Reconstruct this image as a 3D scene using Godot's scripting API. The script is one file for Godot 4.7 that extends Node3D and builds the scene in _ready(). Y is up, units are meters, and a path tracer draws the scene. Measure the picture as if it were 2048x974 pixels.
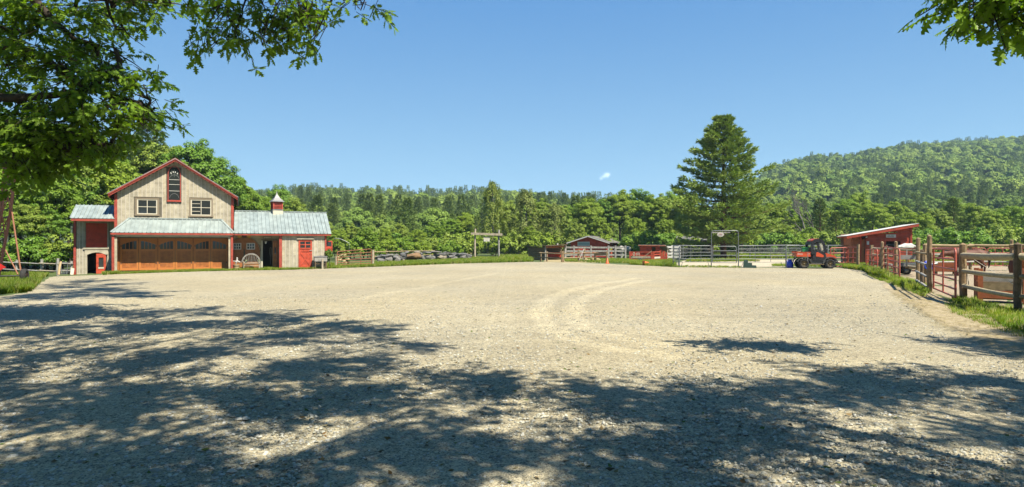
extends Node3D
# A riding stable yard: barn, gravel yard, paddocks, wooded hills.

const F := 1220.0      # focal length in photograph pixels
const EYE := 1.65      # camera height

var M := {}            # materials
var T := {}            # textures
var meshes := {}       # shared meshes
var rng := RandomNumberGenerator.new()
var noise := FastNoiseLite.new()


func _ready() -> void:
	rng.seed = 7
	# ---- camera
	var cam := Camera3D.new()
	cam.name = "camera"
	cam.position = Vector3(0, EYE, 0)
	cam.fov = rad_to_deg(2.0 * atan(487.0 / F))
	cam.near = 0.05
	cam.far = 4000.0
	add_child(cam)
	cam.current = true
	# ---- sky
	var sky_mat := ProceduralSkyMaterial.new()
	sky_mat.sky_top_color = Color(0.153, 0.346, 0.551)
	sky_mat.sky_horizon_color = Color(0.486, 0.622, 0.690)
	sky_mat.sky_curve = 0.165
	sky_mat.ground_bottom_color = Color(0.25, 0.26, 0.16)
	sky_mat.ground_horizon_color = Color(0.45, 0.50, 0.42)
	sky_mat.sun_angle_max = 12.0
	sky_mat.sky_cover = small_cloud()
	sky_mat.sky_cover_modulate = Color(1, 1, 1)
	var sky := Sky.new()
	sky.sky_material = sky_mat
	var env := Environment.new()
	env.background_mode = Environment.BG_SKY
	env.sky = sky
	env.tonemap_mode = Environment.TONE_MAPPER_LINEAR
	env.tonemap_exposure = 2.42
	env.sdfgi_enabled = true
	env.ssao_enabled = true
	env.ssil_enabled = true
	env.fog_enabled = true
	env.fog_density = 0.00028
	env.fog_light_color = Color(0.70, 0.82, 0.92)
	var we := WorldEnvironment.new()
	we.name = "environment"
	we.environment = env
	add_child(we)
	# ---- sun: high, to the right and a little behind the camera
	var sun := DirectionalLight3D.new()
	sun.name = "sun"
	sun.light_color = Color(1.0, 0.965, 0.89)
	sun.light_energy = 1.6
	sun.light_angular_distance = 0.5
	sun.shadow_enabled = true
	var towards := Vector3(0.426, 0.819, 0.384)
	add_child(sun)
	sun.look_at_from_position(towards * 50.0, Vector3.ZERO, Vector3.FORWARD)

	noise.seed = 11
	noise.noise_type = FastNoiseLite.TYPE_SIMPLEX_SMOOTH
	noise.frequency = 1.0
	noise.fractal_type = FastNoiseLite.FRACTAL_NONE
	make_textures()
	make_materials()
	make_shared_meshes()
	# ---- the place
	build_ground()
	build_hills()
	build_barn()
	build_barn_front_things()
	build_left_side()
	build_wall_and_frame()
	build_middle_yard()
	build_round_pen()
	build_utility_vehicle()
	build_right_paddock()
	build_trees()
	build_oaks()
	build_grass()
	build_litter()


func small_cloud() -> ImageTexture:
	# one wisp of cloud, low over the hills
	var im := Image.create(4096, 2048, false, Image.FORMAT_RGBA8)
	im.fill(Color(1, 1, 1, 0))
	var az := atan((1210.0 - 1024.0) / F)
	var el := atan((487.0 - 352.0) / F * cos(az))
	var cx := az / TAU * 4096.0  # column 0 of a sky cover looks along -z
	var cy := 1024.0 - el / PI * 2048.0
	for p in [[1.6, -1.6, 2.6, 1.7, 0.8], [-1.6, 0.4, 2.2, 1.2, 0.6], [-4.2, 3.0, 1.5, 1.3, 0.55], [4.0, -1.0, 1.6, 1.2, 0.3], [2.4, 1.0, 1.0, 1.4, 0.4]]:
		for y in range(-8, 9):
			for x in range(-8, 9):
				var fx := int(cx + p[0]) + x
				var fy := int(cy + p[1]) + y
				var a: float = p[4] * exp(-(x * x) / (p[2] * p[2]) - (y * y) / (p[3] * p[3])) * (0.75 + 0.5 * noise.get_noise_2d(fx * 0.31, fy * 0.31))
				var old := im.get_pixel(fx, fy)
				im.set_pixel(fx, fy, Color(1, 1, 1, clampf(old.a + a * 0.6, 0, 0.6)))
	return ImageTexture.create_from_image(im)


# ------------------------------------------------------------------ positions
func gh(x: float, z: float) -> float:
	return -0.22 * exp(-((x + 27.5) ** 2 + (z + 36.0) ** 2) / 24.0)


func gp(px: float, py: float, y := 0.0) -> Vector3:
	var z := (EYE - y) * F / (py - 487.0)
	return Vector3((px - 1024.0) / F * z, y, -z)


func at(px: float, py: float, d: float) -> Vector3:
	return Vector3((px - 1024.0) / F * d, EYE + (487.0 - py) / F * d, -d)


func local_at(node: Node3D, px: float, py: float, lz := 0.0) -> Vector3:
	# where the ray through that pixel meets the plane z = lz of the node's own axes
	var inv := node.transform.affine_inverse()
	var o := inv * Vector3(0, EYE, 0)
	var r := inv.basis * Vector3((px - 1024.0) / F, (487.0 - py) / F, -1.0)
	var t := (lz - o.z) / r.z
	return o + r * t


# ------------------------------------------------------------------ nodes
func thing(called: String, label: String, category: String, pos := Vector3.ZERO, turn := 0.0, group := "") -> Node3D:
	var o := Node3D.new()
	o.name = called
	add_child(o, true)
	o.position = pos
	o.rotation.y = deg_to_rad(turn)
	tag(o, label, category, group)
	return o


func tag(o: Node, label: String, category: String, group := "", kind := "") -> void:
	if label:
		o.set_meta("label", label)
	if category:
		o.set_meta("category", category)
	if group:
		o.set_meta("group", group)
	if kind:
		o.set_meta("kind", kind)


func part(parent: Node, called: String, mesh: Mesh, mat: Material, xf := Transform3D()) -> MeshInstance3D:
	var o := MeshInstance3D.new()
	o.name = called
	o.mesh = mesh
	o.material_override = mat
	o.transform = xf
	o.cast_shadow = GeometryInstance3D.SHADOW_CASTING_SETTING_ON
	parent.add_child(o, true)
	return o


func hold(parent: Node, called: String, pos := Vector3.ZERO, turn := Vector3.ZERO) -> Node3D:
	var o := Node3D.new()
	o.name = called
	o.position = pos
	o.rotation_degrees = turn
	parent.add_child(o, true)
	return o


func bx(parent: Node, called: String, mat: Material, c: Vector3, s: Vector3, turn := Basis()) -> MeshInstance3D:
	return part(parent, called, meshes.box, mat, Transform3D(turn * Basis.from_scale(s), c))


func along(a: Vector3, b: Vector3, w: float, h: float, side := Vector3.ZERO) -> Transform3D:
	var y := b - a
	var n := y.normalized()
	var z := side
	if z == Vector3.ZERO:
		z = Vector3.UP if absf(n.y) < 0.9 else Vector3.BACK
	var x := n.cross(z).normalized()
	z = x.cross(n).normalized()
	return Transform3D(Basis(x * w, y, z * h), (a + b) * 0.5)


func beam(parent: Node, called: String, mat: Material, a: Vector3, b: Vector3, w: float, h: float, side := Vector3.ZERO) -> MeshInstance3D:
	# a straight timber from a to b: h across the direction of side, w across the other
	return part(parent, called, meshes.box, mat, along(a, b, w, h, side))


func rod(parent: Node, called: String, mat: Material, a: Vector3, b: Vector3, r: float) -> MeshInstance3D:
	return part(parent, called, meshes.rod, mat, along(a, b, r, r))


func rough_log(parent: Node, called: String, mat: Material, a: Vector3, b: Vector3, r: float, flat := 1.0) -> MeshInstance3D:
	return part(parent, called, meshes["log%d" % rng.randi_range(0, 4)], mat, along(a, b, r, r * flat))


# ------------------------------------------------------------------ shapes
func make_shared_meshes() -> void:
	var b := BoxMesh.new()
	b.size = Vector3.ONE
	meshes.box = b
	var c := CylinderMesh.new()
	c.top_radius = 1.0
	c.bottom_radius = 1.0
	c.height = 1.0
	c.radial_segments = 10
	c.rings = 1
	meshes.rod = c
	for i in 5:
		meshes["log%d" % i] = log_mesh(40 + i)
	for i in 8:
		meshes["rock%d" % i] = rock_mesh(80 + i, 2 if i > 2 else 1)


func log_mesh(sd: int) -> ArrayMesh:
	# a weathered round or split timber of length 1 and radius about 1
	var r := RandomNumberGenerator.new()
	r.seed = sd
	var st := SurfaceTool.new()
	st.begin(Mesh.PRIMITIVE_TRIANGLES)
	st.set_smooth_group(0)
	var rings := 7
	var seg := 9
	var flat := []
	for k in seg:
		flat.append(r.randf_range(0.82, 1.1))
	var rows := []
	var bend := Vector2(r.randf_range(-0.5, 0.5), r.randf_range(-0.5, 0.5))
	for j in rings:
		var t := float(j) / (rings - 1)
		var off := bend * sin(t * PI) * 0.5
		var row := []
		for k in seg:
			var a := TAU * k / seg
			var rad: float = flat[k] * r.randf_range(0.93, 1.07) * lerpf(1.05, 0.92, t)
			row.append(Vector3(cos(a) * rad + off.x, t - 0.5, sin(a) * rad + off.y))
		rows.append(row)
	for j in rings - 1:
		for k in seg:
			var k2 := (k + 1) % seg
			quad(st, rows[j][k], rows[j][k2], rows[j + 1][k2], rows[j + 1][k])
	st.set_smooth_group(-1)
	for k in seg:
		var k2 := (k + 1) % seg
		tri(st, Vector3(0, -0.5, 0), rows[0][k2], rows[0][k])
		tri(st, Vector3(bend.x * 0.0, 0.5, 0), rows[rings - 1][k], rows[rings - 1][k2])
	st.generate_normals()
	return st.commit()


func tri(st: SurfaceTool, a: Vector3, b: Vector3, c: Vector3) -> void:
	st.add_vertex(a)
	st.add_vertex(b)
	st.add_vertex(c)


func quad(st: SurfaceTool, a: Vector3, b: Vector3, c: Vector3, d: Vector3) -> void:
	tri(st, a, b, c)
	tri(st, a, c, d)


func rock_mesh(sd: int, level: int) -> ArrayMesh:
	# an angular stone about 1 across
	var r := RandomNumberGenerator.new()
	r.seed = sd
	var n := FastNoiseLite.new()
	n.seed = sd
	n.frequency = 1.1
	var cuts := []
	for i in 9:
		cuts.append([Vector3(r.randfn(), r.randfn(), r.randfn()).normalized(), r.randf_range(0.24, 0.42)])
	var st := SurfaceTool.new()
	st.begin(Mesh.PRIMITIVE_TRIANGLES)
	st.set_smooth_group(-1)
	var div := 3 * level
	for f in 6:
		var ax := f / 2
		var s := 1.0 if f % 2 == 0 else -1.0
		var g := []
		for j in div + 1:
			var row := []
			for i in div + 1:
				var p := Vector3()
				p[ax] = s
				p[(ax + 1) % 3] = (2.0 * i / div - 1.0) * s
				p[(ax + 2) % 3] = 2.0 * j / div - 1.0
				p = p.normalized() * 0.5
				p *= 1.0 + 0.16 * n.get_noise_3dv(p * 3.0)
				for c in cuts:
					var over: float = p.dot(c[0]) - c[1]
					if over > 0:
						p -= c[0] * over
				row.append(p)
			g.append(row)
		for j in div:
			for i in div:
				quad(st, g[j][i], g[j + 1][i], g[j + 1][i + 1], g[j][i + 1])
	st.generate_normals()
	return st.commit()


func extrude(poly: PackedVector2Array, z0: float, z1: float) -> ArrayMesh:
	if Geometry2D.is_polygon_clockwise(poly):
		poly.reverse()
	var st := SurfaceTool.new()
	st.begin(Mesh.PRIMITIVE_TRIANGLES)
	st.set_smooth_group(-1)
	var ids := Geometry2D.triangulate_polygon(poly)
	for i in range(0, ids.size(), 3):
		var a := poly[ids[i]]
		var b := poly[ids[i + 1]]
		var c := poly[ids[i + 2]]
		if (b - a).cross(c - a) < 0:
			var s := b
			b = c
			c = s
		tri(st, Vector3(a.x, a.y, z1), Vector3(c.x, c.y, z1), Vector3(b.x, b.y, z1))
		tri(st, Vector3(a.x, a.y, z0), Vector3(b.x, b.y, z0), Vector3(c.x, c.y, z0))
	for i in poly.size():
		var a := poly[i]
		var b := poly[(i + 1) % poly.size()]
		quad(st, Vector3(a.x, a.y, z0), Vector3(a.x, a.y, z1), Vector3(b.x, b.y, z1), Vector3(b.x, b.y, z0))
	st.generate_normals()
	return st.commit()


func lathe(profile: Array, seg := 16, phase := 0.0, smooth := true) -> ArrayMesh:
	# profile: [radius, y] from bottom to top
	var st := SurfaceTool.new()
	st.begin(Mesh.PRIMITIVE_TRIANGLES)
	st.set_smooth_group(0 if smooth else -1)
	for i in profile.size() - 1:
		for k in seg:
			var a := TAU * k / seg + phase
			var b := TAU * (k + 1) / seg + phase
			var p0 := Vector3(cos(a) * profile[i][0], profile[i][1], sin(a) * profile[i][0])
			var p1 := Vector3(cos(b) * profile[i][0], profile[i][1], sin(b) * profile[i][0])
			var p2 := Vector3(cos(b) * profile[i + 1][0], profile[i + 1][1], sin(b) * profile[i + 1][0])
			var p3 := Vector3(cos(a) * profile[i + 1][0], profile[i + 1][1], sin(a) * profile[i + 1][0])
			if profile[i][0] > 1e-4:
				tri(st, p0, p1, p2)
			if profile[i + 1][0] > 1e-4:
				tri(st, p0, p2, p3)
	st.generate_normals()
	return st.commit()


func tube(pts: Array, radii, seg := 8) -> ArrayMesh:
	# a round bar along a path; radii is one number or one for each point
	var st := SurfaceTool.new()
	st.begin(Mesh.PRIMITIVE_TRIANGLES)
	add_tube(st, pts, radii, seg)
	st.generate_normals()
	return st.commit()


func add_tube(st: SurfaceTool, pts: Array, radii, seg := 8) -> void:
	st.set_smooth_group(0)
	var rows := []
	var side := Vector3.ZERO
	for i in pts.size():
		var d: Vector3 = (pts[mini(i + 1, pts.size() - 1)] - pts[maxi(i - 1, 0)]).normalized()
		if side == Vector3.ZERO:
			side = d.cross(Vector3.UP if absf(d.y) < 0.9 else Vector3.RIGHT).normalized()
		side = (side - d * d.dot(side)).normalized()
		var up := side.cross(d)
		var r: float = radii[i] if radii is Array else radii
		var row := []
		for k in seg:
			var a := TAU * k / seg
			row.append(pts[i] + (side * cos(a) + up * sin(a)) * r)
		rows.append(row)
	for i in pts.size() - 1:
		for k in seg:
			var k2 := (k + 1) % seg
			quad(st, rows[i][k], rows[i + 1][k], rows[i + 1][k2], rows[i][k2])
	st.set_smooth_group(-1)
	var e: int = pts.size() - 1
	for k in seg:
		var k2 := (k + 1) % seg
		tri(st, pts[0], rows[0][k], rows[0][k2])
		tri(st, pts[e], rows[e][k2], rows[e][k])


func smooth_body(bones: Array, blend: float, cell: float) -> ArrayMesh:
	# bones: [a, b, radius at a, radius at b]; joined smoothly and meshed as surface nets
	var lo := Vector3.ONE * 1e9
	var hi := -lo
	for b in bones:
		var m := Vector3.ONE * (maxf(b[2], b[3]) + 3.0 * cell)
		lo = lo.min(b[0].min(b[1]) - m)
		hi = hi.max(b[0].max(b[1]) + m)
	var n := Vector3i(((hi - lo) / cell).ceil()) + Vector3i.ONE * 2
	var sums := PackedFloat32Array()
	sums.resize(n.x * n.y * n.z)
	for b in bones:
		var a: Vector3 = b[0]
		var ab: Vector3 = b[1] - a
		var l2 := maxf(ab.length_squared(), 1e-8)
		var m := Vector3.ONE * (maxf(b[2], b[3]) + 4.0 * blend + 2.0 * cell)
		var i0 := Vector3i(((a.min(b[1]) - m - lo) / cell).floor()).clamp(Vector3i.ZERO, n - Vector3i.ONE)
		var i1 := Vector3i(((a.max(b[1]) + m - lo) / cell).ceil()).clamp(Vector3i.ZERO, n - Vector3i.ONE)
		for z in range(i0.z, i1.z + 1):
			for y in range(i0.y, i1.y + 1):
				var row := (z * n.y + y) * n.x
				for x in range(i0.x, i1.x + 1):
					var p := lo + Vector3(x, y, z) * cell - a
					var t := clampf(p.dot(ab) / l2, 0.0, 1.0)
					sums[row + x] += exp(-((p - ab * t).length() - lerpf(b[2], b[3], t)) / blend)
	# inside where the sum is over 1
	var ids := {}
	var verts := PackedVector3Array()
	var val := func(s: float) -> float: return -log(maxf(s, 1e-20)) * blend
	var step := [1, n.x, n.x * n.y]
	for z in n.z - 1:
		for y in n.y - 1:
			for x in n.x - 1:
				var c := (z * n.y + y) * n.x + x
				var inside := 0
				for k in 8:
					inside += int(sums[c + (k & 1) + ((k >> 1) & 1) * n.x + ((k >> 2) & 1) * n.x * n.y] > 1.0)
				if inside == 0 or inside == 8:
					continue
				var acc := Vector3.ZERO
				var cnt := 0
				for k in 8:
					var fk: float = val.call(sums[c + (k & 1) + ((k >> 1) & 1) * n.x + ((k >> 2) & 1) * n.x * n.y])
					for ax in 3:
						if (k >> ax) & 1:
							continue
						var k2 := k | (1 << ax)
						var f2: float = val.call(sums[c + (k2 & 1) + ((k2 >> 1) & 1) * n.x + ((k2 >> 2) & 1) * n.x * n.y])
						if (fk < 0) != (f2 < 0):
							var p := Vector3(k & 1, (k >> 1) & 1, (k >> 2) & 1)
							p[ax] = fk / (fk - f2)
							acc += p
							cnt += 1
				ids[c] = verts.size()
				verts.append(lo + (Vector3(x, y, z) + acc / cnt) * cell)
	var st := SurfaceTool.new()
	st.begin(Mesh.PRIMITIVE_TRIANGLES)
	st.set_smooth_group(0)
	for c in ids:
		for ax in 3:
			var s0: bool = sums[c] > 1.0
			var s1: bool = sums[c + step[ax]] > 1.0
			if s0 == s1:
				continue
			var u: int = step[(ax + 1) % 3]
			var v: int = step[(ax + 2) % 3]
			if not (ids.has(c - u) and ids.has(c - v) and ids.has(c - u - v)):
				continue
			var q := [verts[ids[c]], verts[ids[c - u]], verts[ids[c - u - v]], verts[ids[c - v]]]
			if s0:
				quad(st, q[0], q[3], q[2], q[1])
			else:
				quad(st, q[0], q[1], q[2], q[3])
	st.generate_normals()
	return st.commit()


# ------------------------------------------------------------------ materials
func noise_texture(sd: int, freq: float, ramp: Array, kind := FastNoiseLite.TYPE_SIMPLEX_SMOOTH, size := 512, octaves := 4, cell := FastNoiseLite.RETURN_CELL_VALUE) -> NoiseTexture2D:
	var n := FastNoiseLite.new()
	n.seed = sd
	n.noise_type = kind
	n.frequency = freq
	n.fractal_type = FastNoiseLite.FRACTAL_FBM if octaves > 1 else FastNoiseLite.FRACTAL_NONE
	n.fractal_octaves = octaves
	n.cellular_return_type = cell
	var t := NoiseTexture2D.new()
	t.width = size
	t.height = size
	t.seamless = true
	t.seamless_blend_skirt = 0.15
	t.noise = n
	if ramp:
		var g := Gradient.new()
		var offs := PackedFloat32Array()
		var cols := PackedColorArray()
		for r in ramp:
			offs.append(r[0])
			cols.append(r[1] if r[1] is Color else Color(r[1], r[1], r[1]))
		g.offsets = offs
		g.colors = cols
		t.color_ramp = g
	return t


func make_textures() -> void:
	T.fine = noise_texture(1, 0.06, [[0.0, 0.88], [0.5, 0.95], [1.0, 1.0]])
	T.wood = noise_texture(2, 0.03, [[0.15, 0.70], [0.4, 0.88], [0.6, 0.95], [0.9, 1.0]], FastNoiseLite.TYPE_SIMPLEX_SMOOTH, 512, 5)
	T.blotch = noise_texture(3, 0.012, [[0.2, 0.80], [0.55, 0.96], [0.8, 1.0]])
	T.paint = noise_texture(4, 0.02, [[0.1, 0.74], [0.4, 0.93], [0.7, 1.0]], FastNoiseLite.TYPE_SIMPLEX_SMOOTH, 512, 5)
	T.rust = noise_texture(5, 0.03, [[0.2, Color(0.62, 0.5, 0.45)], [0.5, Color(0.92, 0.86, 0.82)], [0.8, Color(1, 1, 1)]], FastNoiseLite.TYPE_SIMPLEX_SMOOTH, 512, 5)
	T.stone = noise_texture(6, 0.02, [[0.15, 0.6], [0.45, 0.86], [0.62, 0.92], [0.85, 1.0]], FastNoiseLite.TYPE_SIMPLEX_SMOOTH, 512, 6)
	T.gravel = noise_texture(7, 0.085, [[0.0, Color(0.46, 0.46, 0.46)], [0.15, Color(0.70, 0.69, 0.66)], [0.4, Color(0.87, 0.86, 0.81)], [0.75, Color(0.97, 0.95, 0.90)], [1.0, Color(1, 1, 0.98)]], FastNoiseLite.TYPE_CELLULAR, 1024, 1)
	T.gravel_relief = noise_texture(7, 0.085, [], FastNoiseLite.TYPE_CELLULAR, 1024, 2, FastNoiseLite.RETURN_DISTANCE)
	T.patch = noise_texture(9, 0.014, [[0.15, Color(0.89, 0.88, 0.86)], [0.45, Color(0.96, 0.955, 0.94)], [0.75, Color(1, 1, 1)]], FastNoiseLite.TYPE_SIMPLEX_SMOOTH, 1024, 6)
	T.speckle = noise_texture(17, 0.085, [[0.0, Color(0.74, 0.73, 0.71)], [0.18, Color(0.89, 0.88, 0.86)], [0.5, Color(0.95, 0.94, 0.92)], [1.0, Color(1, 1, 1)]], FastNoiseLite.TYPE_CELLULAR, 1024, 1)
	T.soil = noise_texture(10, 0.03, [[0.1, 0.62], [0.4, 0.85], [0.6, 0.93], [0.9, 1.0]], FastNoiseLite.TYPE_SIMPLEX_SMOOTH, 1024, 6)
	T.turf = noise_texture(12, 0.03, [[0.2, Color(0.62, 0.66, 0.5)], [0.5, Color(0.88, 0.9, 0.8)], [0.8, Color(1, 1, 0.95)]], FastNoiseLite.TYPE_SIMPLEX_SMOOTH, 1024, 6)


func mat(called: String, c: Color, rough := 0.85, tex: Texture2D = null, scale := Vector3.ONE, metal := 0.0) -> StandardMaterial3D:
	# c holds linear values before the weathering that is common to everything here
	var m := StandardMaterial3D.new()
	m.resource_name = called
	m.albedo_color = (c * 0.77).linear_to_srgb()
	m.albedo_color.a = 1.0
	m.roughness = rough
	m.metallic = metal
	if tex:
		m.albedo_texture = tex
		m.uv1_triplanar = true
		m.uv1_world_triplanar = true
		m.uv1_scale = scale
	M[called] = m
	return m


func wear(m: StandardMaterial3D, tex: Texture2D, scale: float) -> StandardMaterial3D:
	# a coarse second layer of tone over a material
	m.detail_enabled = true
	m.detail_blend_mode = BaseMaterial3D.BLEND_MODE_MUL
	m.detail_uv_layer = BaseMaterial3D.DETAIL_UV_2
	m.detail_albedo = tex
	m.uv2_triplanar = true
	m.uv2_world_triplanar = true
	m.uv2_scale = Vector3.ONE * scale
	return m


func relief(m: StandardMaterial3D, tex: Texture2D, cm: float) -> StandardMaterial3D:
	m.heightmap_enabled = true
	m.heightmap_texture = tex
	m.heightmap_scale = cm
	return m


func make_materials() -> void:
	# ground
	var g := wear(mat("gravel", Color(0.83, 0.775, 0.60), 0.95, T.gravel, Vector3.ONE * 1.0), T.speckle, 0.33)
	g.vertex_color_use_as_albedo = true
	relief(g, T.gravel_relief, 0.9)
	wear(mat("turf", Color(0.105, 0.15, 0.035), 0.95, T.turf, Vector3.ONE * 0.9), T.patch, 0.07)
	var d := wear(mat("dirt", Color(0.47, 0.375, 0.25), 0.95, T.soil, Vector3.ONE * 0.5), T.patch, 0.12)
	relief(d, T.soil, 2.5)
	wear(mat("sand", Color(0.68, 0.59, 0.43), 0.95, T.soil, Vector3.ONE * 0.6), T.patch, 0.12)
	wear(mat("straw", Color(0.52, 0.42, 0.21), 0.95, T.soil, Vector3.ONE * 1.5), T.patch, 0.4)
	relief(wear(mat("straw_verge", Color(0.56, 0.46, 0.29), 0.95, T.soil, Vector3.ONE * 1.2), T.patch, 0.3), T.soil, 1.2)
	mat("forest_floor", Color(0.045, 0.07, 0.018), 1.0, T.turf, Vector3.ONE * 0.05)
	# weathered grey-beige board siding, four tones
	var sid := [Color(0.63, 0.56, 0.41), Color(0.69, 0.62, 0.465), Color(0.57, 0.51, 0.38), Color(0.65, 0.57, 0.405)]
	for i in 4:
		relief(wear(mat("siding%d" % i, sid[i], 0.85, T.wood, Vector3(9, 0.55, 9)), T.blotch, 0.35), T.wood, 0.03)
	mat("batten", Color(0.64, 0.58, 0.47), 0.85, T.wood, Vector3(9, 0.6, 9))
	wear(mat("barn_frame", Color(0.20, 0.175, 0.13), 0.9, T.wood, Vector3(3, 0.6, 3)), T.blotch, 0.3)
	# red paint
	wear(mat("red_trim", Color(0.47, 0.075, 0.045), 0.55, T.paint, Vector3(2, 0.8, 2)), T.blotch, 0.4)
	wear(mat("red_door", Color(0.62, 0.085, 0.035), 0.5, T.paint, Vector3(3, 0.7, 3)), T.blotch, 0.5)
	wear(mat("red_barn", Color(0.78, 0.088, 0.036), 0.8, T.wood, Vector3(6, 0.5, 6)), T.blotch, 0.3)
	wear(mat("red_shed", Color(0.68, 0.095, 0.036), 0.75, T.wood, Vector3(0.8, 7, 0.8)), T.blotch, 0.3)
	wear(mat("orange_board", Color(0.62, 0.18, 0.06), 0.75, T.wood, Vector3(6, 0.6, 6)), T.blotch, 0.4)
	# stained wood
	for i in 3:
		relief(wear(mat("door_plank%d" % i, [Color(0.62, 0.205, 0.048), Color(0.66, 0.225, 0.053), Color(0.57, 0.185, 0.043)][i], 0.5, T.wood, Vector3(11, 0.6, 11)), T.blotch, 0.5), T.wood, 0.02)
	mat("door_rail", Color(0.70, 0.25, 0.058), 0.5, T.wood, Vector3(2, 6, 2))
	wear(mat("arch_plank", Color(0.52, 0.20, 0.055), 0.6, T.wood, Vector3(9, 0.5, 9)), T.blotch, 0.6)
	# grey and brown timber
	relief(wear(mat("timber_pale", Color(0.60, 0.51, 0.37), 0.9, T.wood, Vector3(5, 1.0, 5)), T.blotch, 0.6), T.wood, 0.12)
	relief(wear(mat("timber_grey", Color(0.47, 0.45, 0.41), 0.9, T.wood, Vector3(1.2, 8, 1.2)), T.blotch, 0.5), T.wood, 0.10)
	relief(wear(mat("post_wood", Color(0.41, 0.285, 0.15), 0.9, T.wood, Vector3(9, 0.9, 9)), T.blotch, 0.9), T.wood, 0.20)
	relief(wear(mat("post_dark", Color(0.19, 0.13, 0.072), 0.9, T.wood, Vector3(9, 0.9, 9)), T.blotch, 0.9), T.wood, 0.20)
	relief(wear(mat("rail_wood", Color(0.58, 0.49, 0.30), 0.9, T.wood, Vector3(0.9, 9, 0.9)), T.blotch, 0.8), T.wood, 0.20)
	relief(wear(mat("rail_tan", Color(0.44, 0.33, 0.18), 0.9, T.wood, Vector3(0.9, 9, 0.9)), T.blotch, 0.8), T.wood, 0.16)
	relief(wear(mat("log_brown", Color(0.30, 0.215, 0.12), 0.9, T.wood, Vector3(0.8, 6, 0.8)), T.blotch, 0.7), T.wood, 0.20)
	mat("new_lumber", Color(0.58, 0.42, 0.22), 0.8, T.wood, Vector3(1, 8, 1))
	# roofs and metal
	wear(mat("roof_metal", Color(0.40, 0.47, 0.455), 0.5, T.fine, Vector3(0.8, 0.8, 0.8), 0.15), T.blotch, 0.25)
	wear(mat("roof_metal_dark", Color(0.365, 0.435, 0.425), 0.5, T.fine, Vector3(0.8, 0.8, 0.8), 0.15), T.blotch, 0.25)
	mat("skylight", Color(0.70, 0.74, 0.74), 0.3, T.fine, Vector3(1, 1, 1))
	mat("lead", Color(0.25, 0.25, 0.255), 0.55, T.fine, Vector3.ONE, 0.2)
	wear(mat("shingle", Color(0.29, 0.275, 0.25), 0.95, T.soil, Vector3.ONE * 2.0), T.blotch, 0.4)
	wear(mat("shingle_dark", Color(0.235, 0.225, 0.205), 0.95, T.soil, Vector3.ONE * 2.0), T.blotch, 0.4)
	mat("galvanised", Color(0.25, 0.265, 0.27), 0.45, T.fine, Vector3.ONE * 3.0, 0.55)
	mat("red_tube", Color(0.50, 0.12, 0.075), 0.5, T.rust, Vector3.ONE * 2.5)
	mat("rust_tube", Color(0.36, 0.165, 0.085), 0.65, T.rust, Vector3.ONE * 3.0)
	mat("rust_dark", Color(0.085, 0.03, 0.018), 0.75, T.rust, Vector3.ONE * 3.0)
	mat("iron", Color(0.05, 0.05, 0.052), 0.5, T.fine, Vector3.ONE * 3.0, 0.3)
	# paints and plastics
	mat("white_paint", Color(0.74, 0.72, 0.66), 0.6, T.fine, Vector3.ONE * 2.0)
	mat("cream_paint", Color(0.66, 0.61, 0.48), 0.6, T.fine, Vector3.ONE * 2.0)
	mat("window_trim", Color(0.30, 0.24, 0.16), 0.75, T.wood, Vector3(4, 4, 4))
	mat("print_dark", Color(0.09, 0.12, 0.10), 0.7)
	mat("print_teal", Color(0.36, 0.47, 0.46), 0.6, T.fine, Vector3.ONE * 3.0)
	mat("print_rose", Color(0.52, 0.20, 0.15), 0.7)
	mat("orange_paint", Color(0.72, 0.095, 0.025), 0.32, T.fine, Vector3.ONE * 2.0)
	M.orange_paint.clearcoat_enabled = true
	M.orange_paint.clearcoat = 0.5
	mat("red_emblem", Color(0.68, 0.03, 0.02), 0.4)
	mat("black_plastic", Color(0.022, 0.023, 0.027), 0.42, T.fine, Vector3.ONE * 4.0)
	mat("grey_plastic", Color(0.075, 0.075, 0.072), 0.6, T.fine, Vector3.ONE * 4.0)
	mat("tyre", Color(0.035, 0.033, 0.03), 0.9, T.soil, Vector3.ONE * 6.0)
	mat("dusty_rim", Color(0.30, 0.22, 0.10), 0.8, T.soil, Vector3.ONE * 5.0)
	mat("cone_orange", Color(0.80, 0.16, 0.04), 0.5, T.fine, Vector3.ONE * 4.0)
	mat("blue_plastic", Color(0.015, 0.06, 0.55), 0.35, T.fine, Vector3.ONE * 4.0)
	mat("green_plastic", Color(0.02, 0.30, 0.10), 0.45, T.fine, Vector3.ONE * 4.0)
	mat("dark_green_plastic", Color(0.035, 0.085, 0.065), 0.6, T.fine, Vector3.ONE * 4.0)
	mat("white_bag", Color(0.52, 0.53, 0.50), 0.6, T.fine, Vector3.ONE * 3.0)
	mat("gold_paint", Color(0.75, 0.43, 0.04), 0.4, T.fine, Vector3.ONE * 4.0)
	mat("dark_board", Color(0.10, 0.035, 0.02), 0.7, T.wood, Vector3.ONE * 3.0)
	mat("stone_white", Color(0.62, 0.60, 0.56), 0.7, T.stone, Vector3.ONE * 3.0)
	mat("terracotta", Color(0.50, 0.24, 0.12), 0.8, T.fine, Vector3.ONE * 3.0)
	mat("twine", Color(0.62, 0.58, 0.48), 0.8)
	mat("concrete", Color(0.42, 0.40, 0.36), 0.9, T.stone, Vector3.ONE * 1.0)
	mat("inside_wood", Color(0.34, 0.25, 0.165), 0.95, T.wood, Vector3(3, 1, 3))
	# glass: dark rooms behind window glass
	var gl := mat("window_glass", Color(0.03, 0.035, 0.035), 0.06)
	gl.metallic_specular = 0.6
	var gp2 := mat("clear_glass", Color(0.8, 0.9, 0.9), 0.05)
	gp2.transparency = BaseMaterial3D.TRANSPARENCY_ALPHA
	gp2.albedo_color.a = 0.12
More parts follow.
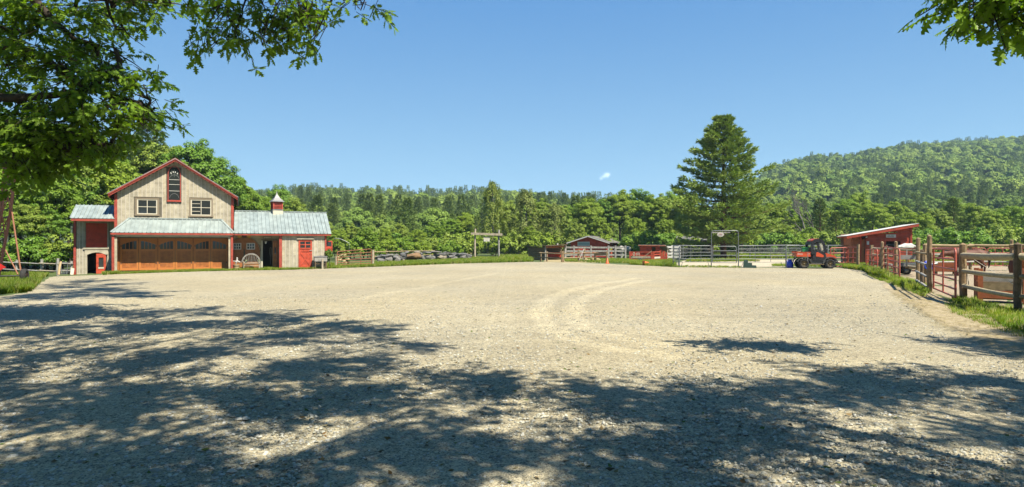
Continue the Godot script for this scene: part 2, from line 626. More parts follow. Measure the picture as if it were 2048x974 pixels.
	# stones
	var sc := [Color(0.25, 0.245, 0.235), Color(0.31, 0.295, 0.27), Color(0.20, 0.20, 0.20), Color(0.36, 0.31, 0.235)]
	for i in 4:
		relief(wear(mat("stone%d" % i, sc[i], 0.9, T.stone, Vector3.ONE * 1.4), T.blotch, 0.8), T.stone, 2.0)
	relief(mat("stone_brown", Color(0.30, 0.18, 0.085), 0.9, T.stone, Vector3.ONE * 1.0), T.stone, 2.5)
	var pb := mat("pebble", Color(1, 1, 1), 0.9)
	pb.vertex_color_use_as_albedo = true
	# animals
	mat("bay_coat", Color(0.13, 0.036, 0.012), 0.7, T.fine, Vector3.ONE * 2.0)
	mat("black_hair", Color(0.018, 0.014, 0.012), 0.55)
	mat("chestnut_coat", Color(0.36, 0.115, 0.03), 0.5, T.fine, Vector3.ONE * 2.0)
	mat("white_coat", Color(0.62, 0.58, 0.52), 0.6, T.fine, Vector3.ONE * 2.0)
	# bark and leaves
	relief(mat("bark", Color(0.085, 0.065, 0.048), 0.95, T.stone, Vector3(3, 0.8, 3)), T.stone, 3.0)
	relief(mat("bark_pine", Color(0.17, 0.085, 0.045), 0.95, T.stone, Vector3(3, 0.8, 3)), T.stone, 3.0)
	mat("bark_grey", Color(0.20, 0.185, 0.165), 0.95, T.stone, Vector3(3, 0.8, 3))
	leaf_mat("leaf", Color(0.82, 0.93, 0.9), 0.5, 0.9)
	leaf_mat("leaf_yellow", Color(1.0, 1.0, 0.95), 0.5, 0.9)
	leaf_mat("leaf_deep", Color(0.62, 0.80, 0.85), 0.45, 0.8)
	leaf_mat("leaf_grey", Color(0.86, 0.84, 1.0), 0.55, 0.7)
	leaf_mat("needle", Color(1.0, 1.0, 1.0), 0.55, 0.5)
	leaf_mat("oak_leaf", Color(0.95, 1.0, 0.9), 0.4, 1.0)
	leaf_mat("far_leaf", Color(1, 1, 1), 0.8, 0.6)
	leaf_mat("grass_blade", Color(1, 1, 1), 0.7, 0.9)


func leaf_mat(called: String, tint: Color, rough: float, through: float) -> void:
	var m := StandardMaterial3D.new()
	m.resource_name = called
	m.vertex_color_use_as_albedo = true
	m.albedo_color = (tint * 0.86).linear_to_srgb()
	m.albedo_color.a = 1.0
	m.roughness = rough
	m.metallic_specular = 0.3
	m.backlight_enabled = true
	m.backlight = Color(through * 0.95, through, through * 0.45)
	m.cull_mode = BaseMaterial3D.CULL_DISABLED
	M[called] = m


# ------------------------------------------------------------------ ground
func sheet(called: String, verts: PackedVector3Array, idx: PackedInt32Array, m: Material, cols := PackedColorArray()) -> MeshInstance3D:
	var nrm := PackedVector3Array()
	nrm.resize(verts.size())
	for i in range(0, idx.size(), 3):
		var n := (verts[idx[i + 2]] - verts[idx[i]]).cross(verts[idx[i + 1]] - verts[idx[i]])
		for k in 3:
			nrm[idx[i + k]] += n
	for i in nrm.size():
		nrm[i] = nrm[i].normalized()
	var a := []
	a.resize(Mesh.ARRAY_MAX)
	a[Mesh.ARRAY_VERTEX] = verts
	a[Mesh.ARRAY_NORMAL] = nrm
	if cols.size():
		a[Mesh.ARRAY_COLOR] = cols
	a[Mesh.ARRAY_INDEX] = idx
	var me := ArrayMesh.new()
	me.add_surface_from_arrays(Mesh.PRIMITIVE_TRIANGLES, a)
	var o := part(self, called, me, m)
	o.set_meta("kind", "structure")
	return o


func resample(poly: Array, n: int) -> PackedVector2Array:
	var out := PackedVector2Array()
	var total := 0.0
	for i in poly.size():
		total += poly[i].distance_to(poly[(i + 1) % poly.size()])
	var i := 0
	var walked := 0.0
	for k in n:
		var want := total * k / n
		while walked + poly[i].distance_to(poly[(i + 1) % poly.size()]) < want:
			walked += poly[i].distance_to(poly[(i + 1) % poly.size()])
			i += 1
		var l: float = poly[i].distance_to(poly[(i + 1) % poly.size()])
		out.append(poly[i].lerp(poly[(i + 1) % poly.size()], (want - walked) / l))
	return out


func flat2(v: Vector3) -> Vector2:
	return Vector2(v.x, v.z)


func fan_sheet(called: String, poly: Array, centre: Vector2, around: int, rings: int, lift: float, m: Material, tone: Callable, bump := 0.0) -> MeshInstance3D:
	var edge := resample(poly, around)
	for k in around:
		var d := (edge[k] - centre).normalized()
		edge[k] += d * (noise.get_noise_2d(edge[k].x * 0.9, edge[k].y * 0.9) * 0.25 + noise.get_noise_2d(edge[k].x * 3.1, edge[k].y * 3.1) * 0.06)
	var v := PackedVector3Array()
	var c := PackedColorArray()
	var idx := PackedInt32Array()
	var coloured := tone != even_tone
	for j in rings + 1:
		var t := float(j) / rings
		for k in around:
			var p := centre.lerp(edge[k], t)
			var y := gh(p.x, p.y) + lift
			if bump > 0 and t < 1.0:
				y += bump * (noise.get_noise_2d(p.x * 0.35, p.y * 0.35) + 0.5 * noise.get_noise_2d(p.x * 1.7, p.y * 1.7)) * minf(1.0, (1.0 - t) * 12.0)
			if j == rings:
				y -= 0.045  # the rim goes under what lies beside it
			v.append(Vector3(p.x, y, p.y))
			if coloured:
				c.append(tone.call(p))
	for j in rings:
		for k in around:
			var k2 := (k + 1) % around
			var a := j * around + k
			var b := j * around + k2
			if j > 0:
				idx.append_array([a, b, b + around])
			idx.append_array([a, b + around, a + around])
	# keep the faces looking up
	var q := Geometry2D.is_polygon_clockwise(edge)
	if q:
		for i in range(0, idx.size(), 3):
			var s := idx[i + 1]
			idx[i + 1] = idx[i + 2]
			idx[i + 2] = s
	var o := sheet(called, v, idx, m, c)
	var nn: PackedVector3Array = o.mesh.surface_get_arrays(0)[Mesh.ARRAY_NORMAL]
	if nn[around * 2].y < 0:
		for i in range(0, idx.size(), 3):
			var s := idx[i + 1]
			idx[i + 1] = idx[i + 2]
			idx[i + 2] = s
		remove_child(o)
		o.free()
		o = sheet(called, v, idx, m, c)
	return o


var tracks := []
var pen_corners := [[1346, 531], [1358, 533.6], [1423, 533.8], [1476.5, 534.2], [1572, 533.6], [1656, 532.6], [1702, 527], [1690, 520.5], [1600, 518.8], [1500, 518.2], [1420, 518.2], [1366, 519.8], [1348, 525]]


func near_line(p: Vector2, line: Array) -> float:
	var best := 1e9
	for i in line.size() - 1:
		best = minf(best, p.distance_squared_to(Geometry2D.get_closest_point_to_segment(p, line[i], line[i + 1])))
	return sqrt(best)


func yard_tone(p: Vector2) -> Color:
	var t := 1.0 + 0.10 * noise.get_noise_2d(p.x * 0.11, p.y * 0.11) + 0.06 * noise.get_noise_2d(p.x * 0.55 + 40, p.y * 0.8) + 0.07 * noise.get_noise_2d(p.x * 2.6, p.y * 2.6 + 9)
	# rows left by the grader, running across the yard
	t += 0.03 * noise.get_noise_2d(p.x * 0.3, p.y * 2.4 + p.x * 0.25)
	var warm := 0.5 + 0.5 * noise.get_noise_2d(p.x * 0.2 + 70, p.y * 0.2)
	for l in tracks:
		if p.x < l.lo.x or p.y < l.lo.y or p.x > l.hi.x or p.y > l.hi.y:
			continue
		var d := near_line(p, l.line)
		var w: float = l.w * (1.0 + 0.35 * noise.get_noise_2d(p.x * 1.6, p.y * 1.6))
		if d < w * 1.6:
			var s := smoothstep(w * 1.5, w * 0.6, d) * (0.75 + 0.5 * noise.get_noise_2d(p.x * 3.0, p.y * 3.0))
			t += l.s * s
		elif d < w * 2.2:
			t -= 0.4 * l.s * (0.5 + 0.5 * noise.get_noise_2d(p.x * 4.0, p.y * 4.0))
	t *= 0.68
	return Color(t * lerpf(1.0, 1.04, warm), t, t * lerpf(1.03, 0.93, warm))


func add_track(pts: Array, w: float, s: float) -> void:
	var c := Curve2D.new()
	for i in pts.size():
		var p := flat2(gp(pts[i][0], pts[i][1]))
		var a := flat2(gp(pts[maxi(i - 1, 0)][0], pts[maxi(i - 1, 0)][1]))
		var b := flat2(gp(pts[mini(i + 1, pts.size() - 1)][0], pts[mini(i + 1, pts.size() - 1)][1]))
		c.add_point(p, (a - b) / 6.0, (b - a) / 6.0)
	var line: Array = Array(c.tessellate(3, 3))
	var lo: Vector2 = line[0]
	var hi := lo
	for p in line:
		lo = lo.min(p)
		hi = hi.max(p)
	tracks.append({"line": line, "w": w, "s": s, "lo": lo - Vector2.ONE, "hi": hi + Vector2.ONE})


func build_ground() -> void:
	# the ground sheet: fine where the yard is, then on to the horizon
	var xs := []
	var zs := []
	var x := -84.0
	while x <= 92.0:
		xs.append(x)
		x += 1.0 if x > -40 and x < -14 else 2.0
	var z := 24.0
	while z >= -132.0:
		zs.append(z)
		z -= 1.0 if z < -24 and z > -46 else 2.0
	xs = [-2500.0, -600.0, -200.0] + xs + [200.0, 600.0, 2500.0]
	zs = [2500.0, 500.0, 100.0] + zs + [-300.0, -900.0, -2500.0]
	var v := PackedVector3Array()
	var idx := PackedInt32Array()
	for j in zs.size():
		for i in xs.size():
			v.append(Vector3(xs[i], gh(xs[i], zs[j]) - 0.02, zs[j]))
	for j in zs.size() - 1:
		for i in xs.size() - 1:
			var a: int = j * xs.size() + i
			var b: int = a + xs.size()
			idx.append_array([a, b + 1, a + 1, a, b, b + 1])
	var o := sheet("ground", v, idx, M.turf)
	tag(o, "", "", "", "structure")
	# tyre tracks in the gravel
	add_track([[1275, 556], [1180, 571], [1112, 590], [1084, 615], [1086, 640], [1122, 667], [1200, 694], [1330, 712]], 0.22, 0.25)
	add_track([[1300, 560], [1215, 577], [1168, 597], [1146, 619], [1154, 643], [1200, 666], [1300, 685], [1420, 690]], 0.22, 0.24)
	add_track([[1000, 545], [920, 560], [850, 574], [760, 590], [700, 600]], 0.22, 0.14)
	add_track([[1300, 590], [1480, 600], [1760, 590]], 0.25, -0.07)
	add_track([[1300, 625], [1500, 634], [1800, 628]], 0.2, -0.07)
	add_track([[1350, 575], [1560, 578], [1720, 572]], 0.25, -0.06)
	add_track([[620, 625], [840, 610], [1050, 612]], 0.22, 0.06)
	for i in 9:
		# older, fainter passes crossing the yard
		var y0 := 548.0 + 14.0 * i
		add_track([[300 + 120 * (i % 3), y0 + 6 * (i % 2)], [800 + 60 * (i % 4), y0 - 6.0], [1250, y0 + 4.0 * (i % 3)], [1680 - 30 * (i % 3), y0 - 4.0 + 5.0 * (i % 2)]], 0.16 + 0.03 * (i % 3), -0.05 if i % 3 == 0 else 0.045)
	add_track([[1500, 545], [1380, 570], [1340, 610], [1400, 660], [1560, 690]], 0.18, 0.06)
	add_track([[700, 548], [560, 566], [430, 600], [350, 660], [320, 760]], 0.19, 0.07)
	add_track([[230, 640], [300, 720], [330, 820], [350, 960]], 0.2, -0.14)
	add_track([[60, 620], [40, 700], [10, 860]], 0.22, -0.10)
	# the gravel yard
	var edge := []
	for p in [[-40, 600], [0, 592], [45, 587], [75, 570], [98, 553], [118, 549], [150, 549], [235, 546], [330, 544], [460, 541], [560, 540], [650, 537], [740, 534], [830, 530], [920, 527], [1000, 525], [1060, 523.5], [1130, 524.5], [1215, 527.5], [1290, 531], [1350, 534.2], [1480, 534.9], [1590, 534.6], [1680, 535.5], [1700, 538], [1724, 541], [1740, 549], [1775, 565], [1812, 583], [1838, 592], [1862, 610], [1905, 634], [1975, 660], [2048, 700], [2120, 745]]:
		edge.append(flat2(gp(p[0], p[1])))
	edge += [Vector2(7.2, -3.0), Vector2(7.6, 8.0), Vector2(0, 12.0), Vector2(-14.0, 10.0), Vector2(-15.5, -6.0)]
	fan_sheet("gravel_yard", edge, Vector2(0, -11), 760, 150, 0.0, M.gravel, yard_tone, 0.016)
	# dirt paddock on the right, beyond the rail fence
	var pad := []
	pad = [Vector2(46, -44), Vector2(42, -18), Vector2(26, -7), Vector2(13.6, -9.5)]
	for p in [[2040, 640], [1930, 606], [1862, 588], [1830, 568], [1795, 552], [1800, 541], [1850, 533], [1960, 530], [2100, 528], [2300, 530]]:
		pad.append(flat2(gp(p[0], p[1])))
	fan_sheet("dirt_paddock", pad, Vector2(26, -29), 240, 30, -0.008, M.dirt, even_tone, 0.02)
	# worn, straw-strewn verge between the gravel and the log fence
	var verge := []
	for p in [[1760, 556], [1800, 566], [1850, 582], [1912, 606], [1990, 636], [2075, 672], [2110, 745], [1950, 684], [1880, 652], [1836, 622], [1795, 596], [1762, 574]]:
		verge.append(flat2(gp(p[0], p[1])))
	fan_sheet("straw_verge", verge, Vector2(12.4, -17.6), 150, 14, 0.022, M.straw_verge, even_tone)
	# sand of the riding pen
	var ring := []
	for p in pen_corners:
		ring.append(flat2(gp(p[0], p[1])))
	fan_sheet("sand_ring", ring, Vector2(19.5, -52.0), 160, 14, -0.006, M.sand, even_tone, 0.01)
	# straw on the ground of the small rail pen
	var straw := []
	for p in [[1082, 524], [1130, 525.5], [1215, 524.5], [1218, 519], [1130, 518.5], [1086, 519]]:
		straw.append(flat2(gp(p[0], p[1])))
	fan_sheet("straw_ground", straw, Vector2(5.6, -56.5), 60, 6, 0.006, M.straw, even_tone)


# ------------------------------------------------------------------ hills
var ridge_left := [[-1500, 395, 430], [-700, 350, 430], [-200, 335, 430], [200, 350, 420], [480, 384, 420], [560, 384, 415], [600, 377, 410], [650, 374, 410], [710, 380, 420], [760, 382, 430], [900, 384, 440], [1000, 385, 440], [1080, 390, 430], [1140, 396, 420], [1230, 408, 400], [1330, 424, 380], [1450, 440, 360]]
var ridge_right := [[1300, 452, 420], [1400, 425, 460], [1470, 390, 500], [1515, 362, 540], [1550, 338, 560], [1590, 324, 580], [1640, 312, 600], [1690, 315, 620], [1730, 305, 640], [1800, 297, 650], [1900, 288, 660], [2050, 277, 670], [2250, 262, 680], [2700, 262, 700], [3600, 300, 700]]


func ridge_at(ridge: Array, a: float) -> Vector2:
	# (distance, height) of a ridge in the direction that has the photograph's column a
	for i in ridge.size() - 1:
		if a <= ridge[i + 1][0]:
			var t: float = clampf((a - ridge[i][0]) / (ridge[i + 1][0] - ridge[i][0]), 0, 1)
			var py: float = lerpf(ridge[i][1], ridge[i + 1][1], t)
			var d: float = lerpf(ridge[i][2], ridge[i + 1][2], t)
			return Vector2(d, EYE + (487.0 - py) / F * d)
	var l: Array = ridge[-1]
	return Vector2(l[2], EYE + (487.0 - l[1]) / F * l[2])


func hill_height(ridge: Array, start: float, x: float, z: float) -> float:
	var r := ridge_at(ridge, 1024.0 + F * x / maxf(-z, 1.0))
	var crest := r.y - 8.0
	var t := clampf((-z - start) / (r.x - start), 0.0, 1.6)
	var h := crest * (smoothstep(0, 1, t) * 0.55 + t * 0.45) if t <= 1.0 else crest * maxf(0.0, 1.0 - (t - 1.0) * 1.1)
	return -0.6 + h + (noise.get_noise_2d(x * 0.012, z * 0.012) * 3.0 * minf(1.0, t * 2.0) if t < 1 else 0.0)


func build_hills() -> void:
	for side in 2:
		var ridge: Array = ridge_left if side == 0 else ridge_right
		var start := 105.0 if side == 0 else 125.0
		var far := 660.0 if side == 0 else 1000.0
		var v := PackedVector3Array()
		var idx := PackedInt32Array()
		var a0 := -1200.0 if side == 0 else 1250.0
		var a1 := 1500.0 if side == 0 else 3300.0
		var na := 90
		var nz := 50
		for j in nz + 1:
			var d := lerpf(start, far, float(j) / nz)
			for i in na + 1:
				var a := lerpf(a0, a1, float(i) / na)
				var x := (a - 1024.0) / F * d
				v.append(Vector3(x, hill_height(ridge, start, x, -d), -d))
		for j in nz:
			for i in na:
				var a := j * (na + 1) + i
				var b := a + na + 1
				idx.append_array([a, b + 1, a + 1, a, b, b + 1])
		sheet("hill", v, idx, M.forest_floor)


func even_tone(_p: Vector2) -> Color:
	return Color.WHITE


# ------------------------------------------------------------------ barn
func siding(i: int) -> Material:
	return M["siding%d" % (absi(i * 7 + i / 3) % 4)]


func board_wall(parent: Node, x0: float, x1: float, y0: float, top: Callable, z: float, w: float, skip := []) -> void:
	# vertical boards with a batten over each joint, against the plane z
	var n := int(round((x1 - x0) / w))
	w = (x1 - x0) / n
	for i in n:
		var xc := x0 + (i + 0.5) * w
		var yt: float = top.call(xc)
		var spans := [[y0, yt]]
		for s in skip:
			if xc > s[0] and xc < s[1]:
				var cut := []
				for q in spans:
					if s[3] <= q[0] or s[2] >= q[1]:
						cut.append(q)
						continue
					if s[2] > q[0]:
						cut.append([q[0], s[2]])
					if s[3] < q[1]:
						cut.append([s[3], q[1]])
				spans = cut
		for q in spans:
			if q[1] - q[0] > 0.03:
				var lift := rng.randf_range(0.0, 0.006)
				bx(parent, "board", siding(i + int(x0 * 10)), Vector3(xc, (q[0] + q[1]) * 0.5, z + 0.012 + lift), Vector3(w - 0.008, q[1] - q[0], 0.026))
				if i > 0 and (q[1] - q[0]) > 0.4:
					bx(parent, "batten", M.batten, Vector3(xc - w * 0.5, (q[0] + minf(q[1], top.call(xc - w * 0.5))) * 0.5, z + 0.036), Vector3(0.042, minf(q[1], top.call(xc - w * 0.5)) - q[0] - 0.004, 0.02))


func window_grid(parent: Node, x0: float, x1: float, y0: float, y1: float, z: float, cols: int, rows: int, frame: Material, trim: Material, w := 0.06) -> Node3D:
	var n := hold(parent, "window")
	if trim:
		var e := 0.09
		bx(n, "casing", trim, Vector3((x0 + x1) / 2, y1 + e / 2, z + 0.03), Vector3(x1 - x0 + 2 * e, e, 0.06))
		bx(n, "sill", trim, Vector3((x0 + x1) / 2, y0 - e / 2, z + 0.045), Vector3(x1 - x0 + 2 * e + 0.06, e, 0.10))
		bx(n, "casing", trim, Vector3(x0 - e / 2, (y0 + y1) / 2, z + 0.028), Vector3(e, y1 - y0 - 0.004, 0.056))
		bx(n, "casing", trim, Vector3(x1 + e / 2, (y0 + y1) / 2, z + 0.028), Vector3(e, y1 - y0 - 0.004, 0.056))
	bx(n, "frame", frame, Vector3(x0 + w / 2, (y0 + y1) / 2, z + 0.022), Vector3(w, y1 - y0 - 0.004, 0.04))
	bx(n, "frame", frame, Vector3(x1 - w / 2, (y0 + y1) / 2, z + 0.022), Vector3(w, y1 - y0 - 0.004, 0.04))
	bx(n, "frame", frame, Vector3((x0 + x1) / 2, y0 + w / 2, z + 0.02), Vector3(x1 - x0 - 2 * w - 0.002, w, 0.036))
	bx(n, "frame", frame, Vector3((x0 + x1) / 2, y1 - w / 2, z + 0.02), Vector3(x1 - x0 - 2 * w - 0.002, w, 0.036))
	var iw := (x1 - x0 - 2 * w) / cols
	var ih := (y1 - y0 - 2 * w) / rows
	for i in cols:
		for j in rows:
			bx(n, "pane", M.window_glass, Vector3(x0 + w + (i + 0.5) * iw, y0 + w + (j + 0.5) * ih, z + 0.012), Vector3(iw - 0.012, ih - 0.012, 0.008), Basis.from_euler(Vector3(rng.randf_range(-0.012, 0.012), rng.randf_range(-0.012, 0.012), 0)))
	for i in range(1, cols):
		bx(n, "muntin", frame, Vector3(x0 + w + i * iw, (y0 + y1) / 2, z + 0.018), Vector3(0.035, y1 - y0 - 2 * w - 0.002, 0.03))
	for j in range(1, rows):
		bx(n, "muntin", frame, Vector3((x0 + x1) / 2, y0 + w + j * ih, z + 0.017), Vector3(x1 - x0 - 2 * w - 0.002, 0.035, 0.026))
	return n


func roof_panels(parent: Node, eave_a: Vector3, eave_b: Vector3, up: Vector3, w: float, cut: Callable, m := ["roof_metal", "roof_metal_dark"]) -> void:
	# standing-seam sheets side by side from eave_a to eave_b; up runs from the eave to the ridge; cut(x) in 0..1 says how far up the sheet goes
	var d := eave_b - eave_a
	var n := int(round(d.length() / w))
	var nrm := up.cross(d).normalized()
	if nrm.y < 0:
		nrm = -nrm
	for i in n:
		var t0 := float(i) / n
		var t1 := float(i + 1) / n
		var a := eave_a + d * t0
		var b := eave_a + d * t1
		var ca: float = cut.call(t0)
		var cb: float = cut.call(t1)
		if maxf(ca, cb) < 0.02:
			continue
		var top := [a, b, b + up * cb, a + up * ca]
		var st := SurfaceTool.new()
		st.begin(Mesh.PRIMITIVE_TRIANGLES)
		st.set_smooth_group(-1)
		prism(st, top, nrm, 0.022)
		# the raised seam
		var s := d.normalized() * 0.016
		if ca > 0.03:
			prism(st, [a - s + nrm * 0.045, a + s + nrm * 0.045, a + s + up * (ca - 0.01) + nrm * 0.045, a - s + up * (ca - 0.01) + nrm * 0.045], nrm, 0.044)
		st.generate_normals()
		part(parent, "panel", st.commit(), M[m[0 if (i * 5) % 7 < 4 else 1]])


func prism(st: SurfaceTool, q: Array, nrm: Vector3, thick: float) -> void:
	# a slab under the quad q
	var low := []
	for p in q:
		low.append(p - nrm * thick)
	var facing: bool = (q[1] - q[0]).cross(q[2] - q[0]).dot(nrm) < 0
	if facing:
		quad(st, q[0], q[1], q[2], q[3])
		quad(st, low[0], low[3], low[2], low[1])
	else:
		quad(st, q[0], q[3], q[2], q[1])
		quad(st, low[0], low[1], low[2], low[3])
	for i in 4:
		var k := (i + 1) % 4
		if facing:
			quad(st, q[i], low[i], low[k], q[k])
		else:
			quad(st, q[i], q[k], low[k], low[i])


func arc_points(c: Vector2, r: Vector2, a0: float, a1: float, n: int) -> Array:
	var out := []
	for i in n + 1:
		var a := deg_to_rad(lerpf(a0, a1, float(i) / n))
		out.append(c + Vector2(cos(a) * r.x, sin(a) * r.y))
	return out


func build_barn() -> void:
	var barn := thing("barn", "grey board barn with red trim, arched gable window and brown garage doors", "barn", Vector3(-21, 0, -38), 24.0)
	# --- main block
	var xl := -3.12
	var xr := 3.26
	var mid := 0.05
	var ridge_y := 6.80
	var slope := 0.655
	var roof_y := func(x: float) -> float: return ridge_y - absf(x - mid) * slope
	var wall := part(barn, "main_wall", extrude(PackedVector2Array([Vector2(xl, -0.5), Vector2(xr, -0.5), Vector2(xr, roof_y.call(xr) - 0.02), Vector2(mid, ridge_y - 0.02), Vector2(xl, roof_y.call(xl) - 0.02)]), -9.0, 0.0), M.barn_frame)
	var skip := [[-2.2, -0.78, 3.28, 4.5], [0.72, 2.2, 3.28, 4.55], [-0.4, 0.34, 4.2, 6.4]]
	board_wall(wall, xl + 0.07, xr - 0.07, 2.2, func(x): return roof_y.call(x) - 0.04, 0.0, 0.212, skip)
	for e in [xl, xr]:
		bx(barn, "corner_board", M.red_trim, Vector3(e, 2.15, 0.03), Vector3(0.15, 4.9, 0.09))
	# --- main roof with red rakes
	var roof := hold(barn, "roof")
	for s in [-1, 1]:
		var ex: float = (xl - 0.34) if s < 0 else (xr + 0.30)
		var ey: float = roof_y.call(ex)
		var ridge := Vector3(mid, ridge_y + 0.03, 0)
		var eave := Vector3(ex, ey + 0.03, 0)
		var up := (ridge - eave)
		var n := Vector3(-up.y * -s, absf(up.x), 0).normalized()
		n = Vector3(s * slope, 1, 0).normalized()
		var st := SurfaceTool.new()
		st.begin(Mesh.PRIMITIVE_TRIANGLES)
		st.set_smooth_group(-1)
		var q := [eave + n * 0.12 + Vector3(0, 0, 0.42), ridge + n * 0.12 + Vector3(-s * 0.09, 0.0, 0.42), ridge + n * 0.12 + Vector3(-s * 0.09, 0.0, -9.3), eave + n * 0.12 + Vector3(0, 0, -9.3)]
		prism(st, q, n, 0.03)
		st.generate_normals()
		part(roof, "metal_sheet", st.commit(), M.roof_metal_dark)
		# two stepped rake boards
		var a := Vector3(ex - s * 0.0, ey, 0)
		for k in 2:
			var lift := 0.045 - k * 0.10
			var st2 := SurfaceTool.new()
			st2.begin(Mesh.PRIMITIVE_TRIANGLES)
			st2.set_smooth_group(-1)
			var zz := 0.41 - k * 0.04
			var wd := 0.105 if k == 0 else 0.09
			var p0 := a + Vector3(0, lift, zz)
			var p1 := Vector3(mid, ridge_y + lift, zz)
			prism(st2, [p0, p1, p1 + Vector3(0, wd, 0), p0 + Vector3(0, wd, 0)], Vector3(0, 0, 1), 0.06)
			st2.generate_normals()
			part(roof, "rake_board", st2.commit(), M.red_trim)
		# boards under the overhang
		var st3 := SurfaceTool.new()
		st3.begin(Mesh.PRIMITIVE_TRIANGLES)
		st3.set_smooth_group(-1)
		prism(st3, [eave + n * 0.085 + Vector3(0, 0, 0.34), ridge + n * 0.085 + Vector3(-s * 0.055, 0, 0.34), ridge + n * 0.085 + Vector3(-s * 0.055, 0, -9.2), eave + n * 0.085 + Vector3(0, 0, -9.2)], n, 0.05)
		st3.generate_normals()
		part(roof, "soffit", st3.commit(), M.barn_frame)
		beam(roof, "eave_board", M.red_trim, Vector3(ex - s * 0.02, ey - 0.02, 0.2), Vector3(ex - s * 0.02, ey - 0.02, -9.2), 0.04, 0.2)
	# --- gable windows
	window_grid(barn, -2.02, -0.95, 3.44, 4.36, 0.0, 2, 2, M.cream_paint, M.window_trim)
	var w2 := window_grid(barn, 0.88, 2.04, 3.42, 4.42, 0.0, 2, 2, M.cream_paint, M.window_trim)
	bx(w2, "muntin", M.cream_paint, Vector3(1.17, 3.68, 0.02), Vector3(0.46, 0.03, 0.03))
	bx(w2, "muntin", M.cream_paint, Vector3(1.17, 4.16, 0.02), Vector3(0.46, 0.025, 0.03))
	# --- pointed round-headed window with red surround
	var aw := hold(barn, "arched_window", Vector3(-0.03, 0, 0))
	var hw := 0.36
	var sy := 4.30
	var spring := 5.92
	var outer := [Vector2(-hw, sy)] + [Vector2(hw, sy)] + arc_points(Vector2(0, spring), Vector2(hw, 0.56), 0, 180, 14)
	var inner := [Vector2(-hw + 0.045, sy + 0.05)] + [Vector2(hw - 0.045, sy + 0.05)] + arc_points(Vector2(0, spring), Vector2(hw - 0.045, 0.515), 0, 180, 14)
	var ring := PackedVector2Array(outer + [outer[0]] + [inner[0]])
	for i in range(inner.size() - 1, -1, -1):
		ring.append(inner[i])
	part(aw, "surround", ring_mesh(outer, inner, 0.0, 0.075), M.red_trim)
	part(aw, "pane", extrude(PackedVector2Array(inner), 0.0, 0.018), M.window_glass)
	bx(aw, "sill", M.red_trim, Vector3(0, sy - 0.02, 0.06), Vector3(0.80, 0.07, 0.13))
	for y in [4.92, 5.32, 5.62]:
		bx(aw, "muntin", M.white_paint, Vector3(0, y, 0.024), Vector3(hw * 2 - 0.14, 0.022, 0.012))
	for x in [-0.16, 0.0, 0.16]:
		bx(aw, "muntin", M.print_dark, Vector3(x, 6.03, 0.024), Vector3(0.022, 0.5 - absf(x) * 0.7, 0.013))
	# leaded curve and star of the window
	part(aw, "lead_line", tube(v3(arc_points(Vector2(0, 5.62), Vector2(0.28, 0.30), 10, 170, 12), 0.022), 0.009, 5), M.lead)
	part(aw, "lead_line", tube(v3(arc_points(Vector2(0, 4.42), Vector2(0.26, 0.34), 10, 170, 12), 0.022), 0.009, 5), M.lead)
	for k in 4:
		bx(aw, "ornament", M.white_paint, Vector3(-0.18 + 0.12 * k, 6.02 + (0.08 if k in [1, 2] else 0.0), 0.03), Vector3(0.04, 0.10, 0.008), Basis(Vector3.BACK, 0.5 - 0.33 * k))
	# --- porch over the garage doors
	var porch := hold(barn, "porch")
	var pz := 1.0
	for e in [xl + 0.02, xr - 0.02]:
		bx(porch, "post", M.red_trim, Vector3(e, 0.86, pz), Vector3(0.13, 2.75, 0.13))
		bx(porch, "side_wall", M.siding1, Vector3(e - signf(e) * 0.03, 0.9, pz * 0.5 - 0.02), Vector3(0.06, 2.6, pz - 0.1))
		bx(porch, "inner_trim", M.siding3, Vector3(e - signf(e) * 0.13, 0.86, pz - 0.03), Vector3(0.13, 2.7, 0.06))
	bx(porch, "header", M.siding1, Vector3((xl + xr) / 2, 2.10, pz - 0.05), Vector3(xr - xl - 0.16, 0.14, 0.1))
	bx(porch, "ceiling", M.siding2, Vector3((xl + xr) / 2, 2.22, 0.52), Vector3(xr - xl - 0.1, 0.04, 1.0))
	bx(porch, "eave_board", M.red_trim, Vector3((xl + xr) / 2, 2.235, pz + 0.13), Vector3(xr - xl + 0.18, 0.13, 0.05))
	bx(porch, "gutter_line", M.cream_paint, Vector3((xl + xr) / 2, 2.145, pz + 0.075), Vector3(xr - xl + 0.02, 0.045, 0.05))
	var proof := hold(barn, "porch_roof")
	var ea := Vector3(xl - 0.08, 2.30, pz + 0.17)
	var eb := Vector3(xr + 0.12, 2.30, pz + 0.17)
	var pup := Vector3(0, 3.17 - 2.30, 0.02 - (pz + 0.17))
	var hip := 0.118
	roof_panels(proof, ea, eb, pup, 0.228, func(t: float) -> float: return clampf(minf(t, 1.0 - t) / hip, 0.0, 1.0))
	# hip ends and caps
	for s in [0, 1]:
		var low: Vector3 = ea if s == 0 else eb
		var inx: float = (eb.x - ea.x) * hip * (1 if s == 0 else -1)
		var top := low + pup + Vector3(inx, 0, 0)
		var back := Vector3(low.x, low.y, 0.02)
		var st4 := SurfaceTool.new()
		st4.begin(Mesh.PRIMITIVE_TRIANGLES)
		st4.set_smooth_group(-1)
		if s == 0:
			tri(st4, low, back, top)
		else:
			tri(st4, low, top, back)
		st4.generate_normals()
		part(proof, "hip_end", st4.commit(), M.roof_metal_dark)
		beam(proof, "hip_cap", M.roof_metal, low + Vector3(0, 0.02, 0), top + Vector3(0, 0.02, 0.02), 0.11, 0.035, Vector3(0, 1, 0.6))
	bx(proof, "top_flashing", M.roof_metal, Vector3((ea.x + eb.x) / 2, 3.19, 0.06), Vector3((eb.x - ea.x) * (1 - 2 * hip) + 0.12, 0.07, 0.10))
	# --- six garage door leaves
	var gx := [-2.90, -1.93, -0.95, -0.90, 0.02, 0.98, 1.06, 2.0, 2.98]
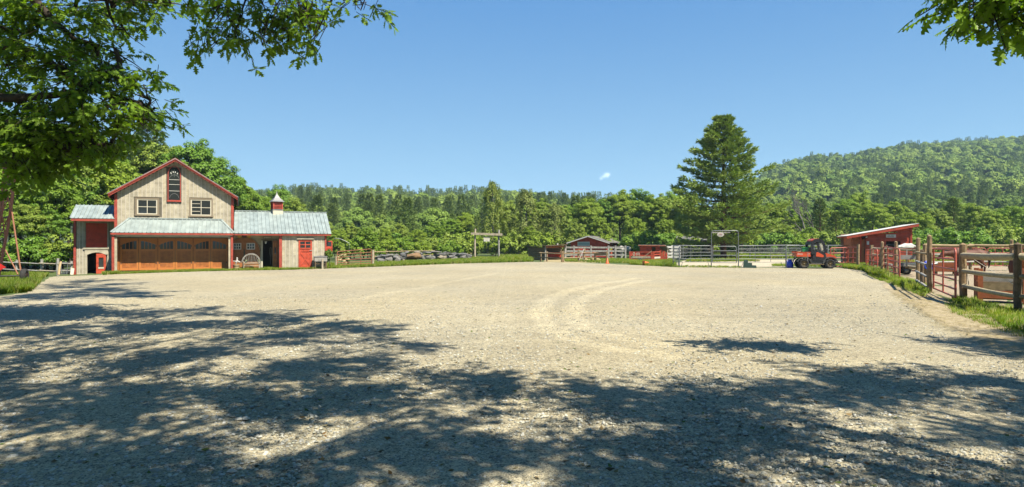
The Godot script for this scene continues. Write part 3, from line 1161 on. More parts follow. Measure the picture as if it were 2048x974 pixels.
	for d in 3:
		var xa: float = gx[d * 3]
		var xm: float = gx[d * 3 + 1]
		var xb: float = gx[d * 3 + 2]
		garage_leaf(barn, xa, xm - 0.012, true)
		garage_leaf(barn, xm + 0.012, xb, false)
	for x in [-2.99, -0.925, 1.02, 3.06]:
		bx(barn, "door_post", M.door_plank2, Vector3(x, 1.05, 0.06), Vector3(0.07 if absf(x) < 2 else 0.15, 2.2, 0.12))
	bx(barn, "foundation", M.concrete, Vector3(-1.2, -0.17, 0.95), Vector3(3.9, 0.28, 0.36))
	# --- annex
	annex(barn)
	wing(barn)


func v3(a: Array, z: float) -> Array:
	var out := []
	for p in a:
		out.append(Vector3(p.x, p.y, z))
	return out


func ring_mesh(outer: Array, inner: Array, z0: float, z1: float) -> ArrayMesh:
	var st := SurfaceTool.new()
	st.begin(Mesh.PRIMITIVE_TRIANGLES)
	st.set_smooth_group(-1)
	var n: int = outer.size()
	for i in n:
		var k: int = (i + 1) % n
		var o0: Vector2 = outer[i]
		var o1: Vector2 = outer[k]
		var i0: Vector2 = inner[i]
		var i1: Vector2 = inner[k]
		quad(st, Vector3(o0.x, o0.y, z1), Vector3(i0.x, i0.y, z1), Vector3(i1.x, i1.y, z1), Vector3(o1.x, o1.y, z1))
		quad(st, Vector3(o0.x, o0.y, z0), Vector3(o0.x, o0.y, z1), Vector3(o1.x, o1.y, z1), Vector3(o1.x, o1.y, z0))
		quad(st, Vector3(i0.x, i0.y, z1), Vector3(i0.x, i0.y, z0), Vector3(i1.x, i1.y, z0), Vector3(i1.x, i1.y, z1))
	st.generate_normals()
	return st.commit()


func garage_leaf(barn: Node, x0: float, x1: float, rises: bool) -> void:
	# a plank leaf with a barred window whose head is half of an arch
	var d := hold(barn, "garage_door")
	var y0 := 0.02
	var y1 := 1.98
	var wb := 1.30
	var w := x1 - x0
	var z := 0.02
	var n := 7
	for i in n:
		bx(d, "plank", M["door_plank%d" % ((i * 2 + int(x0 * 10)) % 3 if x0 > 0 else (i + 1) % 3)], Vector3(x0 + (i + 0.5) * w / n, (y0 + wb) / 2, z + 0.02 + 0.002 * (i % 2)), Vector3(w / n - 0.008, wb - y0 - 0.12, 0.03))
	bx(d, "backing", M.door_plank2, Vector3((x0 + x1) / 2, (y0 + y1) / 2, z - 0.004), Vector3(w - 0.01, y1 - y0, 0.012))
	for e in [x0 + 0.05, x1 - 0.05]:
		bx(d, "stile", M.door_rail, Vector3(e, (y0 + y1) / 2, z + 0.033), Vector3(0.10, y1 - y0, 0.05))
	bx(d, "rail", M.door_rail, Vector3((x0 + x1) / 2, y0 + 0.07, z + 0.031), Vector3(w - 0.204, 0.14, 0.046))
	bx(d, "rail", M.door_rail, Vector3((x0 + x1) / 2, wb - 0.06, z + 0.031), Vector3(w - 0.204, 0.13, 0.046))
	# arched top rail
	var xa := x0 + 0.1
	var xb := x1 - 0.1
	var low := 1.58
	var high := 1.80
	var head := []
	for i in 9:
		var t := i / 8.0
		var u := t if rises else 1.0 - t
		head.append(Vector2(lerpf(xa, xb, t), lerpf(low, high, sin(u * PI / 2))))
	part(d, "arched_rail", extrude(PackedVector2Array(head + [Vector2(xb, y1), Vector2(xa, y1)]), z + 0.008, z + 0.054), M.door_rail)
	var trim := []
	for p in head:
		trim.append(Vector3(p.x, p.y + 0.05, z + 0.056))
	part(d, "arch_moulding", tube(trim, 0.022, 6), M.new_lumber if false else M.door_rail)
	part(d, "pane", extrude(PackedVector2Array([Vector2(xa, wb), Vector2(xb, wb)] + reversed(head)), z + 0.006, z + 0.014), M.window_glass)
	for i in 3:
		var x := lerpf(xa, xb, (i + 1) / 4.0)
		var u := (i + 1) / 4.0 if rises else 1.0 - (i + 1) / 4.0
		var yt := lerpf(low, high, sin(u * PI / 2))
		bx(d, "muntin", M.door_rail, Vector3(x, (wb + yt) / 2, z + 0.024), Vector3(0.028, yt - wb, 0.018))
	bx(d, "hinge", M.iron, Vector3((x0 + 0.06) if rises else (x1 - 0.06), 0.45, z + 0.064), Vector3(0.05, 0.1, 0.012))
	bx(d, "hinge", M.iron, Vector3((x0 + 0.06) if rises else (x1 - 0.06), 1.5, z + 0.064), Vector3(0.05, 0.1, 0.012))


func reversed(a: Array) -> Array:
	var b := a.duplicate()
	b.reverse()
	return b


func annex(barn: Node3D) -> void:
	var z := -1.0
	var a := local_at(barn, 150, 500, z).x
	var b := -3.2
	var an := hold(barn, "annex")
	var y0 := -0.45
	# hollow: floor, back and side walls, front in boards
	bx(an, "back_wall", M.inside_wood, Vector3((a + b) / 2, 1.4, z - 3.2), Vector3(b - a, 3.8, 0.1))
	bx(an, "side_wall", M.siding2, Vector3(a + 0.05, 1.4, z - 1.62), Vector3(0.1, 3.8, 3.1))
	bx(an, "floor_slab", M.inside_wood, Vector3((a + b) / 2, -0.35, z - 1.6), Vector3(b - a - 0.2, 0.1, 3.0))
	bx(an, "corner_board", M.red_trim, Vector3(a, 1.35, z + 0.02), Vector3(0.12, 3.6, 0.12))
	var dl := local_at(barn, 175, 520, z).x
	var dr := local_at(barn, 212, 520, z).x
	var dtop := local_at(barn, 195, 506, z).y
	var wall := hold(an, "front_wall")
	# the frame behind the boards, round the doorway
	bx(wall, "frame_panel", M.barn_frame, Vector3((a + dl) / 2, 1.4, z - 0.03), Vector3(dl - a, 3.7, 0.05))
	bx(wall, "frame_panel", M.barn_frame, Vector3((dr + b) / 2, 1.4, z - 0.03), Vector3(b - dr, 3.7, 0.05))
	bx(wall, "frame_panel", M.barn_frame, Vector3((dl + dr) / 2, (dtop + 3.2) / 2, z - 0.03), Vector3(dr - dl, 3.2 - dtop, 0.05))
	var pl := local_at(barn, 171, 446, z)
	var pr := local_at(barn, 217, 495, z)
	board_wall(wall, a + 0.08, b - 0.02, y0, func(_x): return 3.18, z, 0.165, [[dl - 0.02, dr + 0.02, -1.0, dtop + 0.02], [pl.x, pr.x, pr.y, pl.y]])
	# loft door, shut, red
	var loft := hold(an, "loft_door")
	bx(loft, "panel", M.red_barn, Vector3((pl.x + pr.x) / 2, (pl.y + pr.y) / 2, z - 0.005), Vector3(pr.x - pl.x, pl.y - pr.y, 0.03))
	bx(loft, "casing", M.siding2, Vector3((pl.x + pr.x) / 2, pr.y - 0.06, z + 0.07), Vector3(pr.x - pl.x + 0.2, 0.1, 0.08))
	bx(loft, "casing", M.siding2, Vector3(pr.x + 0.03, (pl.y + pr.y) / 2, z + 0.05), Vector3(0.07, pl.y - pr.y + 0.06, 0.09))
	bx(loft, "casing", M.siding2, Vector3(pl.x - 0.05, (pl.y + pr.y) / 2, z + 0.05), Vector3(0.09, pl.y - pr.y + 0.06, 0.05))
	# arched header over the doorway, and a red half door standing open
	var hd := [Vector2(dl - 0.12, dtop + 0.22), Vector2(dl - 0.12, dtop - 0.10)]
	for i in 9:
		var t := i / 8.0
		hd.append(Vector2(lerpf(dl, dr, t), dtop - 0.10 + 0.14 * sin(t * PI)))
	hd += [Vector2(dr + 0.12, dtop - 0.10), Vector2(dr + 0.12, dtop + 0.22)]
	part(an, "door_header", extrude(PackedVector2Array(reversed(hd)), z + 0.04, z + 0.075), M.siding1)
	bx(an, "door_jamb", M.siding1, Vector3(dl - 0.06, 0.4, z + 0.045), Vector3(0.1, 1.5, 0.07))
	var door := hold(an, "stall_door", Vector3(dr, 0, z + 0.02), Vector3(0, 8, 0))
	var dw := (dr - dl) * 0.52
	var yb := -0.24
	var yt := dtop - 0.04
	for q in [[-dw + 0.06, 0.12], [-0.06, 0.12]]:
		bx(door, "stile", M.red_door, Vector3(q[0], (yb + yt) / 2, 0), Vector3(q[1], yt - yb, 0.05))
	bx(door, "rail", M.red_door, Vector3(-dw / 2, yt - 0.12, 0.002), Vector3(dw - 0.24, 0.24, 0.046))
	bx(door, "rail", M.red_door, Vector3(-dw / 2, yb + 0.22, 0.002), Vector3(dw - 0.24, 0.44, 0.046))
	bx(door, "pane", M.window_glass, Vector3(-dw / 2, yb + 0.70, -0.005), Vector3(dw - 0.24, 0.56, 0.02))
	bx(door, "sill", M.cream_paint, Vector3(-dw / 2, yb + 0.40, 0.03), Vector3(dw - 0.2, 0.09, 0.03))
	# roof
	var roof := hold(an, "annex_roof")
	var e0 := local_at(barn, 140, 436, 0.1)
	var ea := Vector3(e0.x, e0.y, 0.1)
	var eb := Vector3(b + 0.05, e0.y, 0.1)
	var up := Vector3(0, 0.86, -1.55)
	roof_panels(roof, ea, eb, up, 0.20, func(_t: float) -> float: return 1.0)
	roof_panels(roof, Vector3(ea.x, ea.y + up.y, 0.1 + up.z * 1.0 - 0.02), Vector3(eb.x, eb.y + up.y, 0.1 + up.z - 0.02), Vector3(0, -0.86, -2.9), 0.4, func(_t: float) -> float: return 1.0)
	bx(roof, "eave_board", M.red_trim, Vector3((ea.x + eb.x) / 2 + 0.02, ea.y - 0.10, 0.06), Vector3(eb.x - ea.x - 0.04, 0.13, 0.05))
	bx(roof, "soffit", M.barn_frame, Vector3((ea.x + eb.x) / 2, ea.y - 0.03, -0.5), Vector3(eb.x - ea.x - 0.05, 0.03, 1.05))
	part(roof, "gable_fill", extrude(PackedVector2Array([Vector2(0.0, 0), Vector2(-1.5, 0.8), Vector2(-4.2, 0.0)]), -0.03, 0.03), M.siding2, Transform3D(Basis(Vector3(0, 0, 1), Vector3(0, 1, 0), Vector3(-1, 0, 0)), Vector3(a + 0.05, ea.y - 0.05, 0.05)))


func wing(barn: Node3D) -> void:
	var wg := hold(barn, "wing")
	var zf := 0.9         # front wall; the bay beside the garage is set back to z = 0
	var x0 := 3.33
	var xc := local_at(barn, 561, 500, zf).x
	var xe := local_at(barn, 651, 500, zf).x
	var eave_y := 2.20
	# walls
	bx(wg, "back_wall", M.inside_wood, Vector3((x0 + xe) / 2, 1.05, -4.0), Vector3(xe - x0, 2.5, 0.1))
	bx(wg, "floor_slab", M.inside_wood, Vector3((x0 + xc) / 2, -0.04, -2.0), Vector3(xc - x0, 0.08, 3.9))
	bx(wg, "stall_block", M.barn_frame, Vector3((xc + xe) / 2, 1.0, (zf - 3.9) / 2), Vector3(xe - xc, 2.4, zf + 3.9))
	var wall := hold(wg, "front_wall")
	var rd0 := local_at(barn, 597, 480, zf)
	var rd1 := local_at(barn, 624, 532, zf)
	board_wall(wall, xc + 0.09, xe - 0.06, 0.0, func(_x): return 2.16, zf, 0.215, [[rd0.x, rd1.x, -1.0, rd0.y + 0.1]])
	bx(wall, "corner_board", M.red_trim, Vector3(xc, 1.05, zf + 0.01), Vector3(0.17, 2.3, 0.14))
	bx(wall, "corner_board", M.red_trim, Vector3(xe, 1.05, zf + 0.01), Vector3(0.09, 2.3, 0.11))
	# end wall boards facing right
	for i in 10:
		bx(wall, "end_board", siding(i), Vector3(xe + 0.012, 1.05, zf - 0.25 - i * 0.43), Vector3(0.026, 2.2, 0.42))
	# red door with four panes over a cross-braced panel
	var door := hold(wg, "cross_brace_door", Vector3((rd0.x + rd1.x) / 2, 0.04, zf))
	var dw := rd1.x - rd0.x
	var dh := rd0.y - 0.02
	bx(door, "head_board", M.siding2, Vector3(0, dh + 0.07, 0.06), Vector3(dw + 0.22, 0.10, 0.12))
	bx(door, "panel", M.red_door, Vector3(0, dh * 0.36, 0.02), Vector3(dw - 0.16, dh * 0.6, 0.02))
	for s in [-1, 1]:
		bx(door, "stile", M.red_door, Vector3(s * (dw / 2 - 0.05), dh / 2, 0.035), Vector3(0.10, dh, 0.05))
	for q in [[0.07, 0.14], [dh * 0.61, 0.12], [dh * 0.66 + 0.06, 0.08], [dh - 0.06, 0.12]]:
		bx(door, "rail", M.red_door, Vector3(0, q[0], 0.034), Vector3(dw - 0.204, q[1], 0.046))
	var xa := dw / 2 - 0.11
	for s in [-1, 1]:
		beam(door, "brace", M.red_door, Vector3(-s * xa, 0.14, 0.04 + 0.004 * s), Vector3(s * xa, dh * 0.56, 0.04 + 0.004 * s), 0.085, 0.034, Vector3.BACK)
	for i in 2:
		for j in 2:
			bx(door, "pane", M.window_glass, Vector3((i - 0.5) * (xa + 0.0), dh * 0.76 + j * dh * 0.125, 0.022), Vector3(xa - 0.03, dh * 0.125 - 0.03, 0.01))
	bx(door, "muntin", M.red_door, Vector3(0, dh * 0.82, 0.034), Vector3(0.06, dh * 0.25, 0.04))
	bx(door, "muntin", M.red_door, Vector3(0, dh * 0.823, 0.034), Vector3(dw - 0.21, 0.055, 0.038))
	rod(door, "latch", M.galvanised, Vector3(dw / 2 - 0.16, dh * 0.615, 0.075), Vector3(dw / 2 + 0.02, dh * 0.615, 0.075), 0.02)
	# --- recessed bay: plaster-pale boards, arched brown doors, open doorway
	var ol := local_at(barn, 525.5, 500, 0.0).x
	var orr := local_at(barn, 545, 500, 0.0).x
	var ot := local_at(barn, 530, 481, 0.0).y
	var bay := hold(wg, "bay_wall")
	bx(bay, "panel", M.siding3, Vector3((x0 + ol) / 2, 1.05, -0.05), Vector3(ol - x0, 2.4, 0.1))
	bx(bay, "panel", M.siding3, Vector3((orr + xc) / 2, 1.05, -0.05), Vector3(xc - orr, 2.4, 0.1))
	bx(bay, "panel", M.siding3, Vector3((ol + orr) / 2, (ot + 2.25) / 2, -0.05), Vector3(orr - ol, 2.25 - ot, 0.1))
	bx(bay, "door_casing", M.cream_paint, Vector3(ol - 0.05, ot / 2, 0.03), Vector3(0.09, ot, 0.06))
	bx(bay, "door_casing", M.window_trim, Vector3((ol + orr) / 2 + 0.1, ot + 0.045, 0.03), Vector3(orr - ol + 0.4, 0.07, 0.06))
	var al := x0 + 0.01
	var ar := local_at(barn, 520, 500, 0.03).x
	var acx := local_at(barn, 489, 500, 0.03).x
	var atop := local_at(barn, 489, 475, 0.03).y
	var arch := hold(wg, "arched_door")
	var arx := ar - acx
	var np := 13
	for i in np:
		var xa2 := lerpf(al, ar, float(i) / np)
		var xb2 := lerpf(al, ar, float(i + 1) / np)
		var ya := 1.15 + (atop - 1.15) * sqrt(maxf(0.0, 1.0 - pow((xa2 - acx) / arx, 2)))
		var yb := 1.15 + (atop - 1.15) * sqrt(maxf(0.0, 1.0 - pow((xb2 - acx) / arx, 2)))
		part(arch, "plank", extrude(PackedVector2Array([Vector2(xa2 + 0.003, 0.02), Vector2(xb2 - 0.003, 0.02), Vector2(xb2 - 0.003, maxf(yb, 1.15)), Vector2(xa2 + 0.003, maxf(ya, 1.15))]), 0.0, 0.035 + 0.003 * (i % 2)), M.arch_plank)
	var edge := []
	for p in arc_points(Vector2(acx, 1.15), Vector2(arx + 0.03, atop - 1.12), 0, 142, 16):
		edge.append(Vector3(p.x, p.y, 0.035))
	part(arch, "arch_trim", tube(edge, 0.03, 6), M.window_trim)
	for q in [[466.5, 482.5], [493, 510]]:
		var wa := local_at(barn, q[0], 486, 0.04)
		var wb := local_at(barn, q[1], 499, 0.04)
		window_grid(arch, wa.x, wb.x, wb.y, wa.y, 0.036, 3, 2, M.white_paint, null, 0.045)
	bx(arch, "middle_post", M.dark_green_plastic, Vector3(acx - 0.02, 0.95, 0.045), Vector3(0.07, 0.7, 0.02))
	# open door leaf folded back beside the doorway
	var leaf := hold(wg, "open_door", Vector3(orr + 0.02, 0, 0.05), Vector3(0, -14, 0))
	var lw := xc - orr - 0.14
	for i in 3:
		bx(leaf, "plank", M["door_plank%d" % i], Vector3((i + 0.5) * lw / 3, ot / 2 + 0.02, 0), Vector3(lw / 3 - 0.006, ot - 0.06, 0.04))
	bx(leaf, "hook_plate", M.iron, Vector3(lw * 0.5, ot * 0.66, 0.026), Vector3(0.09, 0.36, 0.012))
	bx(leaf, "handle", M.galvanised, Vector3(lw * 0.5, ot * 0.54, 0.04), Vector3(0.05, 0.1, 0.04))
	# sign board over the doorway
	var sb := local_at(barn, 535, 474.5, 0.06)
	bx(wg, "sign_board", M.cream_paint, Vector3(sb.x, sb.y, 0.07), Vector3(0.42, 0.07, 0.03))
	bx(wg, "sign_board", M.window_trim, Vector3(sb.x, sb.y, 0.045), Vector3(0.5, 0.12, 0.02))
	# ceiling over the bay, and the eave
	bx(wg, "ceiling", M.siding2, Vector3((x0 + xc) / 2, eave_y + 0.02, 0.5), Vector3(xc - x0, 0.03, 0.95))
	# --- roof
	var roof := hold(wg, "wing_roof")
	var er := local_at(barn, 663, 469, 1.17)
	var ea := Vector3(x0 + 0.05, eave_y + 0.10, 1.17)
	var eb := Vector3(er.x, eave_y + 0.10, 1.17)
	var rz := -1.55
	var ry: float = local_at(barn, 560, 424, rz).y
	var up := Vector3(0, ry - ea.y, rz - 1.17)
	roof_panels(roof, ea, eb, up, 0.236, func(_t: float) -> float: return 1.0)
	roof_panels(roof, Vector3(ea.x, ea.y, -4.3), Vector3(eb.x, eb.y, -4.3), Vector3(0, up.y, 2.72), 0.47, func(_t: float) -> float: return 1.0)
	bx(roof, "ridge_cap", M.roof_metal, Vector3((ea.x + eb.x) / 2, ry + 0.035, rz - 0.01), Vector3(eb.x - ea.x + 0.04, 0.05, 0.16))
	bx(roof, "eave_board", M.red_trim, Vector3((ea.x + eb.x) / 2, ea.y - 0.08, 1.11), Vector3(eb.x - ea.x - 0.02, 0.10, 0.05))
	bx(roof, "soffit_board", M.siding2, Vector3((xc + eb.x) / 2, ea.y - 0.10, 1.0), Vector3(eb.x - xc - 0.1, 0.03, 0.15))
	part(roof, "gable_fill", extrude(PackedVector2Array([Vector2(zf, eave_y), Vector2(rz, ry - 0.12), Vector2(-3.95, eave_y)]), -0.05, 0.0), M.barn_frame, Transform3D(Basis(Vector3(0, 0, 1), Vector3(0, 1, 0), Vector3(-1, 0, 0)), Vector3(xe, 0, 0)))
	for s in [0, 1]:
		var pa := Vector3(eb.x - 0.03, ea.y - 0.09, 1.13) if s == 0 else Vector3(eb.x - 0.03, ea.y - 0.09, -4.25)
		beam(roof, "rake_board", M.red_trim, pa, Vector3(eb.x - 0.03, ry - 0.09, rz), 0.14, 0.04, Vector3.RIGHT)
	# --- cupola on the ridge
	var cu := hold(wg, "cupola", Vector3(local_at(barn, 553.5, 424, rz).x, ry, rz), Vector3(0, 12, 0))
	var hw := 0.325
	bx(cu, "base", M.cream_paint, Vector3(0, -0.12, 0), Vector3(hw * 2, 0.56, hw * 2))
	bx(cu, "body", M.red_trim, Vector3(0, 0.42, 0), Vector3(hw * 2 - 0.10, 0.50, hw * 2 - 0.10))
	for sx in [-1, 1]:
		for sz in [-1, 1]:
			bx(cu, "corner_post", M.red_trim, Vector3(sx * (hw - 0.04), 0.42, sz * (hw - 0.04)), Vector3(0.08, 0.52, 0.08))
	for f in [0, 1, 2, 3]:
		var bs := Basis(Vector3.UP, f * PI / 2)
		for k in 5:
			bx(cu, "louvre", M.red_trim, bs * Vector3(0, 0.24 + 0.09 * k, hw - 0.05), Vector3(hw * 2 - 0.18, 0.015, 0.08), bs * Basis(Vector3.RIGHT, 0.6))
	bx(cu, "ledge", M.lead, Vector3(0, 0.145, 0), Vector3(hw * 2 + 0.06, 0.04, hw * 2 + 0.06))
	part(cu, "cap", lathe([[0.0, 0.69], [0.60, 0.69], [0.42, 0.80], [0.24, 0.96], [0.10, 1.14], [0.035, 1.28], [0.03, 1.36], [0.0, 1.40]], 4, PI / 4, false), M.lead)
	# red sash of the end window standing open
	var sp := local_at(barn, 656, 493, zf - 0.3)
	var sash := hold(wg, "open_sash", Vector3(xe + 0.06, sp.y, zf - 0.25), Vector3(0, 2, 0))
	var sw := 0.42
	for q in [[0.03, 0.06], [sw - 0.03, 0.06]]:
		bx(sash, "stile", M.red_door, Vector3(q[0], 0, 0), Vector3(q[1], 0.76, 0.04))
	for y in [-0.35, -0.05, 0.35]:
		bx(sash, "rail", M.red_door, Vector3(sw / 2, y, 0.001), Vector3(sw - 0.124, 0.07 if y != -0.05 else 0.12, 0.036))
	bx(sash, "panel", M.red_door, Vector3(sw / 2, -0.21, -0.004), Vector3(sw - 0.124, 0.24, 0.02))
	bx(sash, "pane", M.window_glass, Vector3(sw / 2, 0.16, -0.004), Vector3(sw - 0.124, 0.33, 0.012))


# ------------------------------------------------------------------ things by the barn
func build_barn_front_things() -> void:
	var barn: Node3D = get_node("barn")
	# arched bench of bent willow
	var p := barn.transform * Vector3(local_at(barn, 503, 533, 0.75).x, 0, 0.75)
	var be := thing("garden_bench", "rustic bench with arched bent-branch back before the brown arched door", "bench", p, 24)
	for s in [-1, 1]:
		rod(be, "leg", M.timber_pale, Vector3(s * 0.46, -0.02, 0.18), Vector3(s * 0.44, 0.50, 0.16), 0.026)
		rod(be, "leg", M.timber_grey, Vector3(s * 0.50, -0.02, -0.22), Vector3(s * 0.5, 0.5, -0.2), 0.026)
		rod(be, "armrest", M.timber_pale, Vector3(s * 0.48, 0.5, -0.22), Vector3(s * 0.48, 0.50, 0.2), 0.024)
	rod(be, "stretcher", M.timber_pale, Vector3(-0.45, 0.22, 0.17), Vector3(0.45, 0.22, 0.17), 0.02)
	rod(be, "stretcher", M.timber_pale, Vector3(-0.45, 0.34, 0.17), Vector3(0.45, 0.34, 0.17), 0.02)
	for i in 6:
		beam(be, "seat_slat", M.timber_pale, Vector3(-0.5, 0.40, -0.16 + i * 0.07), Vector3(0.5, 0.40, -0.16 + i * 0.07), 0.055, 0.03)
	for r in [0.60, 0.55]:
		var pts := []
		for i in 17:
			var a := PI * i / 16.0
			pts.append(Vector3(cos(a) * r * 0.92 - 0.02, 0.42 + sin(a) * (r - 0.02), -0.22))
		part(be, "bent_hoop", tube(pts, 0.02, 6), M.timber_grey)
	for i in 9:
		var x := -0.42 + i * 0.105
		rod(be, "back_stick", M.timber_grey, Vector3(x * 0.7, 0.42, -0.22), Vector3(x, 0.42 + sqrt(maxf(0.02, 0.26 - x * x)), -0.22), 0.011)
	# pots at the ends of the bench
	for q in [[-0.34, "white flowers in a dark pot at the bench's end beside the stump table"], [0.42, "white flowers in a dark pot at the bench's end beside the open doorway"]]:
		var fp := thing("flower_pot", q[1], "flower pot", barn.transform * (barn.transform.affine_inverse() * p + Vector3(q[0], 0.415, 0.08)), 24)
		part(fp, "pot", lathe([[0.0, 0.0], [0.05, 0.0], [0.07, 0.1], [0.06, 0.1], [0.0, 0.09]], 10), M.print_dark)
		part(fp, "blossom", flower_mesh(5, 0.10, 0.12, Color(0.72, 0.70, 0.60)), M.grass_blade)
	# wooden tub with a white bird figure
	var tp := barn.transform * Vector3(local_at(barn, 472.5, 533, 0.8).x, 0, 0.8)
	var tub := thing("wooden_tub", "small tapered wooden tub standing in the grass by the garage post", "tub", tp, 24)
	part(tub, "staves", lathe([[0.0, -0.02], [0.15, -0.02], [0.19, 0.30], [0.19, 0.32], [0.16, 0.32], [0.15, 0.26], [0.0, 0.26]], 12, 0, false), M.new_lumber)
	part(tub, "hoop", lathe([[0.165, 0.06], [0.175, 0.06], [0.18, 0.09], [0.17, 0.09]], 12), M.iron)
	part(tub, "hoop", lathe([[0.185, 0.22], [0.195, 0.22], [0.198, 0.25], [0.188, 0.25]], 12), M.iron)
	var bird := thing("bird_figure", "white carved bird with spread wing standing on the wooden tub", "ornament", tp + Vector3(0, 0.30, 0), 24)
	part(bird, "body", smooth_body([[Vector3(-0.02, 0.02, 0), Vector3(0.0, 0.16, 0), 0.03, 0.05], [Vector3(0.0, 0.18, 0), Vector3(0.05, 0.30, 0), 0.07, 0.05], [Vector3(0.05, 0.32, 0), Vector3(0.04, 0.42, 0), 0.045, 0.04], [Vector3(0.04, 0.43, 0), Vector3(0.12, 0.42, 0.0), 0.035, 0.012], [Vector3(0.04, 0.24, 0), Vector3(0.20, 0.17, 0.02), 0.05, 0.05]], 0.012, 0.018), M.stone_white)
	part(bird, "wing", smooth_body([[Vector3(0.0, 0.22, 0), Vector3(-0.17, 0.24, 0.05), 0.035, 0.02], [Vector3(-0.17, 0.24, 0.05), Vector3(-0.36, 0.25, 0.06), 0.022, 0.008]], 0.008, 0.016), M.stone_white)
	# pair of golden horse heads over the arch, with a dark board between
	var c := local_at(barn, 488.5, 472.5, 0.06)
	var em := thing("horse_head_plaque", "dark plaque between two golden horse heads above the arched door", "plaque", barn.transform * Vector3(c.x, c.y, 0.06), 24)
	bx(em, "board", M.dark_board, Vector3(0, 0.02, 0.02), Vector3(0.30, 0.17, 0.04))
	var prof := PackedVector2Array([Vector2(0.06, -0.10), Vector2(0.20, -0.10), Vector2(0.27, 0.0), Vector2(0.25, 0.09), Vector2(0.15, 0.12), Vector2(0.12, 0.15), Vector2(0.10, 0.10), Vector2(0.02, 0.02), Vector2(0.0, -0.03), Vector2(0.04, -0.05), Vector2(0.10, -0.01), Vector2(0.11, -0.04)])
	for s in [-1, 1]:
		part(em, "horse_head", extrude(prof, 0.0, 0.06), M.gold_paint, Transform3D(Basis(Vector3(s, 0, 0), Vector3.UP, Vector3(0, 0, 1)), Vector3(s * 0.14, 0, 0)))
	# lantern hanging in the doorway
	var lp := local_at(barn, 531.5, 484.5, 0.25)
	var la := thing("hanging_lantern", "small white lantern hanging in front of the open doorway", "lantern", barn.transform * Vector3(lp.x, lp.y, 0.25), 24)
	part(la, "glass_body", lathe([[0.0, -0.10], [0.045, -0.10], [0.065, 0.0], [0.04, 0.02], [0.0, 0.02]], 10), M.white_paint)
	part(la, "cap", lathe([[0.0, 0.02], [0.10, 0.02], [0.09, 0.06], [0.02, 0.08], [0.0, 0.08]], 10), M.cream_paint)
	rod(la, "hook", M.iron, Vector3(0, 0.07, 0), Vector3(0, 0.64 - 0.02, 0), 0.006)
	# pale harness hung inside the doorway
	var hp := local_at(barn, 541, 515, -0.6)
	var ha := thing("hung_rope", "pale coil of rope hanging in the dark doorway", "rope", barn.transform * Vector3(hp.x, 0.0, -0.6), 24)
	rod(ha, "hook_rail", M.iron, Vector3(-0.1, 1.42, 0), Vector3(0.6, 1.42, 0), 0.01)
	var loop := []
	for i in 15:
		var a := TAU * i / 14.0
		loop.append(Vector3(sin(a) * 0.05, 1.12 + cos(a) * 0.29, 0.02 * cos(a * 2)))
	part(ha, "coil", tube(loop, 0.016, 6), M.twine)
	rod(ha, "rope_end", M.twine, Vector3(0.01, 0.83, 0), Vector3(0.0, 0.25, 0.01), 0.012)
	# poles leaning on the annex wall
	for i in 5:
		var foot := barn.transform * Vector3(local_at(barn, 213 + i * 3.2, 545, -0.45).x, -0.16, -0.45 + 0.06 * (i % 2))
		var head := barn.transform * Vector3(local_at(barn, 227 + i * 1.7, 502, -0.93).x, 1.30 + 0.05 * (i % 3), -0.93)
		var po := thing("leaning_pole", "weathered pale pole leaning with others against the annex wall", "pole", foot, 0, "poles leaning on the annex")
		rough_log(po, "shaft", M.timber_pale if i % 2 else M.timber_grey, Vector3.ZERO, head - foot, 0.03)
	# grey box on legs beside the cross-braced door, and a pale post before it
	var bp := barn.transform * Vector3(local_at(barn, 641, 531, 1.35).x, 0, 1.35)
	var tr := thing("feed_bin", "grey weathered feed bin on dark legs beside the red cross-braced door", "feed bin", bp, 24)
	bx(tr, "box", M.timber_grey, Vector3(0, 0.62, 0), Vector3(0.80, 0.28, 0.42))
	var lidp := PackedVector2Array([Vector2(-0.44, 0.0), Vector2(0.44, 0.0), Vector2(0.40, 0.05), Vector2(0.15, 0.06), Vector2(0, 0.10), Vector2(-0.15, 0.06), Vector2(-0.40, 0.05)])
	part(tr, "lid", extrude(lidp, -0.24, 0.24), M.lead, Transform3D(Basis(), Vector3(0, 0.762, 0)))
	for sx in [-1, 1]:
		for sz in [-1, 1]:
			bx(tr, "leg", M.post_dark, Vector3(sx * 0.34, 0.23, sz * 0.16), Vector3(0.07, 0.52, 0.07))
	bx(tr, "shelf", M.post_dark, Vector3(0, 0.32, 0), Vector3(0.6, 0.04, 0.3))
	var pp := barn.transform * Vector3(local_at(barn, 645, 534, 1.75).x, 0, 1.75)
	var post := thing("short_post", "short pale wooden post standing before the grey feed bin", "post", pp)
	rough_log(post, "shaft", M.timber_pale, Vector3(0, -0.1, 0), Vector3(0, 0.66, 0), 0.065)
	# tall leafy plant at the wing's corner
	var yp := barn.transform * Vector3(local_at(barn, 659, 531, 1.0).x, 0, 1.0)
	var pl := thing("climbing_plant", "tall yellow-green leafy plant at the corner of the wing", "plant", yp)
	part(pl, "stems", tube([Vector3(0, -0.03, 0), Vector3(0.02, 0.6, 0), Vector3(-0.03, 1.25, 0.02)], 0.02, 5), M.bark)
	part(pl, "leaves", crown_mesh(301, 0.27, 0.68, 0.22, 14, 46, 0.085, [Color(0.18, 0.24, 0.03), Color(0.07, 0.15, 0.03)], 0.72), M.leaf_yellow)
	# curved water pipe with a hose falling from it
	var wp := gp(698.5, 531)
	var pipe := thing("hose_stand", "grey curved overhead pipe with a thin hose behind the rusty gate", "pipe", wp)
	var far_y := 2.0
	var pts2 := []
	for i in 13:
		var t := i / 12.0
		pts2.append(Vector3(-1.05 * t, 1.66 + 0.38 * sin(t * 1.7), 0.2 * t))
	part(pipe, "pipe_arm", tube(pts2, 0.028, 6), M.galvanised)
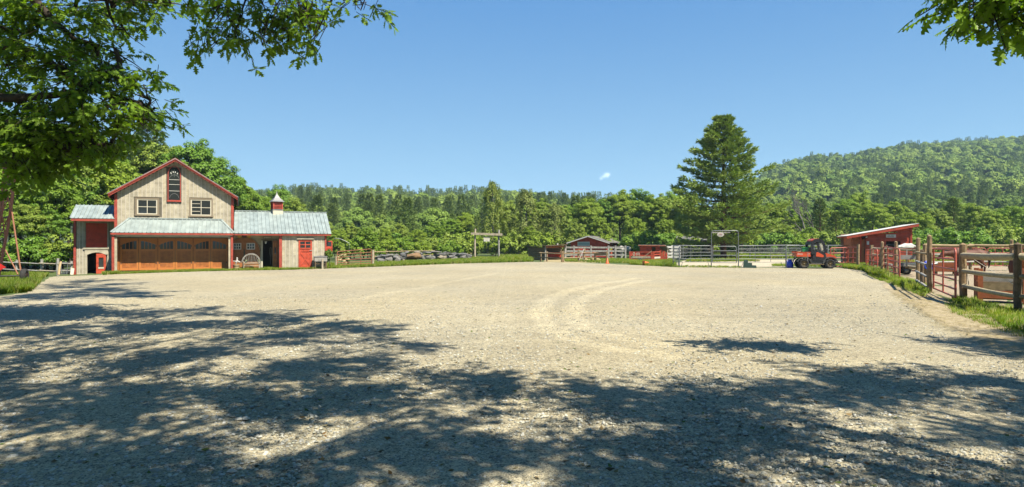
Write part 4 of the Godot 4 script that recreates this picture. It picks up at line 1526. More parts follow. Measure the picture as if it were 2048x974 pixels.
	rod(pipe, "hose", M.galvanised, Vector3(0, -0.02, 0), Vector3(0, 1.66, 0), 0.013)
	# cream flowering shrub behind the gate
	for q in [[682, 528, 0.55, "cream flowering shrub behind the rusty gate, its taller clump"], [692, 531, 0.36, "cream flowering shrub behind the rusty gate, its low clump"]]:
		var sp := gp(q[0], q[1])
		var sh := thing("flowering_shrub", q[3], "shrub", sp)
		part(sh, "stems", tube([Vector3(0, -0.03, 0), Vector3(0.0, q[2], 0)], 0.02, 5), M.bark)
		part(sh, "leaves", crown_mesh(303, q[2] * 0.8, q[2] * 0.8, q[2] * 0.8, 12, 40, 0.07, [Color(0.09, 0.17, 0.03), Color(0.06, 0.12, 0.02)], q[2] * 0.8), M.leaf)
		part(sh, "blossom", crown_mesh(304, q[2] * 0.85, q[2] * 0.85, q[2] * 0.85, 12, 26, 0.08, [Color(0.70, 0.58, 0.34), Color(0.76, 0.66, 0.42)], q[2] * 0.85), M.grass_blade)


func flower_mesh(sd: int, r: float, y: float, c: Color) -> ArrayMesh:
	return crown_mesh(sd, r, r * 0.7, r, 6, 12, 0.05, [c, Color(0.08, 0.16, 0.03)], y)


# ------------------------------------------------------------------ left edge
func build_left_side() -> void:
	# old hay elevator on wheels, rusted red
	var d := 26.2
	var base := at(20, 565, d)
	base.y = 0
	var el := thing("hay_elevator", "tall rusty hay elevator frame on rubber wheels at the wood's edge", "hay elevator", base)
	var P := func(px: float, py: float, dd: float) -> Vector3: return at(px, py, dd) - base
	# two truss rails of the raised conveyor
	var near_rail := [P.call(31, 318, d - 0.3), P.call(28, 362, d - 0.25), P.call(21, 425, d - 0.2), P.call(11, 480, d - 0.1), P.call(-4, 560, d)]
	var far_rail := [P.call(9, 326, d + 1.0), P.call(6, 370, d + 1.0), P.call(1, 430, d + 1.1), P.call(-9, 490, d + 1.2), P.call(-24, 560, d + 1.2)]
	for i in 4:
		beam(el, "side_rail", M.rust_dark, near_rail[i], near_rail[i + 1], 0.06, 0.10)
		beam(el, "side_rail", M.rust_dark, far_rail[i], far_rail[i + 1], 0.06, 0.10)
		beam(el, "truss_rail", M.rust_dark, near_rail[i] + Vector3(-0.28, -0.08, 0.1), near_rail[i + 1] + Vector3(-0.28, -0.08, 0.1), 0.04, 0.05)
		beam(el, "lattice_bar", M.rust_dark, near_rail[i], near_rail[i + 1] + Vector3(-0.28, -0.08, 0.1), 0.025, 0.03)
		beam(el, "lattice_bar", M.rust_dark, near_rail[i] + Vector3(-0.28, -0.08, 0.1), near_rail[i + 1], 0.025, 0.03)
	for i in 16:
		var t := i / 15.0 * 3.99
		var k := mini(int(t), 3)
		var a: Vector3 = near_rail[k].lerp(near_rail[k + 1], t - k)
		var b: Vector3 = far_rail[k].lerp(far_rail[k + 1], t - k)
		beam(el, "cross_bar", M.rust_dark, a, b, 0.035, 0.05)
	# long struts to the axle
	rod(el, "strut", M.rust_tube, P.call(24, 424, d - 0.2), P.call(43, 553, d - 0.55), 0.032)
	rod(el, "strut", M.rust_tube, P.call(11, 500, d - 0.1), P.call(36, 549, d - 0.5), 0.026)
	rod(el, "strut", M.rust_dark, P.call(2, 430, d + 1.1), P.call(-12, 553, d + 0.8), 0.03)
	var hub: Vector3 = P.call(48.5, 551.5, d - 0.6)
	rod(el, "axle", M.iron, Vector3(hub.x, 0.30, hub.z), Vector3(hub.x - 2.0, 0.30, hub.z + 1.0), 0.03)
	for q in [Vector3(hub.x, 0.29, hub.z), Vector3(hub.x - 2.0, 0.29, hub.z + 1.0)]:
		var w := hold(el, "wheel", q, Vector3(0, 0, 90))
		w.rotation = Vector3(0, 0.42, PI / 2)
		part(w, "tyre", lathe([[0.17, -0.09], [0.27, -0.10], [0.30, -0.05], [0.31, 0.0], [0.30, 0.05], [0.27, 0.10], [0.17, 0.09], [0.17, -0.09]], 20), M.tyre)
		part(w, "rim", lathe([[0.0, -0.05], [0.17, -0.08], [0.17, 0.08], [0.0, 0.05]], 14), M.rust_dark)
	# red triangular emblem on a stake
	var ep := at(-3, 533, 24.5)
	var em := thing("warning_triangle", "bright red triangle plate on a stake before the hay elevator", "sign", Vector3(ep.x, 0, ep.z))
	part(em, "plate", extrude(PackedVector2Array([Vector2(-0.12, -0.26), Vector2(0.33, -0.03), Vector2(-0.12, 0.24)]), 0, 0.012), M.red_emblem, Transform3D(Basis(), Vector3(0, ep.y, 0.03)))
	rod(em, "stake", M.iron, Vector3(0.0, -0.05, 0.01), Vector3(0.0, ep.y + 0.15, 0.01), 0.016)
	# old rail fence at the foot of the wood
	var fe := thing("rail_fence", "old grey two-rail fence along the foot of the dark wood", "fence", Vector3(-28.5, 0, -36))
	var posts := [at(-40, 530, 37.0), at(34, 530, 36.5), at(84, 530, 36.0), at(116, 530, 35.2), at(143, 530, 36.2)]
	for i in posts.size():
		var q: Vector3 = posts[i] - fe.position
		q.y = gh(posts[i].x, posts[i].z)
		rough_log(fe, "post", M.timber_grey, q + Vector3(0, -0.15, 0), q + Vector3(0, [0.95, 0.85, 0.95, 1.0, 0.8][i], 0), 0.08)
		posts[i] = q
	for i in posts.size() - 1:
		for h in [0.70, 0.28]:
			rough_log(fe, "rail", M.timber_grey if i != 2 else M.timber_pale, posts[i] + Vector3(-0.1, h, 0.05), posts[i + 1] + Vector3(0.1, h - 0.04, 0.05), 0.055, 0.7)
	# hand truck with a chrome hoop
	var hp := gp(128.5, 548.5, -0.1)
	var ht := thing("hand_truck", "silver hooped hand truck standing beside the annex corner", "hand truck", hp, 26)
	var pts := [Vector3(-0.15, 0.0, 0), Vector3(-0.15, 0.58, -0.05), Vector3(-0.14, 0.64, -0.055), Vector3(-0.10, 0.68, -0.06), Vector3(0.10, 0.68, -0.06), Vector3(0.14, 0.64, -0.055), Vector3(0.15, 0.58, -0.05), Vector3(0.15, 0.0, 0)]
	part(ht, "hoop_frame", tube(pts, 0.016, 7), M.galvanised)
	for y in [0.12, 0.28]:
		rod(ht, "cross_bar", M.galvanised, Vector3(-0.15, y, -0.01), Vector3(0.15, y, -0.01), 0.011)
	bx(ht, "toe_plate", M.galvanised, Vector3(0, 0.01, 0.08), Vector3(0.32, 0.015, 0.18))
	for s in [-1, 1]:
		var w := hold(ht, "wheel", Vector3(s * 0.19, 0.10, -0.05), Vector3(0, 0, 90))
		part(w, "tyre", lathe([[0.05, -0.025], [0.10, -0.02], [0.105, 0.0], [0.10, 0.02], [0.05, 0.025], [0.05, -0.025]], 14), M.tyre)
		part(w, "rim", lathe([[0.0, -0.02], [0.05, -0.022], [0.05, 0.022], [0.0, 0.02]], 10), M.galvanised)
	for i in 4:
		rod(ht, "wire_bow", M.galvanised, Vector3(-0.13 + i * 0.085, 0.02, 0.1), Vector3(-0.12 + i * 0.08, 0.17, 0.03), 0.007)
	# split log and a plank by the annex corner
	var sp := gp(117, 549.5, -0.08)
	var lg := thing("split_log", "pale split log leaning by the old rail fence near the hand truck", "log", sp)
	rough_log(lg, "wood", M.new_lumber, Vector3(0, 0.0, 0.0), Vector3(-0.06, 0.72, -0.25), 0.075, 0.6)
	var pk := gp(144, 548.5, -0.15)
	var pb := thing("leaning_plank", "pale plank end leaning against the red corner board of the annex", "plank", pk, 24)
	beam(pb, "wood", M.cream_paint, Vector3(0, -0.02, 0.05), Vector3(0.03, 0.34, -0.05), 0.16, 0.04)


# ------------------------------------------------------------------ stone wall, gate and timber frame
func build_wall_and_frame() -> void:
	# rusty tube gate between two pale posts
	var a := gp(671.5, 533.5)
	var b := gp(746, 531.0)
	var pa := thing("gate_post", "pale wooden gate post beside the leafy plant, hinge side of the rusty gate", "post", a)
	rough_log(pa, "shaft", M.timber_pale, Vector3(0, -0.1, 0), Vector3(0, 0.74, 0), 0.07)
	var pb := thing("gate_post", "pale wooden gate post where the rusty gate meets the stone wall", "post", b)
	rough_log(pb, "shaft", M.timber_pale, Vector3(0, -0.1, 0), Vector3(0, 1.16, 0), 0.085)
	var ga := a.lerp(b, 0.035)
	var gb := a.lerp(b, 0.955)
	tube_gate("tube_gate", "rusty orange six-rail tube gate between the barn wing and the stone wall", ga, gb, 0.12, 1.08, 0.16, 1.24, 6, [0.68], M.rust_tube, 0.028)
	# rail fence running behind the stones
	var rf := thing("rail_fence", "low pale rail fence behind the heap of wall stones", "fence", gp(748, 526))
	var fp := [gp(748, 524.5), gp(773, 524), gp(803, 522), gp(880, 518), gp(942, 515.5)]
	for i in fp.size():
		var q: Vector3 = fp[i] - rf.position
		rough_log(rf, "post", M.post_wood, q + Vector3(0, -0.1, 0), q + Vector3(0, 1.15, 0), 0.05)
		if i:
			var p: Vector3 = fp[i - 1] - rf.position
			rough_log(rf, "rail", M.rail_tan, p + Vector3(-0.1, 0.92, 0), q + Vector3(0.1, 0.90, 0), 0.065, 0.8)
			rough_log(rf, "rail", M.rail_tan, p + Vector3(-0.1, 0.5, 0), q + Vector3(0.1, 0.48, 0), 0.055, 0.8)
	# dry stone wall, tumbled, of big field stones
	var w := thing("stone_wall", "tumbled dry stone wall of big grey field stones in the grass", "stone wall", gp(850, 524))
	var P := func(px: float, py: float) -> Vector3:
		var t := (px - 755.0) / 185.0
		return at(px, py, lerpf(50.5, 62.5, t)) - w.position
	var big := [[822, 513, 36, 16, 4, -4], [763, 521, 16, 13, 0, 10], [777, 519, 15, 15, 1, 0], [791, 520, 18, 15, 1, 5], [765, 511, 14, 6, 2, -6], [780, 511, 18, 6, 1, -12], [788, 514, 12, 6, 2, 8], [803, 521, 10, 14, 3, -30], [806, 510, 12, 9, 2, 0], [812, 506, 12, 8, 0, -10], [852, 505, 18, 5, 0, 4], [846, 517, 12, 12, 1, 40], [857, 514, 17, 13, 1, 0], [866, 517, 10, 10, 0, 30], [874, 512, 22, 11, 3, 0], [884, 508, 16, 7, 2, -6], [870, 504, 24, 6, 1, -3], [894, 506, 15, 8, 0, 0], [886, 516, 18, 9, 3, -8], [898, 514, 18, 8, 0, 0], [908, 518, 24, 12, 1, 4], [906, 508, 14, 7, 2, 0], [916, 509, 14, 7, 0, -8], [926, 509, 16, 6, 2, 0], [926, 516, 22, 13, 1, 0], [938, 511, 12, 7, 0, 0], [938, 517, 12, 9, 2, 0], [818, 522, 24, 7, 0, 0], [838, 523, 26, 7, 1, 0], [860, 521, 22, 8, 0, 0], [880, 521, 22, 8, 2, 0], [772, 526, 20, 7, 2, 0], [795, 525, 18, 7, 0, 0], [834, 505, 14, 7, 3, 3], [842, 507, 10, 6, 0, 0], [899, 521, 22, 8, 0, 0], [921, 521, 24, 7, 2, 0], [802, 515, 10, 8, 0, 12], [758, 526, 14, 7, 1, 0]]
	for i in big.size():
		var q: Array = big[i]
		var c: Vector3 = P.call(q[0], q[1])
		var s := lerpf(50.5, 62.5, (q[0] - 755.0) / 185.0) / F
		var sc := Vector3(q[2] * s * 1.14, q[3] * s * 1.16, q[2] * s * rng.randf_range(0.75, 1.1))
		var m: Material = M.stone_brown if q[4] == 4 else M["stone%d" % q[4]]
		var st := part(w, "stone", meshes["rock%d" % (3 + i % 5)], m, Transform3D(Basis(Vector3.BACK, deg_to_rad(-q[5])) * Basis.from_scale(sc) * Basis(Vector3.UP, rng.randf_range(0, TAU)), c + Vector3(0, 0, rng.randf_range(-0.12, 0.1))))
		if q[4] == 4:
			st.set_meta("label", "largest stone, long and rusty brown")
	# second layer behind, so the wall has depth
	for i in 34:
		var px := lerpf(758, 938, i / 33.0)
		var c: Vector3 = P.call(px, 515 + 6.0 * (i % 3)) + Vector3(0, 0, -0.55)
		var sz := rng.randf_range(0.45, 0.85)
		part(w, "stone", meshes["rock%d" % (3 + i % 5)], M["stone%d" % (i % 3)], Transform3D(Basis(Vector3(1, 1, 0.3).normalized(), rng.randf_range(0, TAU)) * Basis.from_scale(Vector3(sz, sz * 0.7, sz)), c))
	# timber frame with a hanging sign
	var d := 66.0
	var s := d / F
	var fr := thing("timber_frame", "grey two-post timber gateway with a heavy crossbeam over the grass", "gateway", at(973, 517, d) * Vector3(1, 0, 1))
	var L := func(px: float, py: float, dz := 0.0) -> Vector3: return at(px, py, d) - fr.position + Vector3(0, 0, dz)
	rough_log(fr, "post", M.timber_pale, Vector3(L.call(949.5, 0).x, -0.1, 0), L.call(950.5, 457.5), 0.115)
	rough_log(fr, "post", M.timber_grey, Vector3(L.call(998, 0).x, -0.1, 0), L.call(998, 459.5), 0.115)
	beam(fr, "crossbeam", M.timber_pale, L.call(942.5, 467.2, 0.16), L.call(1005, 469.2, 0.16), 0.30, 0.24)
	for q in [[949, 0], [996, 0]]:
		rough_log(fr, "brace", M.post_dark, Vector3(L.call(q[0] - 7, 0).x, 0.0, -0.7), Vector3(L.call(q[0], 0).x, 1.25, -0.1), 0.06)
	var sg := thing("hanging_sign", "small cream sign board hanging under the timber crossbeam", "sign", at(973.5, 478, d) + Vector3(0, 0, 0.16))
	bx(sg, "board", M.cream_paint, Vector3(0, -0.02, 0), Vector3(0.66, 0.50, 0.04))
	bx(sg, "lower_panel", M.white_paint, Vector3(0, -0.14, 0.024), Vector3(0.62, 0.24, 0.012))
	for k in 3:
		bx(sg, "lettering", M.new_lumber, Vector3(-0.02 + 0.03 * k, -0.08 - 0.05 * k, 0.032), Vector3(0.40 - 0.08 * k, 0.016, 0.004))
	for e in [-1, 1]:
		rod(sg, "chain", M.iron, Vector3(e * 0.26, 0.22, 0), Vector3(e * 0.26, 0.33, 0), 0.012)


func tube_gate(called: String, label: String, a: Vector3, b: Vector3, low_a: float, high_a: float, low_b: float, high_b: float, rails: int, stays: Array, m: Material, r: float, group := "", category := "gate") -> Node3D:
	# a welded tube gate from a to b with rounded upper corners
	var g := thing(called, label, category, a, 0, group)
	var d := b - a
	d.y = 0
	var pts := []
	var c := minf(0.12, d.length() * 0.08)
	var n := d.normalized()
	pts = [Vector3(0, low_a, 0), Vector3(0, high_a - c, 0), Vector3(0, high_a - c * 0.3, 0) + n * c * 0.3, Vector3(0, high_a, 0) + n * c, d + Vector3(0, high_b, 0) - n * c, d + Vector3(0, high_b - c * 0.3, 0) - n * c * 0.3, d + Vector3(0, high_b - c, 0), d + Vector3(0, low_b, 0)]
	part(g, "outer_tube", tube(pts, r, 8), m)
	for i in rails - 1:
		var t := float(i) / (rails - 1)
		t = pow(t, 1.12)
		rod(g, "rail", m, Vector3(0, lerpf(low_a, high_a, t), 0), d + Vector3(0, lerpf(low_b, high_b, t), 0), r * 0.9)
	for t in stays:
		rod(g, "stay", m, d * t + Vector3(0, lerpf(low_a, low_b, t), 0), d * t + Vector3(0, lerpf(high_a, high_b, t), 0), r * 0.8)
	return g


# ------------------------------------------------------------------ middle of the yard's far edge
func build_middle_yard() -> void:
	# --- low log shelter, open to the right
	var d := 61.0
	var base := at(1092, 520, d) * Vector3(1, 0, 1)
	var lg := thing("log_shelter", "low brown log shelter with an open front at the yard's far edge", "shelter", base)
	var X := func(px: float) -> float: return (px - 1024.0) / F * d - base.x
	var Y := func(py: float) -> float: return EYE + (487.0 - py) / F * d
	var xa: float = X.call(1056)
	var xm: float = X.call(1090)
	var xb: float = X.call(1131)
	for i in 6:
		rough_log(lg, "wall_log", M.log_brown, Vector3(xa + 0.1, 0.08 + i * 0.215, -0.9), Vector3(xm + 0.1, 0.06 + i * 0.215, 0.35), 0.115)
	for i in 6:
		rough_log(lg, "wall_log", M.log_brown, Vector3(xa + 0.1, 0.08 + i * 0.215, -0.9), Vector3(xb - 0.2, 0.08 + i * 0.215, -2.6), 0.115)
	rough_log(lg, "post", M.timber_grey, Vector3(xm, -0.1, 0.42), Vector3(xm, 1.42, 0.42), 0.09)
	rough_log(lg, "post", M.timber_grey, Vector3(xb, -0.1, -0.3), Vector3(xb, 1.5, -0.3), 0.09)
	rough_log(lg, "lintel", M.orange_board, Vector3(xm, 1.30, 0.36), Vector3(xb, 1.36, -0.32), 0.07)
	bx(lg, "manger", M.red_barn, Vector3((xm + xb) / 2, 0.5, -1.4), Vector3(1.6, 0.5, 0.3))
	var st := SurfaceTool.new()
	st.begin(Mesh.PRIMITIVE_TRIANGLES)
	st.set_smooth_group(-1)
	prism(st, [Vector3(xa - 0.15, 1.36, -0.85), Vector3(xm + 0.05, 1.46, 0.75), Vector3(xb + 0.2, 1.58, 0.0), Vector3(xb - 0.1, 1.50, -2.9)], Vector3.UP, 0.07)
	st.generate_normals()
	part(lg, "roof", st.commit(), M.post_dark)
	rod(lg, "vent_pipe", M.white_paint, Vector3(X.call(1116), 1.5, -0.6), Vector3(X.call(1116), 1.66, -0.6), 0.07)
	# --- red stable with a grey shingle roof
	red_stable()
	# --- tan split-rail pen before it
	var rp := thing("split_rail_pen", "tan split-rail pen fence on the straw before the red stable", "fence", gp(1150, 524))
	var pts := [[1081.5, 522.5, 0.85], [1094, 523, 0.92], [1124, 524.5, 1.0], [1127, 524.5, 1.0], [1157, 523.5, 1.1], [1169, 523.2, 1.25], [1190, 523.2, 0.85], [1213.5, 523.8, 0.95]]
	var q := []
	for p in pts:
		var g := gp(p[0], p[1]) - rp.position
		q.append(g)
		rough_log(rp, "post", M.post_wood if p[2] < 1.2 else M.rail_tan, g + Vector3(0, -0.1, 0), g + Vector3(0, p[2], 0), 0.085)
	for i in q.size() - 1:
		if i == 2 or i == 4:
			continue
		for h in [0.78, 0.38]:
			rough_log(rp, "rail", M.rail_tan, q[i] + Vector3(-0.12, h, 0.05), q[i + 1] + Vector3(0.12, h - 0.02, 0.05), 0.075, 0.7)
	beam(rp, "board", M.rail_tan, q[6] + Vector3(0, 0.68, 0.1), q[7] + Vector3(0, 0.74, 0.1), 0.06, 0.26)
	# small white-cross gate in that pen
	var wg := thing("cross_gate", "small pale gate with crossed twigs in the split-rail pen", "gate", rp.position + q[4])
	var e: Vector3 = q[5] - q[4]
	for h in [0.25, 0.85]:
		rod(wg, "rail", M.timber_pale, Vector3(0.05, h, 0), e + Vector3(-0.05, h, 0), 0.03)
	rod(wg, "brace", M.stone_white, Vector3(0.05, 0.15, 0.04), e + Vector3(-0.05, 1.15, 0.04), 0.03)
	rod(wg, "brace", M.stone_white, Vector3(0.1, 1.05, 0.06), e + Vector3(-0.1, 0.1, 0.06), 0.03)
	# bale of straw and log lying in the pen
	var bl := thing("straw_heap", "tan heap of straw lying in the split-rail pen", "straw", gp(1184, 522.0))
	for i in 9:
		part(bl, "tuft", meshes["rock%d" % (i % 3)], M.straw, Transform3D(Basis(Vector3.UP, i * 1.3) * Basis.from_scale(Vector3(0.6, 0.25, 0.4)), Vector3(rng.randf_range(-0.7, 0.7), 0.06 + 0.05 * (i % 3), rng.randf_range(-0.3, 0.3))))
	# --- tall grey plank fence in front of the stable
	var pf := thing("plank_fence", "tall grey plank fence in front of the red stable", "fence", gp(1190, 518.5))
	var fx := [1131.5, 1148, 1182, 1217, 1231, 1251]
	var prev := Vector3.ZERO
	for i in fx.size():
		var g := gp(fx[i], 518.5) - pf.position
		bx(pf, "post", M.timber_grey, g + Vector3(0, 0.68, 0), Vector3(0.16, 1.52, 0.16))
		if i:
			for h in [1.24, 0.86, 0.46]:
				beam(pf, "plank", M.timber_grey, prev + Vector3(0.08, h, 0.02), g + Vector3(-0.08, h + rng.randf_range(-0.02, 0.02), 0.02), 0.05, 0.18)
		prev = g
	# --- white horse behind the plank fence
	horse("horse", "white horse standing behind the tall grey plank fence", gp(1250, 516.0), 196, M.white_coat, M.black_hair, 1.0, 0.95)
	# --- white boards beyond the coop
	var wb := thing("white_fence", "white board fence between the red coop and the round pen", "fence", at(1344, 517, 60.0) * Vector3(1, 0, 1))
	for i in 3:
		bx(wb, "post", M.white_paint, Vector3(-0.7 + i * 0.7, 0.72, 0), Vector3(0.12, 1.5, 0.12))
	for h in [1.3, 0.98, 0.66, 0.34]:
		bx(wb, "board", M.white_paint, Vector3(0, h, 0.07), Vector3(1.7, 0.19, 0.03))
	# --- red coop
	coop()
	# --- traffic cones
	var c0 := thing("traffic_cone", "upright orange traffic cone at the end of the split-rail pen", "traffic cone", gp(1214.5, 527.3), 0, "traffic cones")
	cone(c0)
	var c1 := thing("traffic_cone", "orange traffic cone lying on its side before the red coop", "traffic cone", gp(1290, 530.2) + Vector3(-0.1, 0.165, 0), 0, "traffic cones")
	cone(c1)
	c1.rotation_degrees = Vector3(0, 20, -86)


func cone(c: Node3D) -> void:
	bx(c, "base", M.cone_orange, Vector3(0, 0.015, 0), Vector3(0.34, 0.03, 0.34))
	part(c, "body", lathe([[0.14, 0.03], [0.125, 0.06], [0.035, 0.46], [0.025, 0.47], [0.0, 0.47]], 16), M.cone_orange)


func red_stable() -> void:
	var sb := thing("red_stable", "dark red stable with grey shingle roof and three openings behind the plank fence", "stable", at(1186, 515, 70.0) * Vector3(1, 0, 1), -20.0)
	# own axes: x along the gable end, z towards the viewer; the long side faces +x
	var hw := 2.15
	var L := 8.4
	var eave := 1.78
	var peak := 2.46
	var off := Vector3(-0.4, 0, 0.6)
	var body := hold(sb, "walls", off)
	var n := 20
	for i in n:
		var xa := lerpf(-hw, hw, float(i) / n)
		var xb := lerpf(-hw, hw, float(i + 1) / n)
		var ya := peak - absf(xa) / hw * (peak - eave)
		var yb := peak - absf(xb) / hw * (peak - eave)
		part(body, "board", extrude(PackedVector2Array([Vector2(xa + 0.004, -0.1), Vector2(xb - 0.004, -0.1), Vector2(xb - 0.004, yb), Vector2(xa + 0.004, ya)]), -0.03, 0.0 + 0.006 * (i % 2)), M.red_barn)
	bx(body, "back_wall", M.inside_wood, Vector3(-hw + 0.05, eave / 2, -L / 2), Vector3(0.1, eave, L))
	bx(body, "end_wall", M.red_barn, Vector3(0, eave / 2, -L), Vector3(hw * 2, eave, 0.1))
	bx(body, "floor_slab", M.inside_wood, Vector3(0, 0.0, -L / 2), Vector3(hw * 2 - 0.1, 0.06, L - 0.1))
	# long side with three arched openings
	var side := hold(sb, "long_side", off)
	var holes := [[0.7, 2.2], [3.0, 4.8], [5.8, 7.4]]
	var z := 0.0
	for h in holes + [[L, L]]:
		var w: float = h[0] - z
		bx(side, "board_panel", M.red_shed if z > 0 else M.red_barn, Vector3(hw - 0.02, eave / 2, -(z + w / 2)), Vector3(0.06, eave + 0.1, w))
		if h[1] > h[0]:
			bx(side, "header", M.red_shed, Vector3(hw - 0.02, eave - 0.08, -(h[0] + h[1]) / 2), Vector3(0.058, 0.32, h[1] - h[0] - 0.002))
			for s in [0, 1]:
				var zc: float = h[0] if s == 0 else h[1]
				var dir := 1.0 if s == 0 else -1.0
				part(side, "corner_fillet", extrude(PackedVector2Array([Vector2(0, 0), Vector2(0, -0.28), Vector2(0.10, -0.10), Vector2(0.28, 0)]), -0.028, 0.028), M.red_shed, Transform3D(Basis(Vector3(0, 0, -dir), Vector3.UP, Vector3(dir, 0, 0)), Vector3(hw - 0.02, eave - 0.24, -zc)))
		z = h[1]
	for k in 3:
		bx(sb, "inner_wall", M.inside_wood, off + Vector3(0, eave / 2, -[2.6, 5.3, 8.2][k]), Vector3(hw * 2 - 0.3, eave, 0.06))
	# shingled roof, slabs of courses on both slopes
	var roof := hold(sb, "roof", off)
	for s in [-1, 1]:
		var cn := 7
		var run := Vector3(s * (hw + 0.35), -(peak - eave) / hw * (hw + 0.35), 0)
		for i in cn:
			var p0 := Vector3(0, peak + 0.10, 0) + run * (float(i) / cn)
			var p1 := Vector3(0, peak + 0.10, 0) + run * (float(i + 1) / cn + 0.02)
			var st := SurfaceTool.new()
			st.begin(Mesh.PRIMITIVE_TRIANGLES)
			st.set_smooth_group(-1)
			var lift := Vector3(0, 0.015, 0)
			prism(st, [p0 + Vector3(0, -0.01, 0.3), p1 + lift + Vector3(0, 0, 0.3), p1 + lift + Vector3(0, 0, -L - 0.3), p0 + Vector3(0, -0.01, -L - 0.3)], Vector3.UP, 0.045)
			st.generate_normals()
			part(roof, "shingle_course", st.commit(), M.shingle if i % 2 else M.shingle_dark)
		beam(roof, "rake_board", M.white_paint, Vector3(s * 0.02, peak + 0.0, 0.31), Vector3(run.x, peak + 0.0 + run.y, 0.31), 0.11, 0.03, Vector3.BACK)
	beam(roof, "eave_board", M.white_paint, Vector3(hw + 0.34, eave - 0.10, -L * 0.55), Vector3(hw + 0.34, eave - 0.10, -L - 0.28), 0.03, 0.12)
	# white board sign with teal lines, and a small plate
	var sg := thing("stable_sign", "long white sign with pale teal lettering on the red stable's gable", "sign", sb.transform * (off + Vector3(-0.55, 1.62, 0.02)), -20.0)
	bx(sg, "board", M.white_paint, Vector3(0, 0, 0), Vector3(1.42, 0.46, 0.03))
	bx(sg, "field", M.print_teal, Vector3(0.02, 0, 0.018), Vector3(1.26, 0.26, 0.008))
	for k in 2:
		bx(sg, "lettering", M.timber_grey, Vector3(0.02, 0.08 - 0.16 * k, 0.024), Vector3(1.16, 0.03, 0.006))
	var sp := thing("small_plate", "small white plate below the long sign on the red stable", "sign", sb.transform * (off + Vector3(0.75, 1.22, 0.02)), -20.0)
	bx(sp, "board", M.cream_paint, Vector3.ZERO, Vector3(0.42, 0.18, 0.025))
	bx(sp, "lettering", M.window_trim, Vector3(0, -0.02, 0.015), Vector3(0.32, 0.02, 0.006))


